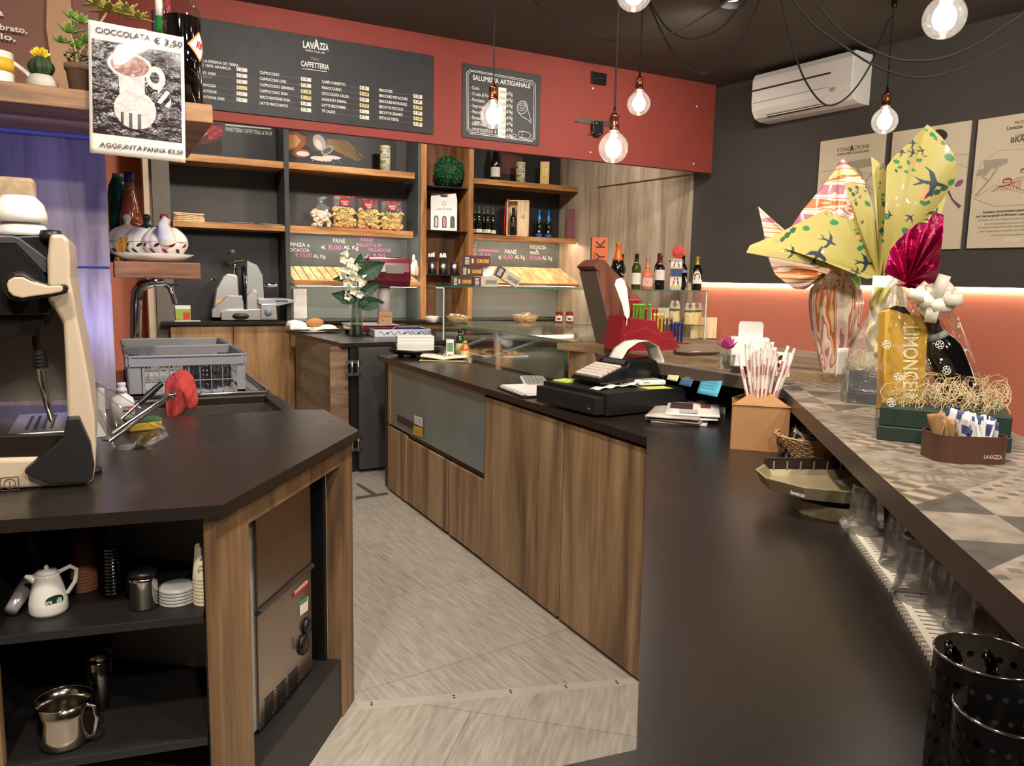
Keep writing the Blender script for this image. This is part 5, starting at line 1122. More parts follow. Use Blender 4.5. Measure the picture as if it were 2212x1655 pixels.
# ================================================================ scale, vase, tray, bread on the service counter
p = atz(800, 715, ZM); p = Vector((2.02, 6.40, ZM)); p = aty(800, 700, 6.35); p.z = ZM
MAR = mat('maroon_gloss', (92,20,36), .2, coat=.4)
t = thing('counter_scale', 'maroon shop scale with display head on a grey post behind the white flowers', 'scale', p, -.05); kk = mpp(p); 
build('base', MB().bx(-.2,.2,-.16,.16,.03,.075), MAR, t, bevel=.012); build('platter', MB().bx(-.21,.21,-.17,.17,.077,.09), STEEL, t, bevel=.004)
for x in (-.17,.17):
    for y in (-.13,.13): build('foot', MB().lathe([(.012,0),(.02,.01),(.012,.03)], 12, c=(x,y,0)), RUBBER, t)
xp = (833-800)*kk; zp0, zp1 = .09, (709-617)*kk+.04
build('post', MB().lathe([(.055,.08),(.055,zp1+.03)], 24, c=(xp,.05,0)), mat('scale_grey', (176,164,158), .35), t)
hz = zp1; hx0, hx1 = (790-800)*kk, (884-800)*kk; hh_ = 63*kk
mb = MB(); prf = [(-.07,0),(-.09,hh_*.2),(-.1,hh_*.5),(-.09,hh_*.8),(-.06,hh_),(.06,hh_),(.1,hh_*.75),(.11,hh_*.4),(.07,0)]
n = len(prf); v = [(hx0,y,z+hz) for y, z in prf]+[(hx1,y,z+hz) for y, z in prf]; mb.add(v, [tuple(range(n))[::-1], tuple(range(n,2*n))]+[(i,(i+1)%n,n+(i+1)%n,n+i) for i in range(n)]); build('display_head', mb, MAR, t, bevel=.018, seg=4)
build('display', MB().bx((828-800)*kk,(866-800)*kk,-.108,-.098,hz+hh_*.45,hz+hh_*.72), mat('lcd_grey', (124,122,112), .2), t)
pc = build('price_note', MB().bx(xp-.056,xp+.056,-.012,-.008,.03+.05,.03+.16), mat('kraft_note', (176,138,96), .7), t)
L = ftext(MB(), 'BORSINE', xp-.045, -.0125, .14, .017, w=.09); ftext(L, '€ 0,10', xp-.03, -.0125, .10, .022, w=.06); build('lettering', L, mat('ink_brown3', (96,62,44), .7), pc)
p = atz(772, 724, ZM); p = Vector((p.x*.93, p.y*.93, ZM)); p = atz(771, 727, ZM); t = thing('flower_vase', 'clear glass vase of white bell flowers with dark green leaves', 'vase', p); kk = mpp(p)
build('vase', MB().shell([(13*kk,0),(13.5*kk,72*kk)], 24, t=.004), GLASS, t); build('water', MB().lathe([(.001,.004),(11*kk,.004),(11*kk,26*kk)], 20), film('water', (236,242,238), .04), t)
mb = MB(); LF = mat('leaf_dark', (22,62,32), .45, var=.3, bs=30); LV = mat('leaf_vein', (60,100,60), .5)
def leaf(mb, base, tip, wdt, up=Vector((0,-1,.2)), droop=.15, m=0):
    base, tip = Vector(base), Vector(tip); ax = tip-base; L_ = ax.length; ax.normalize(); sd = ax.cross(up).normalized(); nn = sd.cross(ax)
    def f(u, v):
        s_ = v; wv = wdt*math.sin(PI*min(1, s_**.75))*(1+.06*math.sin(s_*40)); x = (u-.5)*2
        return base+ax*(L_*s_)+sd*(x*wv)+nn*(abs(x)*wdt*.25-droop*L_*s_*s_+.004*math.sin(s_*34)*abs(x))
    mb.surf(f, 6, 16, m)
def V(px, py, dy=0): return (px-771)*kk, dy, (727-py)*kk
for b, tp, w in (((771,650),(716,635),.055),((771,660),(832,652),.06),((775,600),(833,566),.075),((772,590),(779,550),.04),((765,640),(736,655),.04),((775,640),(824,610),.05),((765,600),(718,605),.03),((775,650),(800,655),.04)): leaf(mb, V(*b), V(*tp, dy=-.03), w)
build('leaves', mb, LF, t); mb = MB()
for a in (((771,722),(768,650),(760,560)),((772,722),(774,650),(776,580)),((770,722),(769,660),(750,640)),((773,722),(776,660),(790,620))): mb.tube([V(*q, dy=.01*i) for i, q in enumerate(a)], .004, 6)
build('stems', mb, mat('stem_green', (86,120,62), .5), t)
FW = mat('petal_white', (240,236,218), .6); rnd = random.Random(11)
for i, (x, y) in enumerate(((742,552),(738,566),(750,575),(760,570),(745,585),(738,590),(756,586),(770,580),(742,600),(754,602),(746,612),(770,602),(786,600),(784,614),(752,622),(762,628),(746,634),(774,634),(790,634),(752,640),(758,592),(766,612))):
    mb = MB(); c = Vector(V(x, y, dy=rnd.uniform(-.06,.0))); 
    mb.M = Matrix.Translation(c) @ Matrix.Rotation(rnd.uniform(.5,2.2),4,'X') @ Matrix.Rotation(rnd.uniform(-1,1),4,'Y')
    mb.surf(lambda u, v: ((.009+.022*v+.006*v*v*math.cos(u*2*PI*5))*math.cos(2*PI*u), (.009+.022*v+.006*v*v*math.cos(u*2*PI*5))*math.sin(2*PI*u), -.02+.045*v), 20, 5, cu=True).sph((0,0,-.02), .012, 8)
    build('blossom', mb, FW, t)
p = atz(873, 727, ZM); kk = mpp(p); t = thing('blue_tray', 'square tray, blue inside with white patterned rim, beside the vase', 'tray', p+Vector((0,.14,0)), RZG*.2-.05); w = 62*kk
mb = MB()
for s_ in ((-w,w,-.17,-.16),(-w,w,.16,.17),(-w,-w+.01,-.16,.16),(w-.01,w,-.16,.16)): mb.bx(*s_, 0, .06)
build('rim', mb, mat('tray_white', (206,208,214), .3), t, bevel=.003); build('floor_panel', MB().bx(-w+.01,w-.01,-.16,.16,.001,.012), mat('tray_blue', (34,52,140), .3), t)
build('inner_lining', MB().bx(-w+.01,w-.01,.155,.16,.012,.058).bx(-w+.01,-w+.014,-.16,.155,.012,.058).bx(w-.014,w-.01,-.16,.155,.012,.058), mat('tray_blue'), t)
mb = MB()
for cx in (-w*.55, w*.05, w*.55):
    for s_ in (-1,1): mb.tube([(cx+s_*(.01+.06*k/9), -.1712, .03+.014*math.sin(k*.7)*s_) for k in range(10)], .0022, 5); mb.lathe([(.001,0),(.008,0)],8,c=(0,0,0)) if False else None
    mb.sph((cx,-.171,.03), .009, 8, 0, (1,.2,1))
build('scroll_pattern', mb, mat('pattern_navy', (40,48,100), .5), t)
build('wire_handle', MB().tube([(-.09+.18*k/12, -.155, .06+.045*math.sin(PI*k/12)) for k in range(13)], .0015, 6), STEEL, t)
p = atz(674, 718, ZM); t = thing('bread_plate', 'white plate with a bread roll on crumpled white paper at the counter corner', 'plate', p); 
build('plate', MB().shell([(.08,0),(.15,.02)], 28, t=.004), WHITEC, t); rnd = random.Random(4)
build('paper', MB().surf(lambda u, v: ((u-.5)*.42, (v-.5)*.26, .035+.03*math.sin(u*9+v*5)*math.sin(v*7)+.045*(abs(u-.2)<.2)*math.sin(v*3)), 24, 14), PAPER, t, solid=.001)
build('bread_roll', MB().sph((.02,-.02,.085), .055, 16, 0, (1.4,.8,.7), .03), mat('bread_crust', (186,134,76), .7), t)
# ================================================================ pastry case on the bar counter
t = thing('pastry_case', 'low clear glass pastry case with slanted back on the dark worktop', 'display case', (0,0,ZW))
x0, x1, y0, y1, zt_ = 2.20, 3.02, 3.46, 5.06, 1.12-ZW
build('top_pane', MB().bx(x0,x1,y0,y1,zt_,zt_+.010), GLASS, t); build('top_pane_edge', MB().bx(x0-.003,x0,y0,y1,zt_,zt_+.010).bx(x0,x1,y0-.003,y0,zt_,zt_+.010), GLASSE, t)
build('top_rail', MB().bx(x0+.02,x0+.045,y0+.02,y1,zt_-.014,zt_), STEEL, t)
build('back_pane', MB().add([(2.05,3.46,.001),(2.05,5.0,.001),(x0+.03,5.0,zt_-.014),(x0+.03,3.46,zt_-.014)], [(0,1,2,3)]), GLASS, t, solid=.005)
build('front_pane', MB().bx(x1-.03,x1-.024,y0,y1,.0,zt_), GLASS, t)
for y in (3.46,5.03): build('end_pane', MB().add([(2.05,y,.001),(x1-.03,y,.001),(x1-.03,y,zt_-.003),(x0+.03,y,zt_-.003)], [(0,1,2,3)]), GLASS, t, solid=.005)
for y in (4.42,): build('support_post', MB().bx(2.20,2.235,y-.02,y+.02,0,zt_), mat('post_grey', (150,150,150), .35, .5), t)
for ya, yb in ((4.35,3.95),(4.9,4.5)): build('slide_arm', MB().tube([(2.10,ya,.04),(x0+.06,yb,zt_-.02)], .006, 8), mat('clear_edge'), t)
build('steel_deck', MB().bx(2.12,x1-.04,y0+.02,y1-.04,.0,.010), STEELD, t)
rnd = random.Random(8)
for i, (px, py, lb) in enumerate(((1045,766,'flat topped pizza on a white tray at the left inside the pastry case'),(1085,768,'second topped pizza tray beside the steel post in the pastry case'))):
    p = atz(px, py, ZW+.012); p = Vector((max(p.x, 2.36), p.y, ZW+.0115)); q = thing('pizza_tray', lb, 'food tray', p)
    build('tray', MB().bx(-.12,.12,-.16,.16,0,.012), WHITE, q, bevel=.004); build('crust', MB().bx(-.1,.1,-.14,.14,.012,.026), mat('bread_crust'), q, bevel=.006)
    mb = MB(); 
    for k in range(26): mb.sph((rnd.uniform(-.09,.09), rnd.uniform(-.13,.13), .028), rnd.uniform(.01,.018), 8, k%3, (1,1,.4))
    o = build('topping', mb, [mat('top_red', (130,44,34), .5), mat('top_cream', (220,196,150), .5), mat('top_pink', (190,110,96), .5)], q); o['kind'] = 'stuff'
def small_bottle(nm, label, px, py, hpx, wpx, m, cap, sq=False):
    p = atz(px, py, ZW); k = mpp(p); r = wpx*k/2; h = hpx*k; q = thing(nm, label, 'bottle', p, tocam(p))
    build('bottle_body', MB().lathe([(.001,0),(r,.003),(r,h*.62),(r*.8,h*.72),(r*.42,h*.8),(r*.4,h*.88)], 20), m, q); build('stopper', MB().lathe([(r*.5,h*.87),(r*.5,h*.97),(r*.2,h),(.001,h)], 14), cap, q)
    build('label', MB().surf(lambda u, v: ((r+.001)*math.sin((u-.5)*2.2), -(r+.001)*math.cos((u-.5)*2.2), h*(.15+.35*v)), 10, 1), mat('label_olive', (190,178,120), .6), q); return q, r, h
q, r, h = small_bottle('oil_bottle', 'dark green oil bottle with ring handle beside the pastry case', 993, 772, 62, 20, mat('green_oil', (24,48,24), .1, coat=.5), GD)
build('ring_handle', MB().tube([(r*.5+.02*math.cos(a), 0, h*.88+.022*math.sin(a)) for a in [k*PI/8 for k in range(16)]], .004, 6, closed=True), GD, q)
small_bottle('honey_jar', 'amber honey jar in front of the green oil bottle', 1004, 778, 42, 20, mat('honey', (176,96,28), .1, coat=.5), gold)
p = atz(972, 775, ZW); t = carton('small_juice_carton', 'small white and green carton left of the oil bottle', p, .05, .04, .13, mat('carton_white', (214,212,204), .5), tocam(p)); build('print', MB().bx(-.02,.02,-.0212,-.0204,.05,.11).bx(-.015,.015,-.0212,-.0204,.01,.03,1), [mat('box_green2', (90,130,90), .5), mat('lid_red')], t)
# napkins and open book
p = atz(905, 772, ZW); t = thing('napkin_holder', 'black oval tray with a stack of white napkins at the counter end', 'napkin holder', p+Vector((0,.08,0)), -.25); 
build('tray', MB().shell([(.14,.02),(.17,.03),(.185,.055)], 32, t=.006).lathe([(.02,0),(.02,.022)],10,c=(-.1,-.04,0)).lathe([(.02,0),(.02,.022)],10,c=(.1,-.04,0)).lathe([(.02,0),(.02,.022)],10,c=(0,.1,0)), BLKSAT, t)
mb = MB(); rnd = random.Random(2)
for i in range(22): mb.bx(-.125+rnd.uniform(-.002,.002),.125+rnd.uniform(-.002,.002),-.06+rnd.uniform(-.003,.003),.06,.034+i*.005,.0375+i*.005)
mb.bx(-.122,.122,-.055,.058,.034,.144); o = build('napkins', mb, mat('napkin_white', (236,232,222), .85), t)
p = atz(962, 779, ZW); t = thing('open_book', 'open paperback lying face up in front of the napkins', 'book', p+Vector((.02,.06,0)), -.5)
build('pages', MB().surf(lambda u, v: ((u-.5)*.3, (v-.5)*.2, .012+.018*abs(math.sin((u-.5)*2.6))), 20, 4), mat('page_cream', (222,212,188), .8), t, solid=.012); build('cover', MB().bx(-.155,.155,-.105,.105,0,.003), mat('cover_yellow', (206,196,150), .7), t)
# keyboard, papers, drawer, till
p = atz(1158, 836, ZW); t = thing('keyboard', 'white keyboard lying behind the cash drawer', 'keyboard', p+Vector((.06,.12,0)), 1.15); build('body', MB().bx(-.2,.2,-.065,.065,0,.014), WHITE, t, bevel=.004)
mb = MB(); [mb.bx(-.19+i*.027,-.168+i*.027,-.056+j*.023,-.037+j*.023,.014,.02) for i in range(14) for j in range(5)]; build('keys', mb, mat('key_grey', (150,146,138), .5), t)
p = atz(1130, 868, ZW); t = thing('clipboard', 'black folder with loose printed sheets left of the cash drawer', 'folder', Vector((1.80,3.20,ZW)), PI/2-.12); build('folder', MB().bx(-.17,.17,-.12,.12,0,.006), BLKSAT, t)
mb = MB(); rnd = random.Random(6)
for i in range(6): mb.M = Matrix.Translation((rnd.uniform(-.01,.02),rnd.uniform(-.01,.01),.0065+i*.0022)) @ Matrix.Rotation(rnd.uniform(-.12,.12),4,'Z'); mb.bx(-.15,.15,-.105,.105,0,.0014)
build('sheet', mb, PAPER, t)
DR = Vector((1.728, 2.472, ZW)); ang = math.atan2(.10,.995)
t = thing('cash_drawer', 'black metal cash drawer standing on the worktop under the till', 'cash drawer', DR, ang)
build('housing', MB().bx(0,.44,0,.43,.008,.098), mat('drawer_black', (26,25,25), .4), t, bevel=.003); 
f = build('drawer_front', MB().bx(-.045,-.0,.015,.42,.012,.082), mat('drawer_front_black', (32,31,30), .38), t, bevel=.003)
build('slot', MB().bx(-.0462,-.0448,.13,.33,.052,.057), RUBBER, f); build('lock', MB().lathe([(.009,0),(.009,.002),(.004,.002)], 14), STEELD, f, loc=(-.0452,.06,.03), rot=(0,-PI/2,0))
ZD = ZW+.098
# till (fiscal printer) on the drawer
q0 = atz(1300, 838, ZD); t = thing('till', 'black cash register with cream keypad on top of the cash drawer', 'cash register', (q0.x-.01, q0.y, ZD), ang)
prf = [(0,.012),(0,.03),(.15,.082),(.16,.1),(.2,.118),(.27,.122),(.32,.1),(.345,.05),(.34,.012)]; n = len(prf)
mb = MB(); v = [(x,0,z) for x, z in prf]+[(x,.2,z) for x, z in prf]; mb.add(v, [tuple(range(n))[::-1], tuple(range(n,2*n))]+[(i,(i+1)%n,n+(i+1)%n,n+i) for i in range(n)])
build('casing', mb, mat('till_black', (20,20,20), .22, coat=.3), t, bevel=.008, seg=3)
sl = math.atan2(.052,.15); K = Matrix.Translation((.012,0,.0355)) @ Matrix.Rotation(-sl,4,'Y'); mb = MB(); mb.M = K
mb.bx(-.006,.132,.012,.188,-.004,.003,1)
for i in range(5):
    for j in range(7): mb.bx(.002+i*.0255,.0235+i*.0255,.018+j*.024,.039+j*.024,.003,.011)
build('keypad', mb, [mat('key_cream', (214,200,186), .45), mat('key_base', (60,48,44), .5)], t)
build('display', MB().add([(.152,.03,.088),(.152,.17,.088),(.166,.17,.104),(.166,.03,.104)], [(0,1,2,3)]), mat('lcd_dark', (70,66,60), .15), t, solid=.004)
build('foot', MB().bx(.03,.3,.02,.18,0,.014), RUBBER, t)
def rib(u, v):
    P_ = [(.165,.108),(.19,.15),(.24,.18),(.30,.185),(.35,.16),(.38,.10),(.385,.03),(.37,.004)]
    s_ = v*(len(P_)-1.001); i = int(s_); f_ = s_-i; a = Vector(P_[i]); b = Vector(P_[i+1]); q = a.lerp(b, f_); return (q.x+.0, .055+.09*u-.05*v, q.y)
o = build('receipt_roll', MB().surf(rib, 4, 40), mat('receipt', (226,222,212), .6), t, solid=.0006)
L = MB(); [L.bx(.1695+.001*i,.1705+.001*i,.07,.12-.01*(i%3),.1185+.0045*i,.1197+.0045*i) for i in range(4)]; 
# card reader, receipts, notes
def ondrawer(px, py): return atz(px, py, ZD)
p = ondrawer(1410, 834); t = thing('card_reader', 'small white card reader lying on the cash drawer', 'card reader', p+Vector((0,.03,.003)), -.1); build('body', MB().bx(-.065,.065,-.04,.04,0,.022), WHITE, t, bevel=.008, seg=3); build('screen', MB().bx(-.045,.05,-.028,.03,.022,.0232), mat('reader_grey', (190,190,188), .2), t); build('slot', MB().bx(-.05,-.02,-.0405,-.0398,.012,.015), BLKSAT, t)
p = ondrawer(1423, 839); o = build('green_note', MB().bx(-.06,.06,-.02,.05,0,.0012), mat('note_lime', (206,220,100), .7), loc=p+Vector((-.005,.0,.0005)), rz=-.1); tag(o, 'yellow green note under the white card reader', 'note')
p = ondrawer(1214, 824); t = thing('sticky_note_pad', 'lime green sticky note pad on the left front of the cash drawer', 'note pad', Vector((p.x+.02, min(p.y,2.86), ZD)), .3); build('pad', MB().bx(-.04,.04,-.04,.04,0,.006), mat('note_lime2', (196,226,90), .7), t)
for i, (px, py, r_) in enumerate(((1300,840,.3),(1340,836,-.2),(1360,833,.5))):
    p = ondrawer(px, py); o = build('receipt_slip', MB().surf(lambda u, v: ((u-.5)*.13, (v-.5)*.05, .002+.006*math.sin(u*5+i)**2), 12, 2), PAPER, loc=p+Vector((.01,.0,.001+i*.002)), rz=r_, solid=.0006)
    tag(o, ['curled receipt slip nearest the till front corner','curled receipt slip between till and card reader, middle one','curled receipt slip touching the card reader'][i], 'paper')
# pen cup
p = atz(1236, 811, ZW); p = Vector((2.22, 3.33, ZW)); p = atz(1236, 818, ZW); t = thing('pen_cup', 'dark mesh pen cup behind the till', 'pen holder', p); kk = mpp(p); r = 19*kk
build('cup', MB().shell([(r*.9,0),(r,36*kk)], 20, t=.002), film('dark_cup', (110,106,100), .1, .2, haze=.3), t)
for lb, c, a, hgt, w in (('orange marker standing in the pen cup','marker_orange',(-.5,-.1),62,.008),('green marker standing in the pen cup','marker_green',(-.8,0),55,.007),('yellow tipped black pencil in the pen cup','pencil_black',(-.35,.2),72,.004),
                      ('white correction pen in the pen cup','pen_white',(.05,0),76,.008),('black handled scissors in the pen cup','till_black',(.75,.1),70,.006),('grey pen in the pen cup leaning right','pen_grey',(.4,-.3),58,.006)):
    col = {'marker_orange':(236,120,40),'marker_green':(40,160,80),'pencil_black':(40,34,28),'pen_white':(226,222,210),'till_black':(20,20,20),'pen_grey':(190,190,190)}[c]
    b = p+Vector((a[0]*r*.2, a[1]*r*.5, .004)); tp = Vector((a[0]*r*1.2, a[1]*r, hgt*kk)); o = thing(lb.split(' in ')[0].split(' standing')[0].replace(' ', '_').replace('yellow_tipped_','').replace('black_handled_',''), lb, 'pen', b)
    build('barrel', MB().tube([(0,0,0), tp*.9], w, 10), mat(c, col, .4), o); build('cap', MB().tube([tp*.82, tp], w*1.12, 10), mat(c if c != 'pencil_black' else 'pencil_yellow', col if c != 'pencil_black' else (226,170,60), .35), o)
    if 'scissors' in lb: build('finger_loop', MB().tube([tuple(tp+Vector((.014*math.cos(q), 0, .02*math.sin(q)+.01))) for q in [k*PI/6 for k in range(12)]], .004, 6, closed=True), BLKSAT, o)
# blue plastic holder and cyan pad behind the till
p = atz(1300, 795, ZW); t = thing('blue_card_holder', 'translucent blue card holder against the raised bar behind the till', 'holder', Vector((2.10,2.96,ZW+.0)), PI/2*0+.1); mb = MB().bx(-.0,.004,-.09,.07,.0,.15).bx(.0,.03,-.09,-.086,0,.13).bx(.0,.03,.066,.07,0,.13); build('holder', mb, mat('blue_plastic', (110,150,214), .3), t)
p = atz(1268, 812, ZD); o = build('cyan_note', MB().bx(-.035,.035,-.04,.04,0,.004), mat('note_cyan', (90,186,214), .7), loc=Vector((2.10,2.80,ZD)), rz=.5, rot=(0,-.5,.3)); tag(o, 'small cyan note leaning at the back of the till', 'note')
# magazines and a book
p0 = Vector((2.03,2.42,ZW)); mags = [(.30,.21,-.72,(200,196,188)),(.30,.21,-.66,(150,130,124)),(.29,.2,-.78,(214,210,204)),(.28,.2,-.6,(186,176,166)),(.29,.205,-.7,(232,228,220))]
for i, (w, h, r_, c) in enumerate(mags):
    lb = ['lowest magazine of the pile in front of the cash drawer, grey edges showing','second lowest magazine of the pile by the cash drawer','middle magazine of the pile by the cash drawer','second highest magazine, dark printed, in the pile by the drawer','topmost magazine of the pile with mostly white cover'][i]
    t = thing('magazine', lb, 'magazine', Vector((2.02+.012*i*(-1)**i, 2.36, ZW+.0005+i*.0075)), .75+.1*(-1)**i*(i%3)-.0)
    build('pages', MB().surf(lambda u, v: ((u-.5)*w, (v-.5)*h, .003+.0015*math.sin(u*4+i)), 10, 4), mat(f'mag_{i}', c, .5, var=.12 if i != 3 else .5, bs=9), t, solid=.006)
    if i == 4: build('cover_picture', MB().bx(-.02,.12,.0,.09,.0082,.0088).bx(-.13,-.04,-.02,.05,.0082,.0088,1).bx(.02,.1,-.07,-.03,.0082,.0088,2), [mat('mag_dark', (74,50,46), .5), mat('mag_grey', (190,186,180), .5), mat('mag_red', (150,60,52), .5)], t)
t = thing('book', 'cream edged book lying behind the magazines under the sticky notes', 'book', Vector((2.26,2.50,ZW)), .95); build('pages', MB().bx(-.1,.1,-.07,.07,.002,.025), mat('page_cream'), t); build('cover', MB().bx(-.102,.102,-.072,.074,0,.002).bx(-.102,.102,-.072,.074,.025,.028).bx(-.102,.102,.07,.074,.002,.025), mat('book_pink', (170,130,122), .5, var=.3, bs=14), t)
# notes stuck on the bar edge
def note(label, px, py, w, h, m, tilt, txt=0):
    P = Plane((2.139,2.9),(2.158,2.1)); q = P.hit(px, py, .002); t = thing('sticky_note', label, 'note', q, math.atan2(P.u.y, P.u.x))
    mb = MB().surf(lambda u, v: ((u-.5)*w+tilt*(1-v)*w, -.001-.02*(1-v)**2, -h*(1-v)), 6, 6); build('paper', mb, m, t, solid=.0008)
    L = MB(); rnd = random.Random(px)
    for k in range(txt): 
        z = -h*(.25+.12*k); L.surf(lambda u, v: (-w*.35+u*w*rnd.uniform(.6,.62)+tilt*w*(-z/h), -.0032-.02*(z/h)**2, z+.0016*v), 4, 1)
    if txt: build('handwriting', L, mat('biro', (80,110,130), .7) if 'cyan' in label or 'sky' in label else (mat('biro_grey', (150,146,110), .7) if 'yellow' in label else WHITE), t)
    return t
note('pale yellow sticky note on the raised bar edge, left of the blue card', 1458, 790, .07, .062, mat('note_pale', (220,212,160), .7), .1, 3)
note('blue printed card taped to the raised bar edge between two sticky notes', 1488, 798, .075, .068, mat('card_blue', (66,104,136), .5), .02, 4)
note('large sky blue sticky note hanging from the raised bar edge', 1541, 803, .118, .095, mat('note_sky', (92,184,214), .7), -.08, 5)
# ================================================================ menu stand and sweets dispenser on the raised wood
ZP = ZT+.032+.0005
e0, e1 = atz(1325,748,ZP), atz(1288,741,ZP); ev = (e1-e0); 
PQ = Plane((e0.x, e0.y), (e0.x+1, e0.y-.06))
t = thing('menu_stand', 'tall mahogany wood menu stand with slanted top beside the red dispenser', 'stand', e0)
def pris(nm, pts, off, m, par, bv=.001, vec=None, d0=0.0):
    a = [PQ.hit(x, y)-e0+off*d0 for x, y in pts]; b = [q+(vec or ev) for q in a]; n = len(a); mb = MB(); mb.add(a+b, [tuple(range(n)), tuple(range(n,2*n))[::-1]]+[(i,n+i,n+(i+1)%n,(i+1)%n) for i in range(n)]); return build(nm, mb, m, par, bevel=bv)
z0 = Vector((0,0,0))
b_ = pris('board', [(1325,748),(1352,746),(1372,700),(1385,668),(1300,590),(1290,588)], z0, W_MENU, t)
pris('side_strip', [(1325,748.5),(1326.5,748.5),(1291.5,586),(1288,586)], z0, mat('menu_grey_side', (112,94,82), .5), t, vec=ev*1.02)
pris('slanted_top', [(1290,584),(1283,575),(1300,560),(1306,562),(1392,655),(1388,668)], z0, W_MENU, t, bv=.002, vec=ev*1.05)
# red dispenser
q0 = atz(1337, 758, ZP); PS = Plane((q0.x, q0.y), (q0.x+1, q0.y-.10)); RED = mat('dispenser_red', (136,32,40), .3, bump=.05, bs=20)
t = thing('sweets_dispenser', 'stepped red plastic sweets dispenser full of wrapped candy sticks', 'dispenser', q0)
out = [(1337,758),(1343,715),(1348,682),(1353,700),(1357,712),(1360,712),(1364,686),(1392,690),(1417,693),(1425,718),(1452,716),(1463,740),(1486,741),(1506,745),(1509,751),(1480,760),(1400,761)]
def psol(nm, pts, m, par, org, P, d=.13, bv=.003, back=Vector((.02,.99,0)), d0=0):
    a = [P.hit(x, y)-org+back*d0 for x, y in pts]; b = [q+back*d for q in a]; n = len(a); mb = MB(); mb.add(a+b, [tuple(range(n)), tuple(range(n,2*n))[::-1]]+[(i,n+i,n+(i+1)%n,(i+1)%n) for i in range(n)]); return build(nm, mb, m, par, bevel=bv, seg=3)
psol('body', out, RED, t, q0, PS)
psol('front_swell', [(1340,757),(1345,722),(1395,706),(1404,712),(1430,728),(1456,730),(1464,752),(1462,759),(1400,760)], RED, t, q0, PS, .02, .006, d0=-.012)
def candy(label, px, pyt, pyb, m, d, g, lean=0):
    b = PS.hit(px, pyb)+Vector((.02,.99,0))*d; k = mpp(b); hgt = (pyb-pyt)*k+.04; w = 3.1*k; o = thing('candy_stick', label, 'candy', b-Vector((0,0,.04)), 0, g)
    mb = MB(); mb.surf(lambda u, v: (w*math.cos(2*PI*u)+lean*hgt*v, w*.55*math.sin(2*PI*u), hgt*.9*v), 10, 4, cu=True); build('wrapper', mb, m, o)
    build('crimped_end', MB().surf(lambda u, v: ((u-.5)*w*(1.7+.8*v)+lean*hgt*(.9+.1*v), .002*math.sin(u*30), hgt*(.85+.16*v)), 14, 2), m, o, solid=.0008)
cg, cy_, cb_, cr_ = mat('foil_green', (88,140,44), .3, .3), mat('foil_yellow', (196,164,60), .3, .4), mat('foil_blue', (34,36,96), .3, .3), mat('foil_red', (150,36,34), .3, .3)
for i, px in enumerate((1376,1383,1390,1397,1411)): candy('green wrapped candy stick in the highest step of the dispenser', px, 657, 690, cg, .03, 'green candy sticks', .02 if i < 4 else 0)
for i, px in enumerate((1374,1381,1388,1396,1402)): candy('red wrapped candy stick behind the green ones in the dispenser', px, 648, 688, cr_, .09, 'red candy sticks at the back')
for px in (1421,1429,1437): candy('gold wrapped candy stick in the middle step of the dispenser', px, 679, 716, cy_, .03, 'gold candy sticks')
for px in (1418,1426,1434,1441): candy('red wrapped candy stick behind the gold ones in the dispenser', px, 668, 716, cr_, .09, 'red candy sticks in the middle')
for px in (1458,1465,1472,1480): candy('dark blue wrapped candy stick in the lowest step of the dispenser', px, 697, 738, cb_, .03, 'dark blue candy sticks')
for px in (1448,1455,1463,1472): candy('mixed brown wrapped candy stick behind the dark blue ones', px, 690, 730, mat('foil_brown', (110,70,50), .3, .3), .085, 'brown candy sticks')
b = PS.hit(1362, 700)+Vector((0,.02,0)); t = thing('white_price_paddle', 'white knife shaped plastic paddle stuck in the red dispenser', 'paddle', b); 
pts = [(1358,712),(1360,690),(1355,682),(1350,660),(1340,632),(1334,616),(1337,604),(1346,601),(1354,606),(1360,622),(1363,650),(1366,672),(1365,684),(1361,690),(1359,712)]
a = [PS.hit(x, y, .0)+Vector((0,.02,0))-b for x, y in pts]; n = len(a); mb = MB(); mb.add(a+[q+Vector((0,.004,0)) for q in a], [tuple(range(n)), tuple(range(n,2*n))[::-1]]+[(i,n+i,n+(i+1)%n,(i+1)%n) for i in range(n)]); build('blade', mb, WHITE, t)
# brown lidded box, flower glass, white carton, card
p = atz(1521, 768, ZP); p.y += .05; p.z = ZP; t = thing('brown_lidded_box', 'flat bronze lidded box lying right of the red dispenser', 'box', p, -.1); kk = mpp(p)
hx = [(-.11,0),(-.085,-.055),(.085,-.055),(.115,0),(.085,.06),(-.085,.06)]
build('base', MB().prism(hx, 0, .014), mat('dark_brown_base', (56,38,32), .4), t, bevel=.003); l_ = build('lid', MB().prism([(x*.97,y*.97) for x, y in hx], .014, .026).prism([(x*.85,y*.82) for x, y in hx], .026, .042), mat('bronze_plastic', (140,122,102), .4), t, bevel=.004)
build('logo', ftext(MB(), 'lavazza', -.06, -.0545, .016, .007, w=.035, bold=.03), CHALKW, l_)
p = atz(1575, 800, ZP); p.z = ZP; t = thing('flower_glass', 'pink artificial flower in a small square glass before the white carton', 'vase', p+Vector((.02,.04,0)), .3); kk = mpp(p)
build('glass', MB().shell([(.034,0),(.04,.055)], 4, t=.003), GLASS, t); build('stem', MB().tube([(0,0,.005),(.0,0,.07)], .003, 6), mat('stem_green'), t); mb = MB()
for i in range(12):
    a = i*2.4; el = .2+.08*i
    mb.M = Matrix.Translation((0,0,.075)) @ Matrix.Rotation(a,4,'Z') @ Matrix.Rotation(-(.2+.1*i),4,'Y'); mb.surf(lambda u, v: (.05*v, (u-.5)*.035*math.sin(PI*v**.8), .014*v*v), 4, 6)
mb.M = Matrix.Identity(4); build('petals', mb, mat('petal_magenta', (196,84,140), .5), t)
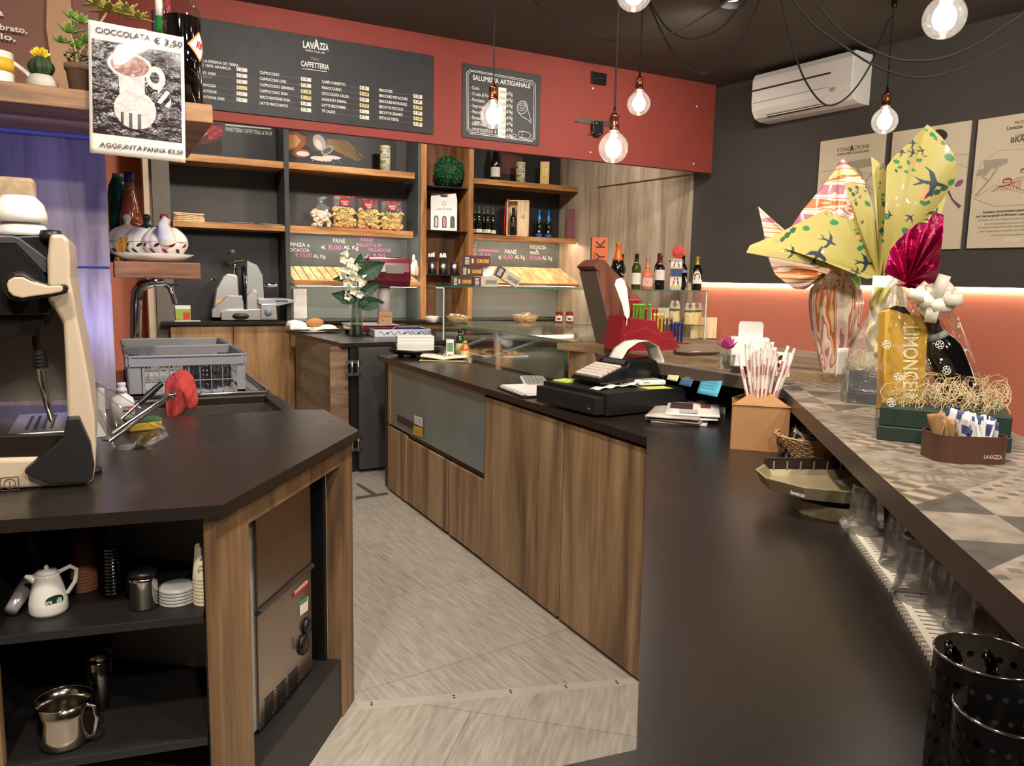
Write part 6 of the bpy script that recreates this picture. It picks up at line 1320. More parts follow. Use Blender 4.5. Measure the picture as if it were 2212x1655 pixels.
p = atz(1632, 792, ZP); t = thing('white_carton', 'white cardboard dispenser carton with raised flap behind the straws', 'box', p+Vector((0,.04,0)), tocam(p)+.1); kk = mpp(p); w = 78*kk; h = 62*kk
mb = MB().bx(-w/2,w/2,-.05,.05,0,h); build('carton', mb, WHITE, t, bevel=.004)
mb = MB(); a = [(-.42,0),(-.42,.42),(-.36,.5),(.36,.5),(.42,.42),(.42,0)]; q = [(x*w*.78, -.03, h*.93+y*w*1.0) for x, y in a]; n = len(q); mb.add(q+[(x,y+.003,z) for x, y, z in q], [tuple(range(n)), tuple(range(n,2*n))[::-1]]+[(i,n+i,n+(i+1)%n,(i+1)%n) for i in range(n)]); build('flap', mb, mat('flap_white', (214,212,206), .5), t)
p = atz(1694, 814, ZP); t = thing('promo_card', 'white card with brown bean flower drawing behind the straws', 'card', p+Vector((.0,.03,0)), tocam(p)-.3); kk = mpp(p)
build('card', MB().bx(-.04,.04,-.001,.001,0,.085), PAPER, t); mb = MB()
for i in range(5): a = i*1.25; mb.add([(.006+.016*math.cos(a)+.012*math.cos(b)*1.0, -.0016, .05+.016*math.sin(a)+.009*math.sin(b)) for b in [k*PI/5 for k in range(10)]], [tuple(range(10))])
for i in range(4): mb.tube([(-.01+.01*i,-.0018,.035),(-.013+.012*i,-.0018,.02),(-.01+.012*i,-.0018,.012)], .0012, 4)
for i in range(3): mb.bx(-.03,.0,-.0022,-.0014,.066+i*.005,.067+i*.005)
build('drawing', mb, mat('bean_brown', (70,36,30), .6), t)
# kraft box with straws
c0, c1 = Vector((1.782,1.846,ZW)), Vector((1.912,1.722,ZW)); fu = (c1-c0).normalized(); W_ = (c1-c0).length
t = thing('kraft_box', 'brown kraft cardboard box with peaked open top holding the straws', 'box', (c0+c1)/2, math.atan2(fu.y, fu.x)); KR = mat('kraft_board', (158,116,74), .75, var=.06, bs=120)
h = .152; dd = .15
mb = MB().bx(-W_/2,W_/2,0,.002,0,h).bx(-W_/2,W_/2,dd-.002,dd,0,h).bx(-W_/2,-W_/2+.002,0,dd,0,h).bx(W_/2-.002,W_/2,0,dd,0,h).bx(-W_/2,W_/2,0,dd,0,.002); build('carton', mb, KR, t)
for s_ in (0,1):
    build('flap', MB().add([(-W_/2-.002,s_*dd+(-.003 if s_==0 else .003),h-.004),(W_/2+.002,s_*dd+(-.003 if s_==0 else .003),h-.004),(W_/2*.35,dd*(.36 if s_==0 else .64),h+.03),(-W_/2*.35,dd*(.36 if s_==0 else .64),h+.03)], [(0,1,2,3)]), KR, t, solid=.002)
build('corrugation', MB().bx(-W_/2+.002,W_/2-.002,-.0006,0,.002,.004), KR, t) if False else None
SW = mat('straw_paper', (228,218,208), .7); SR = mat('straw_red', (190,54,50), .6)
rnd = random.Random(21); proto = None
for i in range(36):
    a = rnd.uniform(0,2*PI); q = rnd.uniform(.05,1); bx_, by_ = q*math.cos(a), q*math.sin(a)
    base = t.matrix_world.to_translation() if False else (c0+c1)/2+Vector((-fu.y, fu.x, 0))*(dd/2)*1+fu*(bx_*.018)+Vector((-fu.y,fu.x,0))*(by_*.016)+Vector((0,0,.06))
    tilt = (fu*(bx_*.30)+Vector((-fu.y,fu.x,0))*(by_*.2)+Vector((0,0,1))).normalized(); rot = tilt.to_track_quat('Z','Y').to_euler()
    if proto is None:
        s_ = thing('wrapped_straw', 'white paper wrapped straw standing in the kraft box', 'straw', base, 0, 'paper wrapped straws in the kraft box', rot=rot)
        mb = MB().surf(lambda u, v: ((.0062+.0008*math.sin(v*25))*math.cos(2*PI*u)*(1 if v < .93 else 1.5), -.0+.0058*math.sin(2*PI*u)*(1 if v < .93 else .35+.2*math.sin(u*12)), .275*v), 10, 26, cu=True); build('paper_sleeve', mb, SW, s_)
        L = MB()
        for k in range(3):
            for ro in (0, 2.1, 4.2): L.M = Matrix.Rotation(ro+k,4,'Z'); L.text('Coca-Cola', Matrix(((0,-1,0,.002),(0,0,-1,-.0072),(1,0,0,.03+k*.08),(0,0,0,1))), .0055, 0, w=.034, bold=.03, ext=.0002)
        L.M = Matrix.Identity(4); build('print', L, SR, s_); proto = s_
    else:
        s_ = dup(proto, base, group='paper wrapped straws in the kraft box'); s_.rotation_euler = rot; s_.scale = (1,1,rnd.uniform(.9,1.08))
# ================================================================ gift items on the tiled bar
def resample(pts, n):
    L = [0]; 
    for a, b in zip(pts[:-1], pts[1:]): L.append(L[-1]+math.hypot(b[0]-a[0], b[1]-a[1]))
    out = []
    for i in range(n+1):
        s_ = L[-1]*i/n; k = 0
        while k < len(L)-2 and L[k+1] < s_: k += 1
        f = (s_-L[k])/max(1e-6, L[k+1]-L[k]); out.append((pts[k][0]+(pts[k+1][0]-pts[k][0])*f, pts[k][1]+(pts[k+1][1]-pts[k][1])*f))
    return out
def fan(nm, par, org, centre, cD, pts, bD, m, matfn, nu=60, nv=40, fold=.012, nf=7, cup=.03, ph=0, thick=.0006, rim=0.0):
    """sheet of wrapping paper gathered at `centre` and spreading to an outer edge; folds and cupping give it depth"""
    B = resample(pts, nu)
    def f(u, v):
        i = min(int(u*nu+.5), nu); x, y = B[i]; Dp = cD+(bD(u)-cD)*v; px = centre[0]+(x-centre[0])*v; py = centre[1]+(y-centre[1])*v
        d = fold*math.sin(u*nf*2*PI+ph)*math.sin(PI*min(1, v*.9))*(.4+.6*v)-cup*math.sin(PI*v)*math.sin(PI*u)+rim*v**3*math.sin(u*19+ph)
        return atD(px, py, Dp+d)-org
    return build(nm, MB().surf(f, nu, nv, matfn), m, par, solid=thick)
def inpoly(x, y, P):
    c = False; j = len(P)-1
    for i in range(len(P)):
        if (P[i][1] > y) != (P[j][1] > y) and x < (P[j][0]-P[i][0])*(y-P[i][1])/(P[j][1]-P[i][1])+P[i][0]: c = not c
        j = i
    return c
SWAL = [(1.05,0),(.6,.13),(.35,.16),(.12,.8),(-.4,1.2),(-.1,.5),(-.1,.15),(-.5,.1),(-1.35,.38),(-.78,.0),(-1.35,-.28),(-.5,-.1),(-.1,-.15),(-.3,-.75),(-.7,-1.1),(.08,-.72),(.35,-.14),(.6,-.1)]
LEAF = [(-1,0),(-.6,.5),(0,.62),(.5,.45),(1,0),(.5,-.45),(0,-.62),(-.6,-.5)]
def paint(shapes):   # shapes: (kind, u, v, size, angle) in pixel space of the sheet
    prep = []
    for k, cx, cy, s_, a in shapes:
        P = SWAL if k == 1 else LEAF if k in (2,3) else ell(0,0,1,1,8)
        prep.append((k, [(cx+s_*(x*math.cos(a)-y*math.sin(a)), cy+s_*(x*math.sin(a)+y*math.cos(a))) for x, y in P], cx, cy, s_*1.4))
    return prep
def pfan(nm, par, org, centre, cD, pts, bD, mats, shapes, nu=240, nv=170, **k):
    B = resample(pts, nu); prep = paint(shapes)
    def mf(u, v):
        x0, y0 = B[min(int(u*nu), nu)]; x = centre[0]+(x0-centre[0])*v; y = centre[1]+(y0-centre[1])*v
        for kk, P, cx, cy, r in prep:
            if abs(x-cx) < r and abs(y-cy) < r and inpoly(x, y, P): return kk
        return 0
    return fan(nm, par, org, centre, cD, pts, bD, mats, mf, nu, nv, **k)
YEL = mat('wrap_yellow', (174,162,90), .5, coat=.2); NAVY = mat('swallow_navy', (38,54,66), .5); GRN = mat('leaf_print', (44,120,70), .5); ORG = mat('blossom_print', (226,150,96), .5); VIN = mat('vine_print', (40,80,50), .5)
YM = [YEL, NAVY, GRN, VIN, ORG]
# pink streaked paper: stripes and streaks in the colour
def streak_mat(name, rot, sc):
    m = bpy.data.materials.new(name); m.use_nodes = True; nt = m.node_tree; b = nt.nodes['Principled BSDF']; N = nt.nodes.new
    tc = N('ShaderNodeTexCoord'); mp = N('ShaderNodeMapping'); mp.inputs['Rotation'].default_value = rot; mp.inputs['Scale'].default_value = sc
    nt.links.new(tc.outputs['Object'], mp.inputs['Vector']); n = N('ShaderNodeTexNoise'); n.inputs['Scale'].default_value = 1; n.inputs['Detail'].default_value = .6; nt.links.new(mp.outputs[0], n.inputs['Vector'])
    c = ramp(nt, [(.30, (176,112,126)), (.40, (226,196,176)), (.47, (238,222,196)), (.53, (196,120,120)), (.57, (232,206,176)), (.62, (200,112,64)), (.68, (230,196,140)), (.76, (190,134,150))], n.outputs['Fac']); nt.nodes[-1].color_ramp.interpolation = 'CONSTANT'
    nt.links.new(c, b.inputs['Base Color']); b.inputs['Roughness'].default_value = .35; b.inputs['Coat Weight'].default_value = .4
    bp = N('ShaderNodeBump'); bp.inputs['Strength'].default_value = .3; bp.inputs['Distance'].default_value = .01; n2 = N('ShaderNodeTexNoise'); n2.inputs['Scale'].default_value = 18; nt.links.new(tc.outputs['Object'], n2.inputs['Vector']); nt.links.new(n2.outputs['Fac'], bp.inputs['Height']); nt.links.new(bp.outputs[0], b.inputs['Normal'])
    return m
PK = streak_mat('pink_streaked_paper', (.15,.7,.2), (30,30,1.6)); PK2 = streak_mat('pink_streaked_flare', (.3,.9,.2), (3.5,3.5,26))
# --- pink egg
eb = atz(1797, 822, ZT); De = depth(eb); k = De/FPX
t = thing('wrapped_egg', 'tall easter egg gift in pink and cream streaked paper', 'gift', eb)
Hn = 232*k
prf = [(.030,0),(.036,.02),(.048,.06),(.066,.12),(.082,.18),(.092,.24),(.096,.29),(.088,.34),(.062,.375),(.036,.395),(.02,.405)]; sc_ = Hn/.405
def egg(u, v):
    s_ = v*(len(prf)-1.001); i = int(s_); f_ = s_-i; r = prf[i][0]+(prf[i+1][0]-prf[i][0])*f_; z = prf[i][1]+(prf[i+1][1]-prf[i][1])*f_
    r *= sc_*1.02*(1+.05*math.sin(u*2*PI*11+v*3)*(.3+v)+.03*math.sin(u*2*PI*5-v*4)); off = -.018*(z/.4)
    return (off*0+r*math.cos(2*PI*u)-.02*(z/.405)**2, r*.9*math.sin(2*PI*u), z*sc_)
build('paper_body', MB().surf(egg, 88, 40, cu=True), PK, t)
lab = build('price_label', MB().surf(lambda u, v: ((u-.5)*.062-.026-.012*v, -.058-.012*v-.004*math.cos((u-.5)*2), .02+.11*v), 6, 6), PAPER, t, solid=.0008)
L = MB(); [L.bx(.0-.03+i*.0045, .002-.03+i*.0045, -.066,-.0655,.03,.12) for i in range(0,0)]
for i in range(9): L.M = Matrix.Translation((-.012-.0012*i*0,-.0665,.03+.008*i)); L.bx(0,.012,0,.0004,0,.0012*(1+i%3))
L.M = Matrix.Identity(4); build('barcode', L, mat('print_grey'), lab)
nc = (1790, 592); cD = De-.02
low = [(1776,590),(1739,626),(1716,624),(1693,608),(1674,592),(1662,565),(1658,540),(1652,520),(1650,505),(1645,478),(1637,445),(1648,455),(1671,476),(1700,501)]
fan('left_flare', t, eb, nc, cD, low, lambda u: cD-.06+.1*u, PK2, 0, fold=.010, nf=6, cup=.02, rim=.006)
upp = [(1690,505),(1710,489),(1732,456),(1764,418),(1800,372),(1819,340),(1832,356),(1848,369),(1871,395),(1860,440),(1848,476),(1835,520),(1822,556)]
fan('upper_flare', t, eb, nc, cD+.01, upp, lambda u: cD+.05, PK2, 0, fold=.014, nf=5, cup=.03, rim=.008, ph=1)
build('tie', MB().lathe([(.021,0),(.026,.01),(.021,.02)], 16, c=(-.02,0,Hn-.012)), PK2, t)
build('green_bow', MB().surf(lambda u, v: (.04+.05*u+.01*math.sin(v*3), -.01-.02*math.sin(PI*u), Hn-.05+.05*v*math.sin(PI*u*.8+.3)-.02*u), 10, 8), mat('bow_green', (120,180,60), .3), t, solid=.001)
# --- hampers
CEL = film('cellophane', (250,250,246), .05, .06, .9, 22); CEL2 = film('cellophane_crinkled', (250,250,244), .08, .08, 1.0, 45, haze=.05)
ST = mat('straw_filling', (206,184,140), .6)
def strawfill(par, x0, x1, y0, y1, z, n, seed, hgt=.05):
    rnd = random.Random(seed); mb = MB()
    for i in range(n):
        c = Vector((rnd.uniform(x0,x1), rnd.uniform(y0,y1), z+rnd.uniform(0,hgt))); a = rnd.uniform(0,6.28); r = rnd.uniform(.012,.03)
        mb.tube([c+Vector((r*math.cos(a+q*.9), r*math.sin(a+q*.9)*.6, .02*math.sin(q+a))) for q in range(5)], .0008, 4)
    o = build('straw_filling', mb, ST, par); o['kind'] = 'stuff'; return o
def cello(nm, par, w, d, h, neck, nz, m=CEL, seed=0):
    # box wrap narrowing to a tied neck; w,d base half sizes; neck (x,y) centre
    def f(u, v):
        a = 2*PI*u; cx, sy = math.cos(a), math.sin(a); e = .35
        bx_, by_ = w*math.copysign(abs(cx)**e, cx), d*math.copysign(abs(sy)**e, sy)
        s_ = min(1, max(0, (v-.18)/.82)); q = 1-s_**1.6*.93
        n_ = .006*math.sin(a*9+v*7+seed)+.005*math.sin(a*17-v*23)+.004*math.sin(v*40+a*5)
        return ((bx_*q+neck[0]*s_**1.4)*(1+n_/w*.6), (by_*q+neck[1]*s_**1.4)*(1+n_/d*.6), h*v)
    return build(nm, MB().surf(f, 96, 60, cu=True), m, par)
# hamper 1 (behind)
A1, B1 = Vector((1.978,1.570,ZT)), Vector((2.062,1.462,ZT)); fu = (B1-A1).normalized(); rz1 = math.atan2(fu.y, fu.x)
t = thing('gift_hamper', 'cellophane wrapped gift hamper on a dark navy base with yellow and white packs', 'hamper', A1, rz1)
build('base_tray', MB().bx(0,.14,0,.20,0,.035).bx(.002,.138,.002,.198,.035,.10), mat('navy_card', (36,42,58), .4, .0, .3), t, bevel=.003)
build('white_carton', MB().bx(.045,.115,.09,.16,.11,.385), WHITE, t, bevel=.003)
def crumple(nm, w, h, c, m, seed, par, amp=.02): 
    return build(nm, MB().surf(lambda u, v: (c[0]+(u-.5)*w*(1-.3*v)+amp*.3*math.sin(v*13+seed), c[1]+amp*math.sin(u*9+seed)*math.cos(v*11), c[2]+h*v), 14, 22), m, par, solid=.001)
crumple('yellow_pack', .06, .20, (.07,.055,.15), YEL, 1, t); crumple('purple_pack', .04, .1, (.1,.04,.11), mat('pack_plum', (120,70,66), .4), 3, t)
strawfill(t, .01, .13, .01, .18, .10, 120, 5)
cello('cellophane', t, .085, .12, .40, (.05,-.0), .3, CEL2, 2); LAST[0].location = (.07,.1,0)
# hamper 2 (front)
A2, B2 = Vector((1.563,1.152,ZT)), Vector((1.680,.985,ZT)); fu = (B2-A2).normalized(); rz2 = math.atan2(fu.y, fu.x); w2 = (B2-A2).length; rot2 = Matrix.Rotation(-rz2, 3, 'Z')
t = thing('gift_hamper', 'large cellophane hamper on a green base holding limoncello pack and wine bottle', 'hamper', A2, rz2); H2_ = t
GB_ = mat('forest_green_card', (30,48,38), .5)
D2_ = .27
build('base_tray', MB().bx(0,w2+.06,0,D2_,0,.034).bx(.003,w2+.057,.003,D2_-.003,.034,.078), GB_, t, bevel=.003)
def loc2(px, py, D): return rot2 @ (atD(px, py, D)-A2)
D0 = depth(A2)+.05
pk = [(1912,672),(1935,663),(2003,688),(2005,695),(1996,893),(1988,897),(1905,884),(1908,870)]
v = [loc2(x, y, D0) for x, y in pk]; bk = rot2 @ (ROT @ Vector((0,0,-.035))); n = len(v); mb = MB().add(v+[q+bk for q in v], [tuple(range(n)), tuple(range(n,2*n))[::-1]]+[(i,n+i,n+(i+1)%n,(i+1)%n) for i in range(n)])
pkg = build('yellow_pack', mb, mat('limoncello_yellow', (192,150,52), .45), t, bevel=.002)
# sideways lettering on the pack face
o_ = loc2(1953, 703, D0-.0015); ux = (loc2(1950, 893, D0-.0015)-o_); Lw = ux.length; ux.normalize(); uy = (loc2(1978, 703, D0-.0015)-o_).normalized(); uz = ux.cross(uy)
Mx = Matrix(((ux.x,uy.x,uz.x,o_.x),(ux.y,uy.y,uz.y,o_.y),(ux.z,uy.z,uz.z,o_.z),(0,0,0,1)))
L = MB(); L.text('LIMONCELLO', Mx, 31*D0/FPX, 0, w=Lw, bold=.03); build('lettering', L, mat('pack_cream', (232,216,170), .5), pkg)
# handle hole shadow + leaf mark
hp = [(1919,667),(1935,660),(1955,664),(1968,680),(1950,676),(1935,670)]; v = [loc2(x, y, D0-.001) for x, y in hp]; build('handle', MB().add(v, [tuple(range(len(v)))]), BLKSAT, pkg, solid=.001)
# wine bottle leaning right
bt_, tp_ = loc2(2105, 920, D0+.02), loc2(1995, 655, D0+.0); ax = tp_-bt_; hb = ax.length; ax.normalize(); Kb = ax.to_track_quat('Z','Y').to_matrix().to_4x4(); Kb.translation = bt_
r = .041; mb = MB(); mb.M = Kb; mb.lathe([(.001,0)]+[(a*r, b*hb) for a, b in PROF['wine']], 32); bo = build('wine_bottle_body', mb, mat('black_glass', (12,11,13), .1, coat=.6), t)
mb = MB(); mb.M = Kb; mb.lathe([(r*.40,hb*.77),(r*.42,hb*.84),(r*.40,hb*.99),(r*.36,hb),(.001,hb)], 24); build('capsule', mb, mat('dark_capsule', (46,34,34), .35), t)
mb = MB(); mb.M = Kb; mb.lathe([(r*.62,hb*.72),(r*.46,hb*.765)], 24); build('neck_band', mb, mat('band_grey', (140,150,144), .6), t)
mb = MB(); mb.M = Kb; mb.surf(lambda u, v: ((r+.0008)*math.sin(u*1.8+.0), -(r+.0008)*math.cos(u*1.8), hb*(.12+.3*v)), 14, 1); build('label', mb, mat('dark_plum_label', (64,40,42), .5), t)
strawfill(t, .02, w2+.04, .02, D2_-.03, .075, 260, 9, .06)
# cellophane hull
hull = [(1890,950),(1888,900),(1897,800),(1905,700),(1915,640),(1925,610)]
def cel(u, v):
    # section ellipse between left and right pixel edges at height v
    Lp = [(1889,962),(1890,900),(1896,820),(1902,740),(1910,670),(1922,622),(1950,600)]; Rp = [(2150,928),(2146,900),(2128,840),(2100,760),(2072,690),(2035,640),(1975,600)]
    s_ = v*(len(Lp)-1.001); i = int(s_); f_ = s_-i; l = (Lp[i][0]+(Lp[i+1][0]-Lp[i][0])*f_, Lp[i][1]+(Lp[i+1][1]-Lp[i][1])*f_); r_ = (Rp[i][0]+(Rp[i+1][0]-Rp[i][0])*f_, Rp[i][1]+(Rp[i+1][1]-Rp[i][1])*f_)
    a = 2*PI*u; c = .5-.5*math.cos(a); e = abs(math.sin(a))**.6*math.copysign(1, math.sin(a))
    n_ = .006*math.sin(a*7+v*9)+.004*math.sin(a*19-v*31)+.003*math.sin(v*60+a*3)
    return loc2(l[0]+(r_[0]-l[0])*c, l[1]+(r_[1]-l[1])*c, D0+.05-e*(.125*(1-.75*v))+n_)
build('cellophane', MB().surf(cel, 110, 70, cu=True), CEL, t)
# printed white flowers on the film
mb = MB(); rnd = random.Random(31)
for cx, cy in ((1915,745),(2030,745),(1940,815),(2045,800),(1925,870),(1975,915),(2000,905)):
    for q in range(5):
        a = q*1.26+rnd.uniform(0,.4); R0 = 9; pts = [loc2(cx+R0*math.cos(a)*(.3+.7*math.sin(PI*s_/6))+5*math.sin(PI*s_/3)*math.sin(a), cy+R0*math.sin(a)*(.3+.7*math.sin(PI*s_/6))-5*math.sin(PI*s_/3)*math.cos(a), D0-.075) for s_ in range(7)]
        mb.tube(pts, .0007, 4)
build('printed_flowers', mb, mat('film_white', (236,236,230), .5), t)
# magenta foil head
FO = mat('magenta_foil', (178,20,84), .18, .75, bump=.9, bs=26)
mg = [(1910,589),(1918,560),(1923,540),(1940,518),(1965,495),(1985,480),(2003,482),(2016,460),(2039,463),(2038,490),(2037,508),(2033,540),(2029,573),(2022,600),(2016,615),(1995,622),(1977,626),(1950,620),(1932,615)]
fan('magenta_foil', t, Vector(A2), (1958,612), D0+.0, mg, lambda u: D0-.05+.06*math.sin(u*9), FO, 0, 80, 40, fold=.018, nf=8, cup=.02, rim=.012); LAST[0].matrix_parent_inverse = Matrix.Rotation(-rz2,4,'Z')
# white bow
mb = MB(); c = loc2(2020, 645, D0-.05)
for i in range(12):
    a = i*.55+.2; R_ = .036+.01*(i%3); ca, sa = math.cos(a), math.sin(a)
    def lp(u, v, ca=ca, sa=sa, R_=R_, i=i):
        s_ = 2*PI*u; rr = R_*(.5-.5*math.cos(s_)); q = .02*math.sin(s_); w_ = (v-.5)*.026
        return c+Vector((ca*rr-sa*w_, -q+.008*math.sin(i*2), sa*rr+ca*w_))
    mb.surf(lp, 20, 2)
build('white_bow', mb, mat('bow_white', (232,224,206), .45), t, solid=.0006)
# --- yellow paper gift rising behind the hampers
yb = atz(1905, 760, ZT); yb = atz(1910, 836, ZT); Dy = depth(yb); t = thing('yellow_wrapped_egg', 'egg gift with huge flaring yellow paper printed with swallows and leaves', 'gift', yb)
yk = (atD(1903, 600, Dy)-yb)
build('paper_body', MB().lathe([(.001,0),(.05,.0),(.062,.06),(.07,.14),(.062,.22),(.03,yk.z-.03),(.02,yk.z)], 30, c=(0,0,0)), YEL, t)
yc = (1900, 600)
lw = [(1905,596),(1895,600),(1871,602),(1839,589),(1774,563),(1706,540),(1681,536),(1650,530),(1611,547),(1620,530),(1635,524),(1681,505),(1720,484),(1752,469),(1787,450),(1800,462),(1826,472),(1860,478),(1885,500)]
pfan('left_wing', t, yb, yc, Dy-.01, lw, lambda u: Dy-.16+.12*u, YM,
  [(1,1765,552,24,-1.1),(1,1790,522,18,.5),(1,1710,545,14,.3),(1,1868,568,20,.1),(1,1850,588,12,.4),(2,1741,494,9,.2),(2,1802,481,11,0),(4,1676,522,7,0),(4,1852,513,6,0),(2,1852,505,6,0),(2,1870,486,6,.3),(2,1858,520,5,1),(2,1866,533,7,.5),
   (1,1846,497,4,1.5),(1,1858,497,4,1.5),(2,1858,536,9,-.4),(1,1783,462,3,0),(1,1796,460,3,0),(3,1700,508,9,-.7),(3,1712,498,9,-.7),(3,1690,517,8,-.7)], fold=.008, nf=3, cup=.05, rim=.004)
pfan('narrow_curl', t, yb, yc, Dy, [(1880,560),(1850,490),(1836,430),(1823,395),(1838,394),(1852,398),(1866,402),(1874,411),(1882,435),(1887,456),(1893,520)], lambda u: Dy-.06, YM,
  [(3,1835,410,6,1),(3,1842,420,6,1.2),(1,1850,415,5,.6),(3,1848,440,6,1.1),(1,1856,425,4,1),(4,1872,400,3,0),(2,1868,412,4,0),(2,1874,440,9,.6),(3,1850,405,5,.5),(1,1845,432,4,1),(1,1862,480,6,.5)], nu=120, nv=190, fold=.012, nf=2, cup=.035)
pfan('middle_spike', t, yb, yc, Dy-.01, [(1890,530),(1890,440),(1893,390),(1892,360),(1881,337),(1897,350),(1907,362),(1916,373),(1920,400),(1926,450),(1930,530)], lambda u: Dy-.02, YM,
  [(1,1902,362,5,1),(1,1910,362,4,1),(1,1926,385,5,1.2),(1,1929,396,6,1.4),(1,1900,395,4,.5),(4,1906,408,4,0),(2,1908,420,5,.3),(2,1905,430,4,1),(2,1899,405,3,0),(3,1908,440,7,1.5),(4,1912,452,4,0),(2,1928,412,4,0),(2,1910,480,7,.5),(1,1918,462,9,.2),(2,1908,520,6,.4),(2,1905,505,5,1),(4,1898,492,4,0),(3,1904,498,9,1.3)], nu=120, nv=190, fold=.014, nf=2, cup=.03)
rwg = [(1920,560),(1917,450),(1913,385),(1915,360),(1932,337),(1950,320),(1965,308),(1985,286),(2003,269),(2016,279),(2035,297),(2048,315),(2060,332),(2066,350),(2066,379),(2060,398),(2048,411),(2040,440),(2035,456),(2022,480),(2003,508),(1975,530),(1952,548)]
pfan('right_wing', t, yb, (1908,596), Dy-.02, rwg, lambda u: Dy-.02-.12*u, YM,
  [(1,2012,395,32,.15),(1,1946,330,10,.1),(1,1949,327,5,1),(1,1970,330,11,.3),(1,1990,325,9,-.3),(1,1970,310,11,0),(1,1998,337,5,0),(2,2051,340,13,.4),(2,1936,350,8,.3),(2,1944,362,6,0),(2,1962,352,6,1),(2,1957,372,6,.3),(2,1985,346,8,-.3),(4,1979,351,8,0),(4,1947,365,6,0),(2,1973,368,5,0),
   (2,2013,290,8,.4),(2,2020,298,6,1),(2,2000,281,4,0),(4,2026,304,6,0),(2,2036,308,7,.5),(4,1998,422,13,-.1),(2,1998,436,13,0),(2,2055,392,10,-.7),(3,2040,405,10,-.5),(3,2024,414,10,-.4),(3,2010,419,8,-.3),(1,1965,470,11,-.7),(1,2020,462,18,-1.2),(1,2008,478,12,-.8),(1,1938,365,2,0),
   (2,1957,500,12,.6),(2,1983,502,9,0),(2,1912,470,8,.6),(1,1920,465,10,.2),(1,1884,473,8,.3),(3,1935,370,5,.9),(4,2032,325,4,0)], nu=260, nv=220, fold=.010, nf=3, cup=.06, rim=.005)
mb = MB().surf(lambda u, v: ((u-.5)*.05-.01, -.02*math.sin(PI*u), yk.z-.06+.07*v), 10, 8); build('gather', mb, YEL, t, solid=.001)
# --- sugar sachet holder
c0 = Vector((1.560,.948,ZT)); rzs = math.atan2(-.56,.83)*.9
t = thing('sachet_holder', 'brown rounded metal holder filled with sugar sachets at the bar edge', 'holder', c0, rzs)
def rr_(w, d, r, n=6):
    o = []
    for cx, cy, a0 in ((w-r,d-r,0),(-w+r,d-r,PI/2),(-w+r,-d+r,PI),(w-r,-d+r,1.5*PI)):
        o += [(cx+r*math.cos(a0+PI/2*i/n), cy+r*math.sin(a0+PI/2*i/n)) for i in range(n+1)]
    return o
BRZ = mat('sachet_brown', (98,68,54), .4, .4); oo, ii = rr_(.072,.05,.03), rr_(.0695,.0475,.028); n = len(oo); hz = .056
mb = MB(); v = [(x,y,0) for x, y in oo]+[(x,y,hz) for x, y in oo]+[(x,y,hz) for x, y in ii]+[(x,y,.003) for x, y in ii]
mb.add(v, [tuple(range(n))[::-1], tuple(range(3*n,4*n))]+[(i+k*n,(i+1)%n+k*n,(i+1)%n+(k+1)*n,i+(k+1)*n) for k in range(3) for i in range(n)])
build('bowl', mb, BRZ, t); build('logo', ftext(MB(), 'LAVAZZA', .016, -.0506, .012, .008, w=.036, bold=.04), mat('logo_grey', (180,168,156), .5), t)
TW = Matrix.Translation(c0) @ Matrix.Rotation(rzs,4,'Z'); rnd = random.Random(12)
for i in range(15):
    br = i < 5; x = -.05+i*.0068; q = TW @ Vector((x, rnd.uniform(-.015,.015), .005))
    s_ = thing('sugar_sachet', 'brown paper sugar sachet at the left of the bronze holder' if br else 'white and blue sugar sachet in the right part of the bronze holder', 'sachet', q, 0, 'brown sugar sachets' if br else 'white sugar sachets', rot=(rnd.uniform(-.15,.15), rnd.uniform(-.12,.3), rzs+PI/2+rnd.uniform(-.5,.5)))
    hgt = rnd.uniform(.075,.098)
    build('packet', MB().surf(lambda u, v: ((u-.5)*.05, .005*math.sin(PI*u)*math.sin(PI*v)+.003*math.sin(u*8+v*5+i), hgt*v), 8, 10, (lambda u, v: 1 if (not br and math.sin(u*9+i)+math.sin(v*12+i*2) > 1.0) else 0)), [mat('sachet_kraft', (168,128,84), .7) if br else mat('sachet_white', (226,224,222), .6), mat('sachet_blue', (70,80,130), .6)], s_, solid=.002)
# ================================================================ under the bar
wkr = mat('wicker_weave', (200,160,112), .6)
p = Vector((1.93,1.64,ZW)); t = thing('wicker_basket', 'small wicker basket of wrapped sweets under the tiled bar', 'basket', p)
mb = MB()
for j in range(9):
    r = .065+.006*j; mb.tube([((r+.003*(-1)**(i+j))*math.cos(2*PI*i/36), (r+.003*(-1)**(i+j))*math.sin(2*PI*i/36), .006+j*.0085) for i in range(36)], .0035, 5, closed=True)
for i in range(18): a = 2*PI*i/18; mb.tube([(.063*math.cos(a),.063*math.sin(a),0),(.118*math.cos(a),.118*math.sin(a),.08)], .002, 5)
build('weave', mb, wkr, t); build('bottom', MB().lathe([(.001,.001),(.066,.001),(.066,.004)], 24), wkr, t)
rnd = random.Random(3); TWm = [mat('sweet_white', (226,222,206), .5), mat('sweet_black', (24,22,24), .3), mat('sweet_green', (70,120,60), .5), mat('sweet_red', (180,50,44), .5)]
for i in range(9):
    q = p+Vector((rnd.uniform(-.06,.06), rnd.uniform(-.06,.06), .03+rnd.uniform(0,.04))); s_ = thing('wrapped_sweet', 'wrapped sweet lying in the wicker basket', 'sweet', q, 0, 'sweets in the wicker basket', rot=(rnd.uniform(-1,1), rnd.uniform(-1,1), rnd.uniform(0,6)))
    build('wrapper', MB().sph((0,0,0), .018, 10, 0, (1.3,.9,.7)).surf(lambda u, v: (.022+.02*u, (v-.5)*.03*(.4+u), .004*math.sin(v*12)), 4, 6).surf(lambda u, v: (-.022-.02*u, (v-.5)*.03*(.4+u), .004*math.sin(v*12)), 4, 6), TWm[[0,1,0,0,2,1,0,3,0][i]], s_)
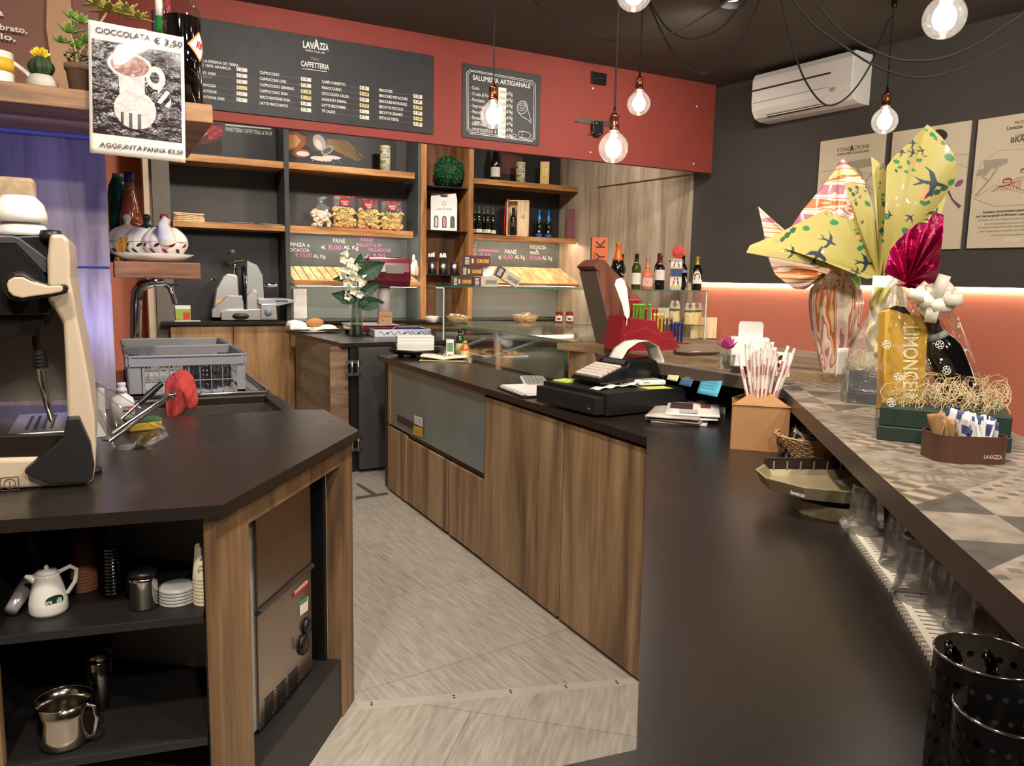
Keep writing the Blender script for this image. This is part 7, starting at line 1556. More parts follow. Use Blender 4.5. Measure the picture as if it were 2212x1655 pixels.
# beige display tray stand
BGE = mat('bronze_beige', (150,136,106), .35, .35); c0 = atz(1745, 1030, 1.0); tb = Vector((1.52,1.24,ZW)); u_ = Vector((.80,-.60,0)); rzt = math.atan2(-.42,.91)
t = thing('display_tray', 'two level bronze display tray with dark edge strips under the bar edge', 'tray', tb, rzt)
def hexr(w, d, cx, cy=0): return [(cx-w,cy-d*.1),(cx-w*.72,cy-d*.75),(cx-w*.3,cy-d),(cx+w,cy-d),(cx+w,cy+d),(cx-w*.75,cy+d),(cx-w*.97,cy+d*.55)]
build('base', MB().prism(hexr(.15,.085,.07,-.03), 0, .032), BGE, t, bevel=.006); build('dark_gap', MB().prism(hexr(.13,.07,.07,-.03), .032, .048), BLKSAT, t)
oo, ii = hexr(.20,.13,.04), hexr(.193,.123,.04); n = 7; zb, zt2 = .048, .080
mb = MB(); v = [(x*.9,y*.9,zb) for x, y in oo]+[(x,y,zt2) for x, y in oo]+[(x,y,zt2) for x, y in ii]+[(x*.9,y*.9,zb+.005) for x, y in ii]
mb.add(v, [tuple(range(n))[::-1], tuple(range(3*n,4*n))]+[(i+k_*n,(i+1)%n+k_*n,(i+1)%n+(k_+1)*n,i+(k_+1)*n) for k_ in range(3) for i in range(n)]); build('upper_tray', mb, BGE, t, bevel=.002)
mb = MB().bx(-.11,.24,.118,.126,.055,.098); st_ = build('dark_strip', mb, mat('strip_brown', (40,30,28), .4), t); [build('divider', MB().bx(-.09+i*.035,-.086+i*.035,.1165,.118,.064,.09), BGE, st_) for i in range(9)]
build('front_strip', MB().bx(.02,.24,-.134,-.129,.052,.084), mat('strip_brown'), t)
build('logo', MB().text('lavazza', Matrix.Translation((-.125,-.078,.060)) @ Matrix.Rotation(-1.0,4,'Z') @ Matrix.Rotation(PI/2,4,'X'), .008, 0, w=.036, bold=.03), CHALKW, t)
o = build('plastic_wrap', MB().surf(lambda u, v: (.04+.16*u, -.06+.12*v, .056+.02*math.sin(u*5)*math.sin(v*6)**2), 16, 12), film('thin_bag', (246,246,242), .15, .15, .4, 40, haze=.2), parent=None, loc=tb, rz=rzt); tag(o, 'crumpled clear bag lying in the bronze display tray', 'bag')
# drip mats with holes
ud = Vector((.617,.787,0)); uw = Vector((.787,-.617,0))
PLM = mat('milky_mat', (216,206,188), .45)
def dripmat(label, pn, pf, wid):
    a, b = atz(*pn, ZW+.012), atz(*pf, ZW+.012); L_ = (b-a).length; ax = (b-a).normalized(); rz = math.atan2(ax.y, ax.x)
    t = thing('drip_mat', label, 'mat', Vector((a.x, a.y, ZW)), rz); mb = MB(); n = int(L_/.016)
    mb.bx(0,L_,-.004,0,.006,.013); mb.bx(0,L_,-wid,-wid+.004,.006,.013); mb.bx(0,.004,-wid,0,.006,.011); mb.bx(L_-.004,L_,-wid,0,.006,.011)
    for k_ in range(5): mb.bx(0,L_,-.004-k_*wid/5.0-.008,-.004-k_*wid/5.0,.008,.0115)
    for i in range(n+1): mb.bx(i*.016,i*.016+.0115,-wid+.002,-.002,.008,.011)
    for i in range(n): mb.bx(i*.016+.005,i*.016+.008,-.001,.007,.0,.010)
    build('grid', mb, PLM, t); return a, ax
dripmat('milky plastic drip mat under the first upturned glasses beneath the bar', (1932,1268), (1815,1112), .20)
dripmat('milky plastic drip mat nearer the black perforated tins', (2033,1438), (1936,1282), .20)
def tumbler(label, px, py, ft=True, r=.041, h=.098, logo=False):
    p = atz(px, py, ZW+.0135); t = thing('upturned_glass', label, 'glass', p); 
    def f(u, v):
        a = 2*PI*u; fl = 1-(.085*(abs(math.sin(a*5)))*math.sin(PI*min(1,max(0,(v-.12)/.75))) if ft else 0); rr = r*(1-.28*v)*fl
        return (rr*math.cos(a), rr*math.sin(a), h*v)
    def g(u, v): q = f(u, .02+v*.86); return (q[0]*.93, q[1]*.93, q[2])
    mb = MB().surf(f, 60, 24, cu=True).surf(g, 60, 16, cu=True); rt = r*.72
    mb.lathe([(.001,h),(rt,h)], 30).lathe([(.001,h*.87),(rt*.98,h*.88)], 30); mb.tube([(r*math.cos(a), r*math.sin(a), .0015) for a in [2*PI*k_/40 for k_ in range(40)]], .0015, 6, closed=True)
    mb.tube([(rt*math.cos(a), rt*math.sin(a), h) for a in [2*PI*k_/40 for k_ in range(40)]], .0022, 6, closed=True)
    build('body', mb, TGLASS, t)
    if logo: build('etched_logo', MB().tube([(-.02+.011*math.cos(a), -r*.80, .062+.011*math.sin(a)) for a in [2*PI*k_/16 for k_ in range(16)]], .0008, 4, closed=True), WHITE, t)
for a in (('fluted upturned glass farthest along the drip mats',1868,1146,True),('smooth upturned glass with etched ring logo, second on the mats',1948,1222,False,.040,.105,True),('large fluted upturned glass, third on the mats',1986,1290,True,.044,.105),
          ('fluted upturned glass half hidden under the bar behind the third',2050,1318,True,.038,.09),('upturned glass near the brown patterned cloth',2098,1362,True,.038,.09)): tumbler(*a)
p = atz(2120, 1368, ZW+.002); o = build('patterned_cloth', MB().surf(lambda u, v: ((u-.5)*.16, (v-.5)*.12, .004+.012*math.sin(u*7)*math.sin(v*6)), 40, 30, lambda u, v: 1 if ((u*9)%1-.5)**2+((v*7)%1-.5)**2 < .11 else 0), [mat('cloth_tan', (126,98,70), .8), mat('cloth_brown', (70,44,32), .8)], loc=p+Vector((.05,-.02,0)), rz=.6); tag(o, 'tan cloth with round brown spots beneath the bar by the tins', 'cloth')
# perforated tins
BTIN = mat('black_enamel', (16,16,18), .3, coat=.2); INT = mat('inner_steel', (120,110,98), .3, .9)
def ptin(label, pc, zr_, r, h):
    c = atz(pc[0], pc[1], zr_); t = thing('perforated_tin', label, 'cutlery holder', (c.x, c.y, zr_-h))
    build('outer', MB().lathe([(.001,0),(r,0),(r,h)][0:1]+[(r,0),(r,h)], 48), BTIN, t)
    # open the top: outer wall only, inner wall separate
    build('inner', MB().lathe([(r-.0015,h),(r-.0015,.003),(.001,.003)], 48), INT, t); build('rim', MB().tube([(r*math.cos(a), r*math.sin(a), h) for a in [2*PI*k_/56 for k_ in range(56)]], .0016, 8, closed=True), CHROME, t)
    mb = MB(); mb2 = MB()
    for j in range(5):
        for i in range(22):
            a = 2*PI*(i+.5*(j%2))/22; z = .018+j*(h-.03)/4.4
            for q, rr, m_ in ((mb, r+.0004, 0), (mb2, r-.0021, 1)):
                q.M = Matrix.Translation((rr*math.cos(a), rr*math.sin(a), z)) @ Matrix.Rotation(a,4,'Z') @ Matrix.Rotation(PI/2,4,'Y'); q.lathe([(.001,0),(.0036,0)], 10)
    build('hole', mb, mat('hole_lit', (64,58,52), .5), t); build('inner_hole', mb2, BLKSAT, t); return t, c
def openlathe(t):   # strip the flat caps that would close the vessel
    for ch in t.children:
        if ch.name.startswith(('outer','inner')) and not ch.name.startswith('inner_hole'):
            me = ch.data; import bmesh as bm_; b = bm_.new(); b.from_mesh(me); h = max(v.co.z for v in b.verts)
            ds = [f for f in b.faces if len(f.verts) > 6 and min(v.co.z for v in f.verts) > h-1e-4]; bm_.ops.delete(b, geom=ds, context='FACES_ONLY'); b.to_mesh(me); b.free()
t1_, c1_ = ptin('black perforated tin holding dark spoons, farther one', (2136,1416), 1.06, .052, .145); openlathe(t1_)
t2_, c2_ = ptin('black perforated tin, nearer one, empty with steel inside', (2178,1538), 1.04, .047, .125); openlathe(t2_)
for i, (dx, dy, ln) in enumerate(((-.03,.01,.002),(-.014,-.01,.004),(-.02,.02,.0))):
    s_ = thing('coiled_spoon', 'dark twisted handle spoon standing in the farther black tin', 'spoon', (c1_.x+dx*.4, c1_.y+dy*.4, 1.06-.138), 0, 'dark spoons in the tin')
    q = Vector((dx*.85, dy*.85, .135+ln)); mb = MB().tube([(0,0,0), q*.6, q], .0035, 8).tube([tuple(q+Vector((.009*math.cos(a)*(.6+.1*a/6), .006*math.sin(a), .011*math.sin(a)))) for a in [k_*.4 for k_ in range(18)]], .0025, 6); build('handle', mb, mat('dark_chrome', (50,44,42), .15, 1), s_)
# ================================================================ left side: tall panel, shelf planks
YP = 3.15; PP = Plane((0, YP), (1, YP))
xpr = PP.hit(238, 560).x; zs_ = PP.hit(200, 578).z; ztp = PP.hit(120, 190).z
YK = 2.62; PK_ = Plane((0, YK), (1, YK))     # plank front plane
kz1 = (PK_.hit(20,174).z+PK_.hit(455,227).z)/2; kz0 = (PK_.hit(20,219).z+PK_.hit(455,268).z)/2
t = thing('tall_wood_column', 'tall grey oak cladding column lit blue behind the coffee machine', 'column')
build('lower_panel', MB().bx(-1.25,xpr,YP,YP+.30,ZI,zs_-.004), W_GREY, t, bevel=.002); build('upper_panel', MB().bx(-1.25,xpr,YP,YP+.30,zs_+.004,kz0-.002), W_GREY, t, bevel=.002)
build('joint', MB().bx(-1.25,xpr-.004,YP+.004,YP+.30,zs_-.004,zs_+.004), mat('joint_blue', (40,50,110), .4), t)
t = thing('wood_shelf_plank', 'thick honey wood shelf plank above the coffee machine carrying bottle and cactus', 'shelf'); xk = PK_.hit(460, 250).x
build('plank', MB().bx(-1.3,xk,YK,YP+.30,kz0,kz1), wood('upper_plank', (98,66,38), (146,106,66), (172,130,88), 'x'), t, bevel=.004)
build('blue_light_strip', MB().bx(-1.2,.05,YP-.06,YP-.045,kz0-.010,kz0-.001), mat('blue_led', (50,60,130), .5, emit=(.16,.22,1), es=.12), t)
lamp('blue_strip_light', 'AREA', (-.40, YP-.34, kz0-.02), .7, (.25,.28,1), 1.0, (-.40, YP+.1, kz0-.35), sy=.04)
# blue light from a second strip by the short plank
lamp('blue_strip_light_low', 'AREA', (-.12, YP-.22, ZI+.30), 1.3, (.3,.34,1), .3, (-.1, YP+.1, 1.45), sy=.03)
YQ = 3.12; PQ2 = Plane((0, YQ), (1, YQ)); qz1 = PQ2.hit(340,566).z; qz0 = PQ2.hit(340,602).z
t = thing('short_wood_plank', 'short rough brown wood plank under the white teapots', 'shelf'); build('plank', MB().bx(PQ2.hit(247,585).x, PQ2.hit(434,585).x, YQ, YQ+.42, qz0, qz1), W_PLANK, t, bevel=.004)
o = build('backing_board', MB().bx(-1.25, .02, YP+.32, YP+.36, kz1, CEIL-.02), mat('board_brown', (116,70,54), .6)); 
bx1 = aty(150, 90, YP+.3).x; bz1 = CEIL-.04
bpd = thing('coffee_poster', 'brown printed board with mug and words behind the cactus', 'poster', (-.9, YP+.30, kz1+.002)); PBk = Plane((0, YP+.299), (1, YP+.299))
o.parent = bpd; o.matrix_parent_inverse = Matrix.Translation(-bpd.location); o.name = 'board'
L = MB(); ppoly(L, PBk, [(104,-120),(150,-120),(160,196),(118,190),(100,60)], 1)
for s, x, y, h, w_ in (('una',-50,26,22,55),('equilibrato,',-56,56,20,112),('anello,',-58,76,20,90)): wtext(L, PBk, s, x, y, h*.62, 0, wpx=w_, bold=.03)
localize(L, bpd); build('print', L, [CHALKW, mat('print_wood', (170,130,92), .6)], bpd)
# things on the upper plank
def onplank(px, dy, z=None):
    q = onshelf(px, kz1, YK+dy); return q
p = onplank(-8, .30); t = thing('white_mug', 'white mug with yellow band cut by the left picture edge', 'mug', p); r = .052
build('cup', MB().shell([(r*.85,0),(r,.02),(r,.14)], 28), WHITEC, t); build('yellow_band', MB().lathe([(r+.001,.08),(r+.001,.12)], 28), mat('band_yellow', (226,176,50), .4), t)
build('handle', MB().tube([(r*.95+.045*math.sin(PI*k_/12), 0, .115-.09*k_/12) for k_ in range(13)], .007, 8), WHITEC, t)
p = onplank(92, .12); t = thing('cactus_pot', 'small cactus with yellow flower in a round grey white pot', 'potted plant', p); kk = mpp(p)
build('pot', MB().lathe([(.001,0),(24*kk,.0),(31*kk,12*kk),(30*kk,24*kk),(22*kk,36*kk),(18*kk,37*kk)], 28), mat('pot_grey_white', (190,182,172), .6), t)
mb = MB().surf(lambda u, v: ((24*kk*math.sin(PI*(.12+.83*v))**.7*(1+.07*math.cos(u*2*PI*10)))*math.cos(2*PI*u), (24*kk*math.sin(PI*(.12+.83*v))**.7*(1+.07*math.cos(u*2*PI*10)))*math.sin(2*PI*u), 34*kk+42*kk*v), 60, 14, cu=True); build('cactus', mb, mat('cactus_green', (44,62,34), .7, var=.4, bs=60), t)
mb = MB(); 
for i in range(26): a = i*2.4; q = .2+.045*i; mb.M = Matrix.Translation((0,0,74*kk)) @ Matrix.Rotation(a,4,'Z') @ Matrix.Rotation(q*.9-.0,4,'Y'); mb.add([(-.003,0,0),(.003,0,0),(.004,0,18*kk),(0,0,23*kk),(-.004,0,18*kk)], [(0,1,2,3,4)])
mb.M = Matrix.Identity(4); build('flower', mb, mat('flower_yellow', (236,204,40), .5), t)
p = onplank(172, .14); t = thing('terracotta_pot_plant', 'succulent with pale green rosettes in a worn terracotta pot', 'potted plant', p); kk = mpp(p)
build('pot', MB().lathe([(.001,0),(17*kk,0),(24*kk,58*kk),(27*kk,58*kk),(27*kk,70*kk),(24*kk,70*kk),(22*kk,62*kk),(.001,62*kk)], 28), mat('worn_terracotta', (142,112,90), .8, var=.2, bs=30), t)
mb = MB(); rnd = random.Random(5)
for x, z in ((-12,120),(14,100),(-6,95)): mb.tube([(0,0,60*kk),(x*.4*kk,0,(60+z)/2*kk+20*kk),(x*kk,0,(z+10)*kk)], .003, 6)
mb.tube([(10*kk,.02,60*kk),(30*kk,.02,140*kk),(60*kk,.02,190*kk)], .004, 6)
build('stem', mb, mat('stem_tan', (150,140,90), .6), t); mb = MB()
def rosette(c, R_, n, m, up=.3):
    for i in range(n):
        a = i*2.4; e = 1-.75*i/n; 
        mb.M = Matrix.Translation(c) @ Matrix.Rotation(a,4,'Z') @ Matrix.Rotation(-(up+1.1*i/n),4,'Y'); mb.surf(lambda u, v: (R_*e*v+.003, (u-.5)*R_*e*.42*math.sin(PI*min(1,v**.7*.95)), .12*R_*v*v+.02*R_*math.cos((u-.5)*3)), 4, 6, m)
    mb.M = Matrix.Identity(4)
for x, z, R_ in ((-14,132,34),(16,118,30),(-2,105,28),(-30,110,24),(10,150,30),(-8,165,26)): rosette((x*kk, rnd.uniform(-.03,.02), z*kk), R_*kk, 14, rnd.randrange(2))
for x, z, R_ in ((62,196,50),(95,200,46),(40,205,40),(118,190,38)): rosette((x*kk, .02, z*kk), R_*kk, 12, 2+rnd.randrange(2), -.2)
for i in range(60): a = rnd.uniform(0,6.28); mb.M = Matrix.Translation((rnd.uniform(-24,20)*kk, rnd.uniform(-.04,.02), rnd.uniform(70,95)*kk)) @ Matrix.Rotation(a,4,'Z') @ Matrix.Rotation(rnd.uniform(-1,1),4,'X'); mb.add([(-.006,0,0),(0,-.004,0),(.006,0,0),(0,.004,.001)], [(0,1,2,3)], 4)
mb.M = Matrix.Identity(4); build('leaves', mb, [mat('suc_green', (116,160,70), .45), mat('suc_green2', (150,184,96), .45), mat('suc_pale', (206,204,120), .45), mat('suc_yellow', (222,212,140), .45), mat('tiny_leaf', (40,70,34), .6)], t, solid=.001)
p = onplank(399, .13); t = thing('large_liqueur_bottle', 'big clear glass bottle full of black liqueur with diamond label at the plank end', 'bottle', p, tocam(p)); kk = mpp(p); r = 39*kk
hb = 262*kk; build('glass_body', MB().lathe([(.001,0),(r*.96,0),(r,.006),(r,hb*.70),(r*.97,hb*.76),(r*.7,hb*.84),(r*.36,hb*.90),(r*.34,hb*1.1)], 36), film('bottle_clear', (240,240,240), .06, .03), t)
build('liqueur', MB().lathe([(.001,.004),(r*.95,.004),(r*.95,hb*.715),(.001,hb*.716)], 36), mat('black_liqueur', (14,8,10), .06, coat=.5), t)
build('cap', MB().lathe([(r*.38,hb*1.08),(r*.38,hb*1.2),(.001,hb*1.2)], 24), GD, t)
lbm = lambda rr, s0, z0, k_: (lambda u, v: (rr*math.sin(s0+(u-.5)*2*k_*(1-abs(2*v-1))), -rr*math.cos(s0+(u-.5)*2*k_*(1-abs(2*v-1))), z0+(v-.5)*62*kk))
lb = build('label', MB().surf(lbm(r*1.006,1.0,hb*.49,.75), 14, 20), mat('label_gold_edge', (206,140,70), .5), t); mb = MB().surf(lbm(r*1.012,1.0,hb*.49,.62), 14, 20)
for v_ in mb.v: v_.z = hb*.49+(v_.z-hb*.49)*.84
build('label_face', mb, LABW, lb); L = MB(); L.text('AV', Matrix.Translation((r*1.02*math.sin(.75), -r*1.02*math.cos(.75), hb*.47)) @ Matrix.Rotation(.75,4,'Z') @ Matrix.Rotation(PI/2,4,'X'), 15*kk, 0, w=18*kk, bold=.05); build('lettering', L, mat('label_red', (190,40,40), .5), lb)
for px, lb_, hh_, rp, m_, cm, dy in ((352, 'green glass bottle partly hidden behind the chocolate sign and big bottle', 235, 17, mat('bottle_green_clear', (40,120,60), .1, coat=.4), WHITE, .22), (372, 'slim clear bottle with pink cap between the green and big bottles', 240, 12, film('bottle_clear'), mat('cap_pink', (190,50,80), .4), .27)):
    p = onplank(px, dy); q = thing('liqueur_bottle', lb_, 'bottle', p); kk = mpp(p); r = rp*kk; hb = hh_*kk; build('glass_body', MB().lathe([(.001,0),(r,0),(r,hb*.55),(r*.5,hb*.72),(r*.36,hb*.9)], 24), m_, q); build('cap', MB().lathe([(r*.44,hb*.84),(r*.44,hb),(.001,hb)], 16), cm, q)
p = onplank(314, .16); t = thing('small_white_jar', 'small cream lidded jar peeking above the chocolate sign', 'jar', p); kk = mpp(p); build('jar', MB().lathe([(.001,0),(14*kk,0),(14*kk,140*kk),(11*kk,144*kk)], 20), mat('jar_cream', (206,196,176), .4), t); build('lid', MB().lathe([(12*kk,144*kk),(12*kk,158*kk),(.001,160*kk)], 20), mat('lid_cream', (222,214,196), .4), t)
# laminated hot chocolate sign taped to the plank edge
PSn = Plane((0, YK-.012), (1, YK-.012-.02)); cr = [(190,42),(397,81),(401,352),(194,330)]
o0 = PSn.hit(296, 62); t = thing('laminated_price_sign', 'laminated hot chocolate price sign with cup photo hanging from the wood plank', 'sign', o0)
def sg(x, y, off=0): return PSn.hit(x, y, off)-o0
def bil(u, v, off, c=cr): 
    x = (c[0][0]*(1-u)+c[1][0]*u)*(1-v)+(c[3][0]*(1-u)+c[2][0]*u)*v; y = (c[0][1]*(1-u)+c[1][1]*u)*(1-v)+(c[3][1]*(1-u)+c[2][1]*u)*v
    return sg(x, y, off+.0015*math.sin(u*5+1)*math.sin(v*4))
SP = mat('laminated_paper', (214,208,198), .5, coat=.05); build('sheet', MB().surf(lambda u, v: bil(u, v, 0), 20, 20), SP, t, solid=.0012)
def pic(u, v):
    if not (.035 < u < .965 and .135 < v < .845): return None
    x, y = u, v
    e1 = ((x-.43)/.235)**2+((y-.295)/.10)**2
    if e1 < .72: return 2
    if e1 < 1.0: return 1
    if .30+.10*(y-.3) < x < .585-.12*(y-.3)*0 and .30 < y < .60: return 1
    if ((x-.70)/.10)**2+((y-.36)/.09)**2 < 1 and not ((x-.69)/.05)**2+((y-.36)/.045)**2 < 1: return 1
    if ((x-.48)/.22)**2+((y-.63)/.15)**2 < 1: return 3 if (math.sin((x-.5)*70) > .3 and y > .66 and abs(x-.45) < .12) else 1
    if .72 < x < .86 and .42+.3*(x-.72) < y < .55+.3*(x-.72): return 4 if math.sin((x+y)*60) > 0 else 0
    return 0
nu = 200; mb = MB(); c_ = 0
inner = MB().surf(lambda u, v: bil(.035+.93*u, .135+.71*v, .0022), nu, nu, lambda u, v: pic(.0351+.9298*u, .1351+.7098*v) or 0)
PHD = mat('photo_dark', (46,38,40), .12, coat=1, bump=.6, bs=30)
ph = build('cup_photo', inner, [PHD, mat('photo_cup', (196,186,182), .12, coat=1, bump=.6, bs=30), mat('photo_choc', (134,96,86), .12, coat=1, bump=.6, bs=30), mat('photo_line', (60,48,50), .2, coat=1), mat('photo_napkin', (150,140,140), .2, coat=1)], t)
L = MB()
def st(s, x, y, h, w_, dx, dy):
    a = sg(x, y, .0052); b = sg(x+dx, y+dy, .0052); ux = (b-a).normalized(); n_ = PSn.n; uy = n_.cross(ux).normalized(); L.text(s, Matrix(((ux.x,uy.x,n_.x,a.x),(ux.y,uy.y,n_.y,a.y),(ux.z,uy.z,n_.z,a.z),(0,0,0,1))), h*mpp(o0), 0, w=w_*mpp(o0)*1.02, bold=.016, shear=.1)
st('CiOCCOLATA', 205, 69, 11, 102, 110, 18); st('€ 3,50', 331, 93, 12, 57, 57, 9); st('AGGIUNTA', 215, 316, 9, 82, 82, 8); st('PANNA €0,50', 310, 326, 9, 78, 86, 8)
build('handwriting', L, mat('marker_grey', (58,56,62), .6), t)
# teapots on a plate on the short plank
p = onshelf(330, qz1, YQ+.17); t = thing('serving_plate', 'white flared plate under the row of teapots', 'plate', p); kk = mpp(p); build('plate', MB().shell([(50*kk,0),(84*kk,18*kk)], 40, t=.004), mat('plate_offwhite', (214,206,196), .25), t)
pr0 = None
for i, (px, dy, lid, lb_) in enumerate(((372,-.02,'lid_red','rightmost white teapot with spout, red knob lid and leaf pattern'),(338,.04,'lid_green','middle white teapot with dark green knob lid'),(300,.10,'lid_white','leftmost white teapot, mostly behind the other two'))):
    q = onshelf(px-14+(-4*i), qz1+.022, YQ+.17+dy); t = thing('teapot', lb_, 'teapot', q, tocam(q)); r = 47*kk
    def tp_f(u, v):
        a = 2*PI*u; z = v; prf_ = math.sin(PI*(.13+.78*v))**.55; lob = 1-.05*abs(math.cos(a*4))**8; rr = r*prf_*lob; return (rr*math.cos(a), rr*.8*math.sin(a), 62*kk*v)
    b_ = build('pot', MB().surf(tp_f, 80, 26, cu=True), WHITEC, t); build('seam', MB().tube([(r*1.0*math.cos(a), r*.8*math.sin(a), 31*kk) for a in [2*PI*k_/40 for k_ in range(40)]], .0012, 5, closed=True), mat('seam_grey', (170,164,158), .3), t)
    mb = MB(); LM = [mat('leafpat_red', (150,34,50), .3), mat('leafpat_dark', (70,36,40), .3), mat('leafpat_green', (40,52,44), .3)]
    for j in range(9):
        a0 = -1.35+j*.33; z0 = (16+6*((j%2)*2-1)+2)*kk; an = .5*((j%2)*2-1)
        def lf(u, v, a0=a0, z0=z0, an=an):
            s_ = (u-.5)*2; w_ = (1-s_*s_)*3.2*kk*(v-.5)*2; aa = a0+(s_*8*kk*math.cos(an)-w_*math.sin(an))/r; zz = z0+s_*8*kk*math.sin(an)+w_*math.cos(an); pf = math.sin(PI*(.13+.78*zz/(62*kk)))**.55
            return (r*1.008*pf*math.sin(aa), -r*.8*1.02*pf*math.cos(aa), zz)
        mb.surf(lf, 8, 3, 0 if (i == 0 and j%3) else (1 if i == 0 else 2 if i == 1 else 1))
    build('leaf_pattern', mb, LM, t)
    build('lid', MB().lathe([(22*kk,58*kk),(20*kk,63*kk),(8*kk,68*kk),(5*kk,72*kk),(8*kk,80*kk),(9*kk,84*kk),(6*kk,90*kk),(.001,91*kk)], 24), mat(lid, {'lid_red':(130,20,50),'lid_green':(24,50,40),'lid_white':(226,220,212)}[lid], .15, coat=.5), t)
    if i == 0: build('spout', MB().tube([(4*kk,-r*.6,34*kk),(2*kk,-r*.85,52*kk),(-2*kk,-r*.95,68*kk),(6*kk,-r*1.0,80*kk)], 13*kk, 16, taper=[1.5,1.15,.8,.62]).lathe([(.001,0),(5*kk,0)],12,c=(6*kk,-r*1.0,80.5*kk)), WHITEC, t)
def sbottle(nm, lb_, px, dy, prf_, m_, cap, capz, extra=None, q=None):
    q = q or onshelf(px, qz1, YQ+dy); t = thing(nm, lb_, 'bottle', q, tocam(q)); k_ = mpp(q); build('body', MB().lathe([(.001,0)]+[(a*k_, b*k_) for a, b in prf_], 28), m_, t); build('cap', MB().lathe([(capz[0]*k_,capz[1]*k_),(capz[0]*k_,capz[2]*k_),(.001,capz[2]*k_)], 20), cap, t)
    return t, k_
t, k_ = sbottle('syrup_bottle', 'ribbed orange syrup bottle with blue cap behind the teapots', 287, .34, [(19,0),(20,30),(18,60),(22,75),(22,95),(17,120),(10,150),(9,172)], mat('amber_syrup', (172,84,44), .12, coat=.6), mat('cap_blue', (44,40,120), .35), (10,170,190)); build('neck_label', MB().lathe([(10*k_,150*k_),(10*k_,166*k_)], 20), mat('neck_gold', (150,116,70), .5), t)
t, k_ = sbottle('green_cleaner_bottle', 'tall teal green bottle with grey shoulder left of the syrup bottle', 264, .40, [(22,0),(22,140),(20,160),(12,178)], mat('teal_plastic', (24,92,82), .3), mat('cap_grey', (150,146,134), .4), (12,176,186))
o = thing('food_bag', 'yellow brown packet leaning beside the teapots at the column edge', 'bag', onshelf(252, qz1, YQ+.13)); build('packet', MB().surf(lambda u, v: (.03*(u-.3)+.02*v, .01*math.sin(u*9+v*7), .09*v), 10, 10), mat('packet_amber', (176,122,56), .4, var=.3, bs=40), o, solid=.004)
t = thing('mint_packet', 'dark green packet lettered Mi at the column edge behind the teapots', 'packet', onshelf(246, qz1, YQ+.36)); k_ = mpp(t.location); build('carton', MB().bx(-12*k_,16*k_,-.02,.02,0,66*k_), mat('pack_green', (22,62,52), .5), t); build('lettering', ftext(MB(), 'Mi', -7*k_, -.0205, 20*k_, 9*k_, w=13*k_, bold=.04), CHALKW, t)
# ================================================================ espresso machine
YM_ = 2.05; PM = Plane((0, YM_), (1, YM_)); M0 = Vector((-.25, YM_, ZI)); t = thing('espresso_machine', 'large beige and black espresso machine at the left picture edge', 'coffee machine', M0)
BEI = mat('machine_beige', (196,178,154), .35, .1); BLK2 = mat('machine_black', (20,20,21), .3)
def solidpx(nm, pts, m, d0, d1, par=t, org=M0, P=PM, bv=.004, seg=3):
    a = [P.hit(x, y)-org for x, y in pts]; n = len(a); f = Vector((0,1,0)); v = [q+f*d0 for q in a]+[q+f*d1 for q in a]
    mb = MB().add(v, [tuple(range(n)), tuple(range(n,2*n))[::-1]]+[(i,n+i,n+(i+1)%n,(i+1)%n) for i in range(n)]); return build(nm, mb, m, par, bevel=bv, seg=seg)
solidpx('side_panel', [(108,506),(138,506),(149,520),(152,560),(152,600),(158,630),(168,690),(182,760),(196,840),(205,900),(208,960),(206,1010),(196,1040),(180,1046),(150,1046),(146,960),(146,900),(141,770),(137,700),(120,670),(104,650),(102,560)], BEI, -.01, .50, bv=.008)
solidpx('body', [(-420,520),(100,506),(104,560),(104,640),(112,680),(-420,690)], BLK2, .04, .50)
solidpx('visor_trim', [(-420,512),(30,510),(44,516),(101,558),(101,590),(94,588),(34,526),(-420,524)], mat('trim_grey', (84,82,82), .3, .5), .0, .06, bv=.002)
solidpx('front_hood', [(-420,524),(34,526),(94,588),(100,600),(106,650),(112,680),(-420,690)], BLK2, .005, .05, bv=.003)
solidpx('group_head', [(-40,680),(95,680),(95,705),(78,712),(76,728),(44,728),(44,720),(-40,760),(-420,780),(-420,680)], BLK2, .03, .28)
solidpx('steel_backplate', [(-420,680),(140,680),(146,905),(-420,925)], STEEL, .30, .32, bv=.0)
solidpx('tray_body', [(-420,955),(148,936),(150,985),(-420,1000)], mat('tray_dark', (40,32,28), .35, .3), .0, .45)
solidpx('base', [(-420,1000),(150,985),(206,1010),(200,1040),(185,1048),(-420,1072)], BEI, -.01, .45, bv=.01)
solidpx('corner_cover', [(146,898),(172,896),(196,950),(204,1000),(200,1026),(190,1033),(108,1036),(58,1014),(56,1008),(90,980),(140,938)], mat('cover_black', (26,26,27), .45), -.045, .04, bv=.006)
zt1 = PM.hit(80, 940).z-ZI; tr = MB()
gr0 = PM.hit(140, 936).x+.25; L_ = MB().bx(-.35,gr0,.012,.29,zt1-.004,zt1+.004); build('drip_grid', L_, STEEL, t, bevel=.002)
mb = MB(); [mb.bx(gr0-.03-.017*i-.0035, gr0-.03-.017*i+.0035, .06+.022*j, .074+.022*j, zt1+.0042, zt1+.0050) for i in range(4) for j in range(9)]; build('drip_slots', mb, BLKSAT, t)
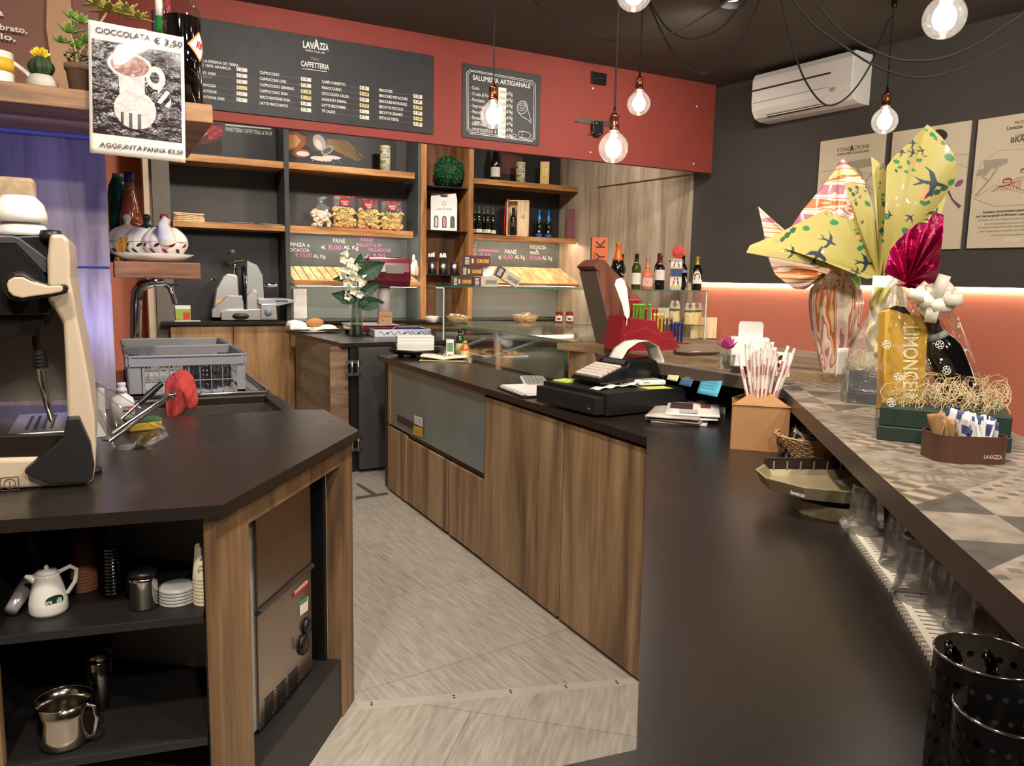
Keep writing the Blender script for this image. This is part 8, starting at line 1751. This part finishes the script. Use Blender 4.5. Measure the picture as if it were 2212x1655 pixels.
# paddle lever
c = PM.hit(30, 622, .12)-M0; lv = thing('tmp', 'x', 'x') if False else None
PMl = Plane((0, YM_-.07), (1, YM_-.07)); lever = [(12,612),(16,600),(30,590),(50,590),(75,605),(110,616),(142,614),(148,622),(144,634),(120,640),(80,646),(50,652),(28,646),(16,632)]
solidpx('steam_lever_shell', lever, mat('lever_dark', (52,48,46), .25, .5), 0, .045, P=PMl, bv=.012)
inner_ = [((x-60)*.90+60-2, (y-622)*.74+622) for x, y in lever]; solidpx('steam_lever', inner_, mat('lever_beige', (192,172,146), .4), -.008, .02, P=PMl, bv=.012)
build('lever_hub', MB().lathe([(.03,0),(.034,.03),(.03,.06)], 24), mat('lever_dark'), t, loc=PMl.hit(38,620)-M0+Vector((0,.07,0)), rot=(PI/2,0,0))
W1 = [PM.hit(x, y)-M0+Vector((0,d_,0)) for x, y, d_ in ((70,700,.12),(70,730,.10),(74,760,.08),(82,790,.06),(88,830,.05),(98,880,.06),(109,922,.08))]
build('steam_wand', MB().tube(W1, .0085, 12, taper=[1.1,1.1,1,1,1,.9,.8]), CHROME, t); build('wand_grip', MB().tube([W1[3]+Vector((0,0,.03)), W1[3]+Vector((0.003,0,-.012))], .0135, 14), RUBBER, t)
for i in range(4): build('grip_ring', MB().lathe([(.0145,0),(.0155,.002),(.0145,.004)], 16, c=tuple(W1[3]+Vector((0,0,-.008+.009*i)))), RUBBER, t)
build('wand_joint', MB().lathe([(.014,-.02),(.016,.0),(.014,.03)], 18, c=tuple(W1[0])), CHROME, t)
pb = PM.hit(21, 1045, .012)-M0; L = MB(); L.M = Matrix.Translation(pb) @ Matrix.Rotation(PI/2,4,'X'); 
for a, b in (((-.017,-.015),(.017,-.015)),((.017,-.015),(.017,.015)),((.017,.015),(-.017,.015)),((-.017,.015),(-.017,-.015))): L.tube([(a[0],a[1],0),(b[0],b[1],0)], .0009, 4)
L.tube([(.011*math.cos(q), .011*math.sin(q), 0) for q in [k_*PI/12 for k_ in range(24)]], .0009, 4, closed=True).tube([(0,-.005,0),(0,.005,0)], .0009, 4); L.M = Matrix.Identity(4); build('power_mark', L, mat('mark_brown', (84,72,60), .6), t)
build('cup_rail', MB().lathe([(.02,0),(.024,.01),(.02,.022),(.001,.024)], 20, c=tuple(PM.hit(108,508)-M0+Vector((-.0,.03,-.01)))), mat('rail_black', (30,30,32), .4), t)
for x in (-.3,.2): build('foot', MB().lathe([(.02,0),(.02,.012)], 12, c=(x,.1,.0)), RUBBER, t)
# cups on top
zc = PM.hit(50, 508).z+.002
for i, (px, py, r, h, lb_) in enumerate(((48, 505, .055, .034, 'white cup lying rim down directly on the coffee machine, lowest of the pair'), (44, 484, .056, .062, 'white cup with round black crest stacked on the lower cup'))):
    q = aty(px, py, YM_+.10); q.z = zc+(0 if i == 0 else .03); s_ = thing('white_cup', lb_, 'cup', q, tocam(q)); build('cup', MB().shell([(r,0),(r*.99,h*.35),(r*.88,h*.7),(r*.62,h*.97),(r*.5,h)][:], 36), WHITEC, s_)
    build('base_cap', MB().lathe([(r*.5,h),(.001,h*.995)], 30), WHITEC, s_)
    cr_ = MB().surf(lambda u, v: ((r*.94-.16*r*v)*math.sin(.45+(u-.5)*.5*math.sin(PI*(.1+.8*v))), -(r*.965-.14*r*v)*math.cos(.45+(u-.5)*.5*math.sin(PI*(.1+.8*v))), h*(.22+.42*v)), 10, 8); build('crest', cr_, mat('crest_black', (26,24,24), .3), s_)
    if i: build('handle', MB().tube([(-r*.9-.02*math.sin(PI*k_/8), 0, h*.2+h*.6*k_/8) for k_ in range(9)], .005, 8), WHITEC, s_)
q = aty(22, 470, YM_+.34); q.z = zc; t = carton('jute_bag', 'printed natural coloured coffee sack behind the cups on the machine', q, .12, .06, .155, mat('jute', (170,146,116), .85, var=.25, bs=40), 0, 'bag', .01)
# ================================================================ sink area
def rack_basket(label, y0, y1):
    x0, x1, z0, z1 = .065, .495, ZI+.011, ZI+.172; t = thing('dish_rack', label, 'dish rack', (x0, y0, z0)); G = mat('rack_grey', (132,132,134), .45); w, l, h = x1-x0, y1-y0, z1-z0
    mb = MB(); ex = .012
    rim = [(-ex,-ex),(w+ex,-ex),(w+ex,l+ex),(-ex,l+ex)]
    build('rim', MB().tube([(x,y,h) for x, y in rr_poly(rim, .04)], .006, 6, closed=True), G, t)
    for nm, a, b in (('side_wall',(0,0),(w,0)),('side_wall',(w,0),(w,l)),('side_wall',(w,l),(0,l)),('side_wall',(0,l),(0,0))):
        d_ = Vector((b[0]-a[0], b[1]-a[1], 0)); L_ = d_.length; d_.normalize(); n_ = Vector((d_.y, -d_.x, 0)); q = MB(); q.M = Matrix(((d_.x,n_.x,0,a[0]),(d_.y,n_.y,0,a[1]),(0,0,1,0),(0,0,0,1)))
        q.bx(0,L_,0,.012,h*.76,h); q.bx(0,.055,0,.004,0,h*.8); q.bx(L_-.03,L_,0,.004,0,h*.8); q.bx(0,L_,0,.004,0,.014); q.bx(0,L_,0,.003,h*.36,h*.385); n = int(L_/.042)
        for i in range(1, n): q.bx(i*L_/n-.0015, i*L_/n+.0015, 0, .004, 0, h*.8)
        build(nm, q, G, t)
    q = MB(); [q.bx(0,w,i*l/14,i*l/14+.003,0,.003) for i in range(15)]; [q.bx(i*w/14,i*w/14+.003,0,l,0,.003) for i in range(15)]; [q.bx(i*w/14,i*w/14+.002,j*l/7,j*l/7+.002,0,.016) for i in range(15) for j in range(8)]; build('floor_grid', q, mat('rack_light', (190,190,192), .45), t)
    return t
def rr_poly(P, r, n=5):
    o = []; m_ = len(P)
    for i in range(m_):
        a, b, c = Vector(P[i-1]), Vector(P[i]), Vector(P[(i+1)%m_]); d1, d2 = (a-b).normalized(), (c-b).normalized()
        for k_ in range(n+1):
            s_ = k_/n; p1 = b+d1*r*(1-s_); p2 = b+d2*r*s_; o.append(tuple(p1.lerp(p2, s_)))
    return o
rack_basket('front grey plastic dish rack beside the sink', 3.34, 3.76); rack_basket('rear grey plastic dish rack behind the front one', 3.80, 4.2)
q = Vector((.37,3.44,ZI+.02)); t = thing('cutlery_insert', 'dark grey diamond shaped cutlery insert standing in the front dish rack', 'basket', q, .78); mb = MB(); G2 = mat('insert_grey', (62,64,68), .5); w = .13
for a, b in (((0,0),(w,0)),((w,0),(w,w)),((w,w),(0,w)),((0,w),(0,0))):
    for k_ in range(7): x = a[0]+(b[0]-a[0])*k_/6; y = a[1]+(b[1]-a[1])*k_/6; mb.bx(x-.003,x+.003,y-.003,y+.003,0,.125)
    for z in (0,.04,.08,.115): mb.bx(min(a[0],b[0])-.003,max(a[0],b[0])+.003,min(a[1],b[1])-.003,max(a[1],b[1])+.003,z,z+.014)
build('basket_grid', mb, G2, t)
# tap
q = Vector((.155,3.95,ZI)); q = aty(292, 700, 4.28); q = Vector((q.x, 4.28, ZI)); kk = mpp(q+Vector((0,0,.4))); t = thing('tap', 'big chrome arched tap with black lever under the short plank', 'tap', q, 0)
zz = lambda py: (aty(300, py, 4.28).z-ZI); xx = lambda px: (aty(px, 640, 4.28).x-q.x)
cv = [(0,0,0),(0,0,zz(720)),(xx(293),0,zz(660)),(xx(296),0,zz(632)),(xx(308),0,zz(616)),(xx(328),0,zz(612)),(xx(355),0,zz(610))]
build('column', MB().tube(cv, .028, 18, taper=[1.1,1,1,1,1,.85,.7]), CHROME, t); build('spout', MB().tube([(xx(352),0,zz(611)),(xx(366),0,zz(620)),(xx(374),0,zz(640)),(xx(377),0,zz(656))], .013, 14), CHROME, t)
build('lever', MB().bx(xx(346),xx(385),-.012,.012,zz(617),zz(611)), BLKSAT, t, bevel=.004); build('valve_head', MB().lathe([(.02,0),(.024,.02),(.02,.05),(.001,.055)], 18, c=(xx(335),0,zz(618))), CHROME, t)
# soap bottle
q = atz(262, 898, ZI); q = Vector((.03,2.84,ZI)); t = thing('soap_bottle', 'white soap bottle with flip top behind the clear bowl', 'bottle', q, tocam(q)); kk = mpp(q); r = 24*kk; hz_ = (900-812)*kk
build('body', MB().lathe([(.001,0),(r,0),(r*1.02,hz_*.45),(r*.9,hz_*.62),(r*.45,hz_*.72),(r*.42,hz_*.8)], 28, sy=.7), mat('soap_white', (222,218,214), .35), t); build('cap', MB().lathe([(r*.5,hz_*.78),(r*.42,hz_*.86),(r*.3,hz_*.9),(r*.38,hz_*.94),(r*.36,hz_),(.001,hz_*1.01)], 20), mat('soap_cap', (206,200,214), .35), t)
build('label', MB().bx(r*.1,r*.85,-r*.74,-r*.7,hz_*.40,hz_*.44).bx(r*.0,r*.9,-r*.74,-r*.7,hz_*.3,hz_*.35,1), [mat('lab_pink', (206,80,90), .5), mat('lab_green', (40,90,70), .5)], t)
# tilted clear bowl with tongs
q = Vector((.045,2.43,ZI)); t = thing('clear_scoop_bowl', 'clear slanted acrylic bowl holding tongs on the dark worktop', 'bowl', q, -.1); kk = mpp(q)
def bw(u, v):
    a = 2*PI*u; R_ = (.045+.055*min(1, v*1.6)) if v < .6 else .100-.02*(v-.6); tilt_ = (.16*v)*(1-.0); zz_ = .19*v*(.50-.50*math.cos(a)*1.0 if v > .35 else 1)*(1 if v <= .35 else 1)
    hh2 = .045+.145*(.5-.5*math.cos(a)); return (R_*math.cos(a), R_*.85*math.sin(a), hh2*v)
build('bowl', MB().surf(bw, 60, 24, cu=True).lathe([(.001,.001),(.045,.001)], 30), film('acrylic', (240,240,240), .10, .05), t); build('rim', MB().tube([bw(k_/48, 1) for k_ in range(48)], .0025, 6, closed=True), film('acrylic'), t)
b0 = q
for nm, lb_, a, b, w, m_, cat in (('tongs','chrome serving tongs leaning out of the clear bowl',(240,945),(372,852),7,CHROME,'tongs'),('knife','black handled knife leaning in the clear bowl behind the tongs',(262,905),(350,828),6,BLKSAT,'knife')):
    A = atD(a[0], a[1], 2.17+(.02 if nm == 'knife' else 0)); B = atD(b[0], b[1], 2.26); A.z = max(A.z, ZI+.012); o = thing(nm, lb_, cat, A); V_ = B-A
    if nm == 'tongs':
        for s_ in (-1,1):
            n_ = Vector((.35,-.3,.8)).normalized()*.009*s_; build('arm', MB().tube([n_*1.4, V_*.3+n_*1.5, V_*.7+n_*1.2, V_*.97+n_*.6], .0045, 8, taper=[1.6,1,1.1,1.3]), CHROME, o)
        build('hinge', MB().sph(tuple(V_*.99), .012, 12, 0, (1.2,1,.7)), CHROME, o)
    else:
        build('blade', MB().tube([(0,0,0), V_*.5], .004, 6), CHROME, o); build('handle', MB().tube([V_*.42, V_*.7, V_], .009, 10, taper=[.8,1.1,.9]), BLKSAT, o)
A = atD(238, 890, 2.2); o = thing('spoon', 'second steel utensil with dark grip lying deeper in the clear bowl', 'spoon', Vector((A.x, A.y, ZI+.02))); build('handle', MB().tube([(0,0,0),(.05,.01,.04),(.12,.03,.085)], .004, 8), STEEL, o); build('head', MB().sph((-.005,0,.004), .018, 12, 0, (1.2,.8,.3)), STEEL, o)
p = Vector((.085,2.70,ZI)); t = thing('yellow_sponge', 'yellow sponge behind the clear bowl near the red cloth', 'sponge', p, .3); build('foam', MB().bx(-.05,.05,-.03,.03,0,.028), mat('sponge_yellow', (206,164,50), .9, bump=.4, bs=200), t, bevel=.006); build('scouring_pad', MB().bx(-.05,.05,-.03,.03,.028,.036), mat('pad_green', (60,100,60), .9), t)
p = Vector((-.045,2.62,ZI)); t = carton('blue_white_packet', 'upright white packet with blue edge between machine and bowl', p, .05, .02, .15, mat('packet_white', (206,204,210), .5), .3, 'packet'); build('blue_edge', MB().bx(-.026,-.012,-.0108,-.0102,.05,.15), mat('edge_blue', (60,80,190), .5), t)
# red cloth draped at the rack corner
CL = [(372,808),(390,799),(404,801),(416,812),(422,830),(426,850),(428,866),(424,880),(412,884),(402,878),(394,892),(380,899),(362,905),(358,880),(356,850),(358,825)]
Dc = 2.98; oc = atD(392, 850, Dc); t = thing('red_cloth', 'red microfibre cloth draped over the front dish rack corner', 'cloth', oc); B = resample(CL+[CL[0]], 60)
def cf(u, v):
    x, y = B[min(int(u*60+.5), 60)]; x = 392+(x-392)*v; y = 842+(y-842)*v; return atD(x, y, Dc-.035+.05*v+.009*math.sin(x*.24+(y-800)*.02)*v*(.3+max(0,(y-810)/90))+.002*math.sin(y*.2+x*.3))-oc
build('fabric', MB().surf(cf, 60, 16), mat('cloth_red', (184,66,56), .95, bump=.5, bs=220, var=.12), t, solid=.004)
# ================================================================ items on the open shelves
def onL(px, py, z): return atz(px, py, z)
STC = mat('shelf_steel', (196,188,176), .15, 1)
def place(nm, lb_, cat, px, py, z, g=None): q = onL(px, py, z); return thing(nm, lb_, cat, q, tocam(q), g), mpp(q)
t, k_ = place('milk_jug', 'white ceramic lidded milk jug with oval green logo on the open shelf', 'jug', 106, 1322, ZS1); 
build('body', MB().lathe([(.001,0),(34*k_,0),(38*k_,8*k_),(37*k_,28*k_),(30*k_,60*k_),(24*k_,82*k_),(25*k_,88*k_)], 36), WHITEC, t); build('lid', MB().lathe([(23*k_,88*k_),(18*k_,94*k_),(4*k_,97*k_),(5*k_,102*k_),(.001,106*k_)], 24), WHITEC, t)
build('handle', MB().tube([(22*k_,0,86*k_),(44*k_,0,95*k_),(56*k_,0,86*k_),(52*k_,0,60*k_),(36*k_,0,36*k_)], 4.5*k_, 10), WHITEC, t); build('spout', MB().tube([(-20*k_,0,74*k_),(-32*k_,0,84*k_),(-40*k_,0,88*k_)], 7*k_, 10, taper=[1.4,.9,.5]), WHITEC, t)
lg = build('logo', MB().surf(lambda u, v: (36.6*k_*math.sin(.35+(u-.5)*1.05*math.sqrt(max(0,1-(2*v-1)**2))), -36.6*k_*math.cos(.35+(u-.5)*1.05*math.sqrt(max(0,1-(2*v-1)**2))), (22+26*v)*k_), 16, 12), mat('logo_green', (24,62,40), .3), t)
L = MB(); L.text('treValli', Matrix.Translation((-6*k_,-39.5*k_,31*k_)) @ Matrix.Rotation(.30,4,'Z') @ Matrix.Rotation(PI/2,4,'X'), 9*k_, 0, w=32*k_, bold=.03); build('lettering', L, WHITE, lg)
t, k_ = place('plastic_cup_tube', 'clear plastic cup lying on its side at the left end of the shelf', 'cup', 24, 1336, ZS1); build('cup', MB().shell([(13*k_,0),(19*k_,90*k_)], 24, t=.001), film('cloudy_cup', (220,214,218), .15, .2, haze=.35), t, loc=(0,0,17*k_), rot=(0,1.25,1.1))
def cupstack(lb_, px, py, n, r, h, step, m_, nm='paper_cup', g=None, top=None, down=True):
    q = onL(px, py, ZS1); k_ = mpp(q); proto = None
    for i in range(n):
        loc = q+Vector((0,0,i*step*k_)); 
        if proto is None:
            s_ = thing(nm, lb_, 'cup', loc, tocam(q), g); rr = r*k_; hh_ = h*k_; build('cup', MB().lathe([(rr,0),(rr*1.03,2*k_),(rr,4*k_),(rr*.74,hh_),(rr*.70,hh_-.002),(.001,hh_-.004)], 28) if down else MB().shell([(rr*.72,0),(rr,hh_)], 28, t=.0012), m_, s_); proto = s_
        else: s_ = dup(proto, loc, group=g)
    return proto, s_, k_
_, tp, k_ = cupstack('brown cardboard coffee cup in the tall upside down stack on the shelf', 183, 1272, 8, 26, 82, 7, mat('cup_kraft', (140,90,60), .6), g='stacked brown cardboard cups'); tp['label'] = 'topmost brown cardboard cup of the tall stack, round print on it'; tp.pop('group', None) if False else None
del tp['group']
build('print', MB().tube([(9*k_*math.cos(a), -21.5*k_, 62*k_+9*k_*math.sin(a)) for a in [2*PI*i/20 for i in range(20)]], .001, 5, closed=True).bx(-1*k_,1*k_,-24*k_,-23*k_,25*k_,45*k_), mat('cup_print', (60,40,34), .6), tp)
_, tp, k_ = cupstack('clear plastic lid in the right hand tall stack of clear cups on the shelf', 246, 1284, 14, 26, 12, 7.5, film('lid_clear', (230,230,230), .12, .1), 'clear_cup', 'stacked clear plastic cups', down=False)
_, tp, k_ = cupstack('cream paper cup with green print in the upside down stack by the frame post', 446, 1300, 8, 26, 72, 8, mat('cup_cream', (214,202,172), .6), g='stacked cream paper cups'); tp['label'] = 'topmost cream paper cup of the stack, with green leaf logo and words'; del tp['group']
L = MB(); L.text('good cup', Matrix.Translation((-16*k_,-24.6*k_,24*k_)) @ Matrix.Rotation(PI/2,4,'X'), 5*k_, 0, w=30*k_); L.text('compost me!', Matrix.Translation((-15*k_,-24*k_,32*k_)) @ Matrix.Rotation(PI/2,4,'X'), 5*k_, 0, w=30*k_)
L.surf(lambda u, v: (-12*k_+24*k_*u, -22.2*k_, (46+6*v*math.sin(PI*u)+3*u)*k_), 10, 2); build('print', L, mat('print_green', (70,130,60), .6), tp)
t, k_ = place('steel_sugar_pot', 'shiny steel canister with black lid on the middle of the shelf', 'canister', 312, 1312, ZS1); build('body', MB().lathe([(.001,0),(24*k_,0),(28*k_,6*k_),(29*k_,64*k_),(30*k_,66*k_),(29*k_,68*k_),(29*k_,72*k_)], 36), STC, t); build('lid', MB().lathe([(28*k_,72*k_),(27*k_,82*k_),(16*k_,86*k_),(.001,87*k_)], 30), BLKSAT, t)
q = onL(384, 1298, ZS1); k_ = mpp(q); pr_ = None
for i in range(5):
    if pr_ is None: pr_ = thing('cup_top', 'cloudy plastic lid in the low stack beside the cream cups', 'lid', q, 0, 'low stack of plastic lids'); build('lid', MB().lathe([(37*k_,0),(38*k_,3*k_),(36*k_,8*k_),(30*k_,9*k_),(.001,8*k_)], 36), mat('lid_cloudy', (176,176,174), .25), pr_)
    else: dup(pr_, q+Vector((0,0,i*7*k_)))
p = onL(125, 1262, ZS1); t = thing('dark_paddle', 'dark flat utensil standing behind the milk jug on the shelf', 'utensil', Vector((p.x-.03, p.y, ZS1))); build('blade', MB().bx(-.008,.008,-.002,.002,0,.13), mat('utensil_grey', (60,58,58), .4), t, rot=(0,-.2,0))
t, k_ = place('steel_pitcher', 'large steel milk pitcher with handle on the lower shelf', 'jug', 142, 1603, ZS2); R_ = 54*k_
build('body', MB().shell([(44*k_,0),(50*k_,8*k_),(54*k_,30*k_),(50*k_,70*k_),(56*k_,100*k_)], 40, t=.0012), STC, t); build('rim', MB().tube([(56*k_*math.cos(a), 56*k_*math.sin(a), 100*k_) for a in [2*PI*i/40 for i in range(40)]], .0018, 6, closed=True), CHROME, t)
build('handle', MB().tube([(40*k_,-30*k_,92*k_),(56*k_,-40*k_,88*k_),(60*k_,-42*k_,60*k_),(54*k_,-40*k_,25*k_),(42*k_,-30*k_,15*k_)], 5*k_, 8), STC, t)
t, k_ = place('cocktail_shaker', 'tall tapered steel shaker at the back of the lower shelf', 'shaker', 217, 1530, ZS2); build('body', MB().lathe([(.001,0),(19*k_,0),(27*k_,112*k_),(26*k_,113*k_)], 30), STC, t); build('cap', MB().lathe([(27*k_,114*k_),(27*k_,130*k_),(.001,132*k_)], 30), STC, t)
# ================================================================ ice maker in the corner bay
ui0, ui1 = uD(552, 1350), uD(671, 1250); Mi = Matrix(((PD.u.x,0,PD.n.x,PD.o.x),(PD.u.y,0,PD.n.y,PD.o.y),(0,1,0,0),(0,0,0,1)))
ICE = mat('ice_steel', (168,154,140), .22, .95, var=.1, bs=4); OF = -.07; PI_ = Plane(tuple((PD.o+PD.n*OF)[:2]), tuple((PD.o+PD.n*OF+PD.u)[:2]))
ui0, ui1 = PI_.u_of(PI_.hit(548,1350)), PI_.u_of(PI_.hit(671,1250)); zsp = (PI_.hit(552,1315).z+PI_.hit(668,1232).z)/2; zi0 = zp+.012; zi1 = ZI-.04
t = thing('ice_maker', 'stainless steel ice maker with red name badge in the corner cabinet bay', 'ice maker')
def ib(nm, u0, u1, z0, z1, o0, o1, m, bv=.003, par=None):
    mb = MB(); mb.M = Mi; mb.bx(u0,u1,z0,z1,OF+o0,OF+o1); return build(nm, mb, m, par or t, bevel=bv)
ib('cabinet', ui0, ui1, zi0, zi1, -.42, -.006, mat('ice_side', (176,172,164), .4, .3)); ib('door', ui0+.012, ui1-.004, zsp+.012, zi1, -.006, .006, ICE); ib('door_handle', ui0+.012, ui1-.004, zsp-.004, zsp+.010, -.004, .016, STEELD); lw_ = ib('lower_panel', ui0+.012, ui1-.004, zi0+.0, zsp-.008, -.006, .004, ICE)
PF2 = Plane(tuple((PI_.o+PI_.n*.0045)[:2]), tuple((PI_.o+PI_.n*.0045+PI_.u)[:2])); 
mb = MB()
for c_i in range(3):
    for r_i in range(9):
        x0, x1 = 573+c_i*25.5, 593+c_i*25.5; yy = 1500+r_i*6.4-c_i*26; ppoly(mb, PF2, [(x0,yy+20*0.55),(x1,yy-9),(x1,yy-6.2),(x0,yy+14)], 0)
build('vent_slots', mb, BLKSAT, lw_)
mb = MB(); ppoly(mb, PF2, [(632,1284),(666,1254),(667,1262),(662,1270),(634,1291)], 0); bd = build('name_badge', mb, mat('badge_red', (170,30,40), .4), t, solid=.001)
L = MB(); a_ = PF2.hit(637,1285,.0012); L.text('SANGIORGIO', PF2.mat(a_), 7*mpp(a_), 0, w=(PF2.hit(664,1262)-a_).length, bold=.02)
for v_ in L.v: v_.z += (PF2.u_of(v_)-PF2.u_of(a_))*0
build('lettering', L, WHITE, bd)
mb = MB(); ppoly(mb, PF2, [(647,1300),(666,1288),(665,1318),(648,1331)], 0); ppoly(mb, PF2, [(648,1299),(664,1289),(664,1297),(648,1308)], 1, .002); build('energy_label', mb, [PAPER, mat('lab_green2', (90,140,80), .6)], t, solid=.0006)
for (x, y), r_ in (((661,1352),.025),((654,1392),.032)):
    c_ = PF2.hit(x, y); o = build('dial', MB().lathe([(.001,0),(r_,0),(r_,.006),(r_*.8,.012),(r_*.3,.013),(.001,.013)], 28), mat('dial_black', (28,27,27), .35), t, loc=c_); o.rotation_euler = PF2.mat((0,0,0)).to_euler()
c_ = PF2.hit(654,1392,.0145); o = build('dial_slot', MB().bx(-.004,.004,-.018,.018,0,.002), RUBBER, t, loc=c_); o.rotation_euler = PF2.mat((0,0,0)).to_euler()
for x, y in ((590,1540),(652,1462)): 
    o = build('screw', MB().lathe([(.004,0),(.003,.002)], 10), STEELD, t, loc=PF2.hit(x, y)); o.rotation_euler = PF2.mat((0,0,0)).to_euler()
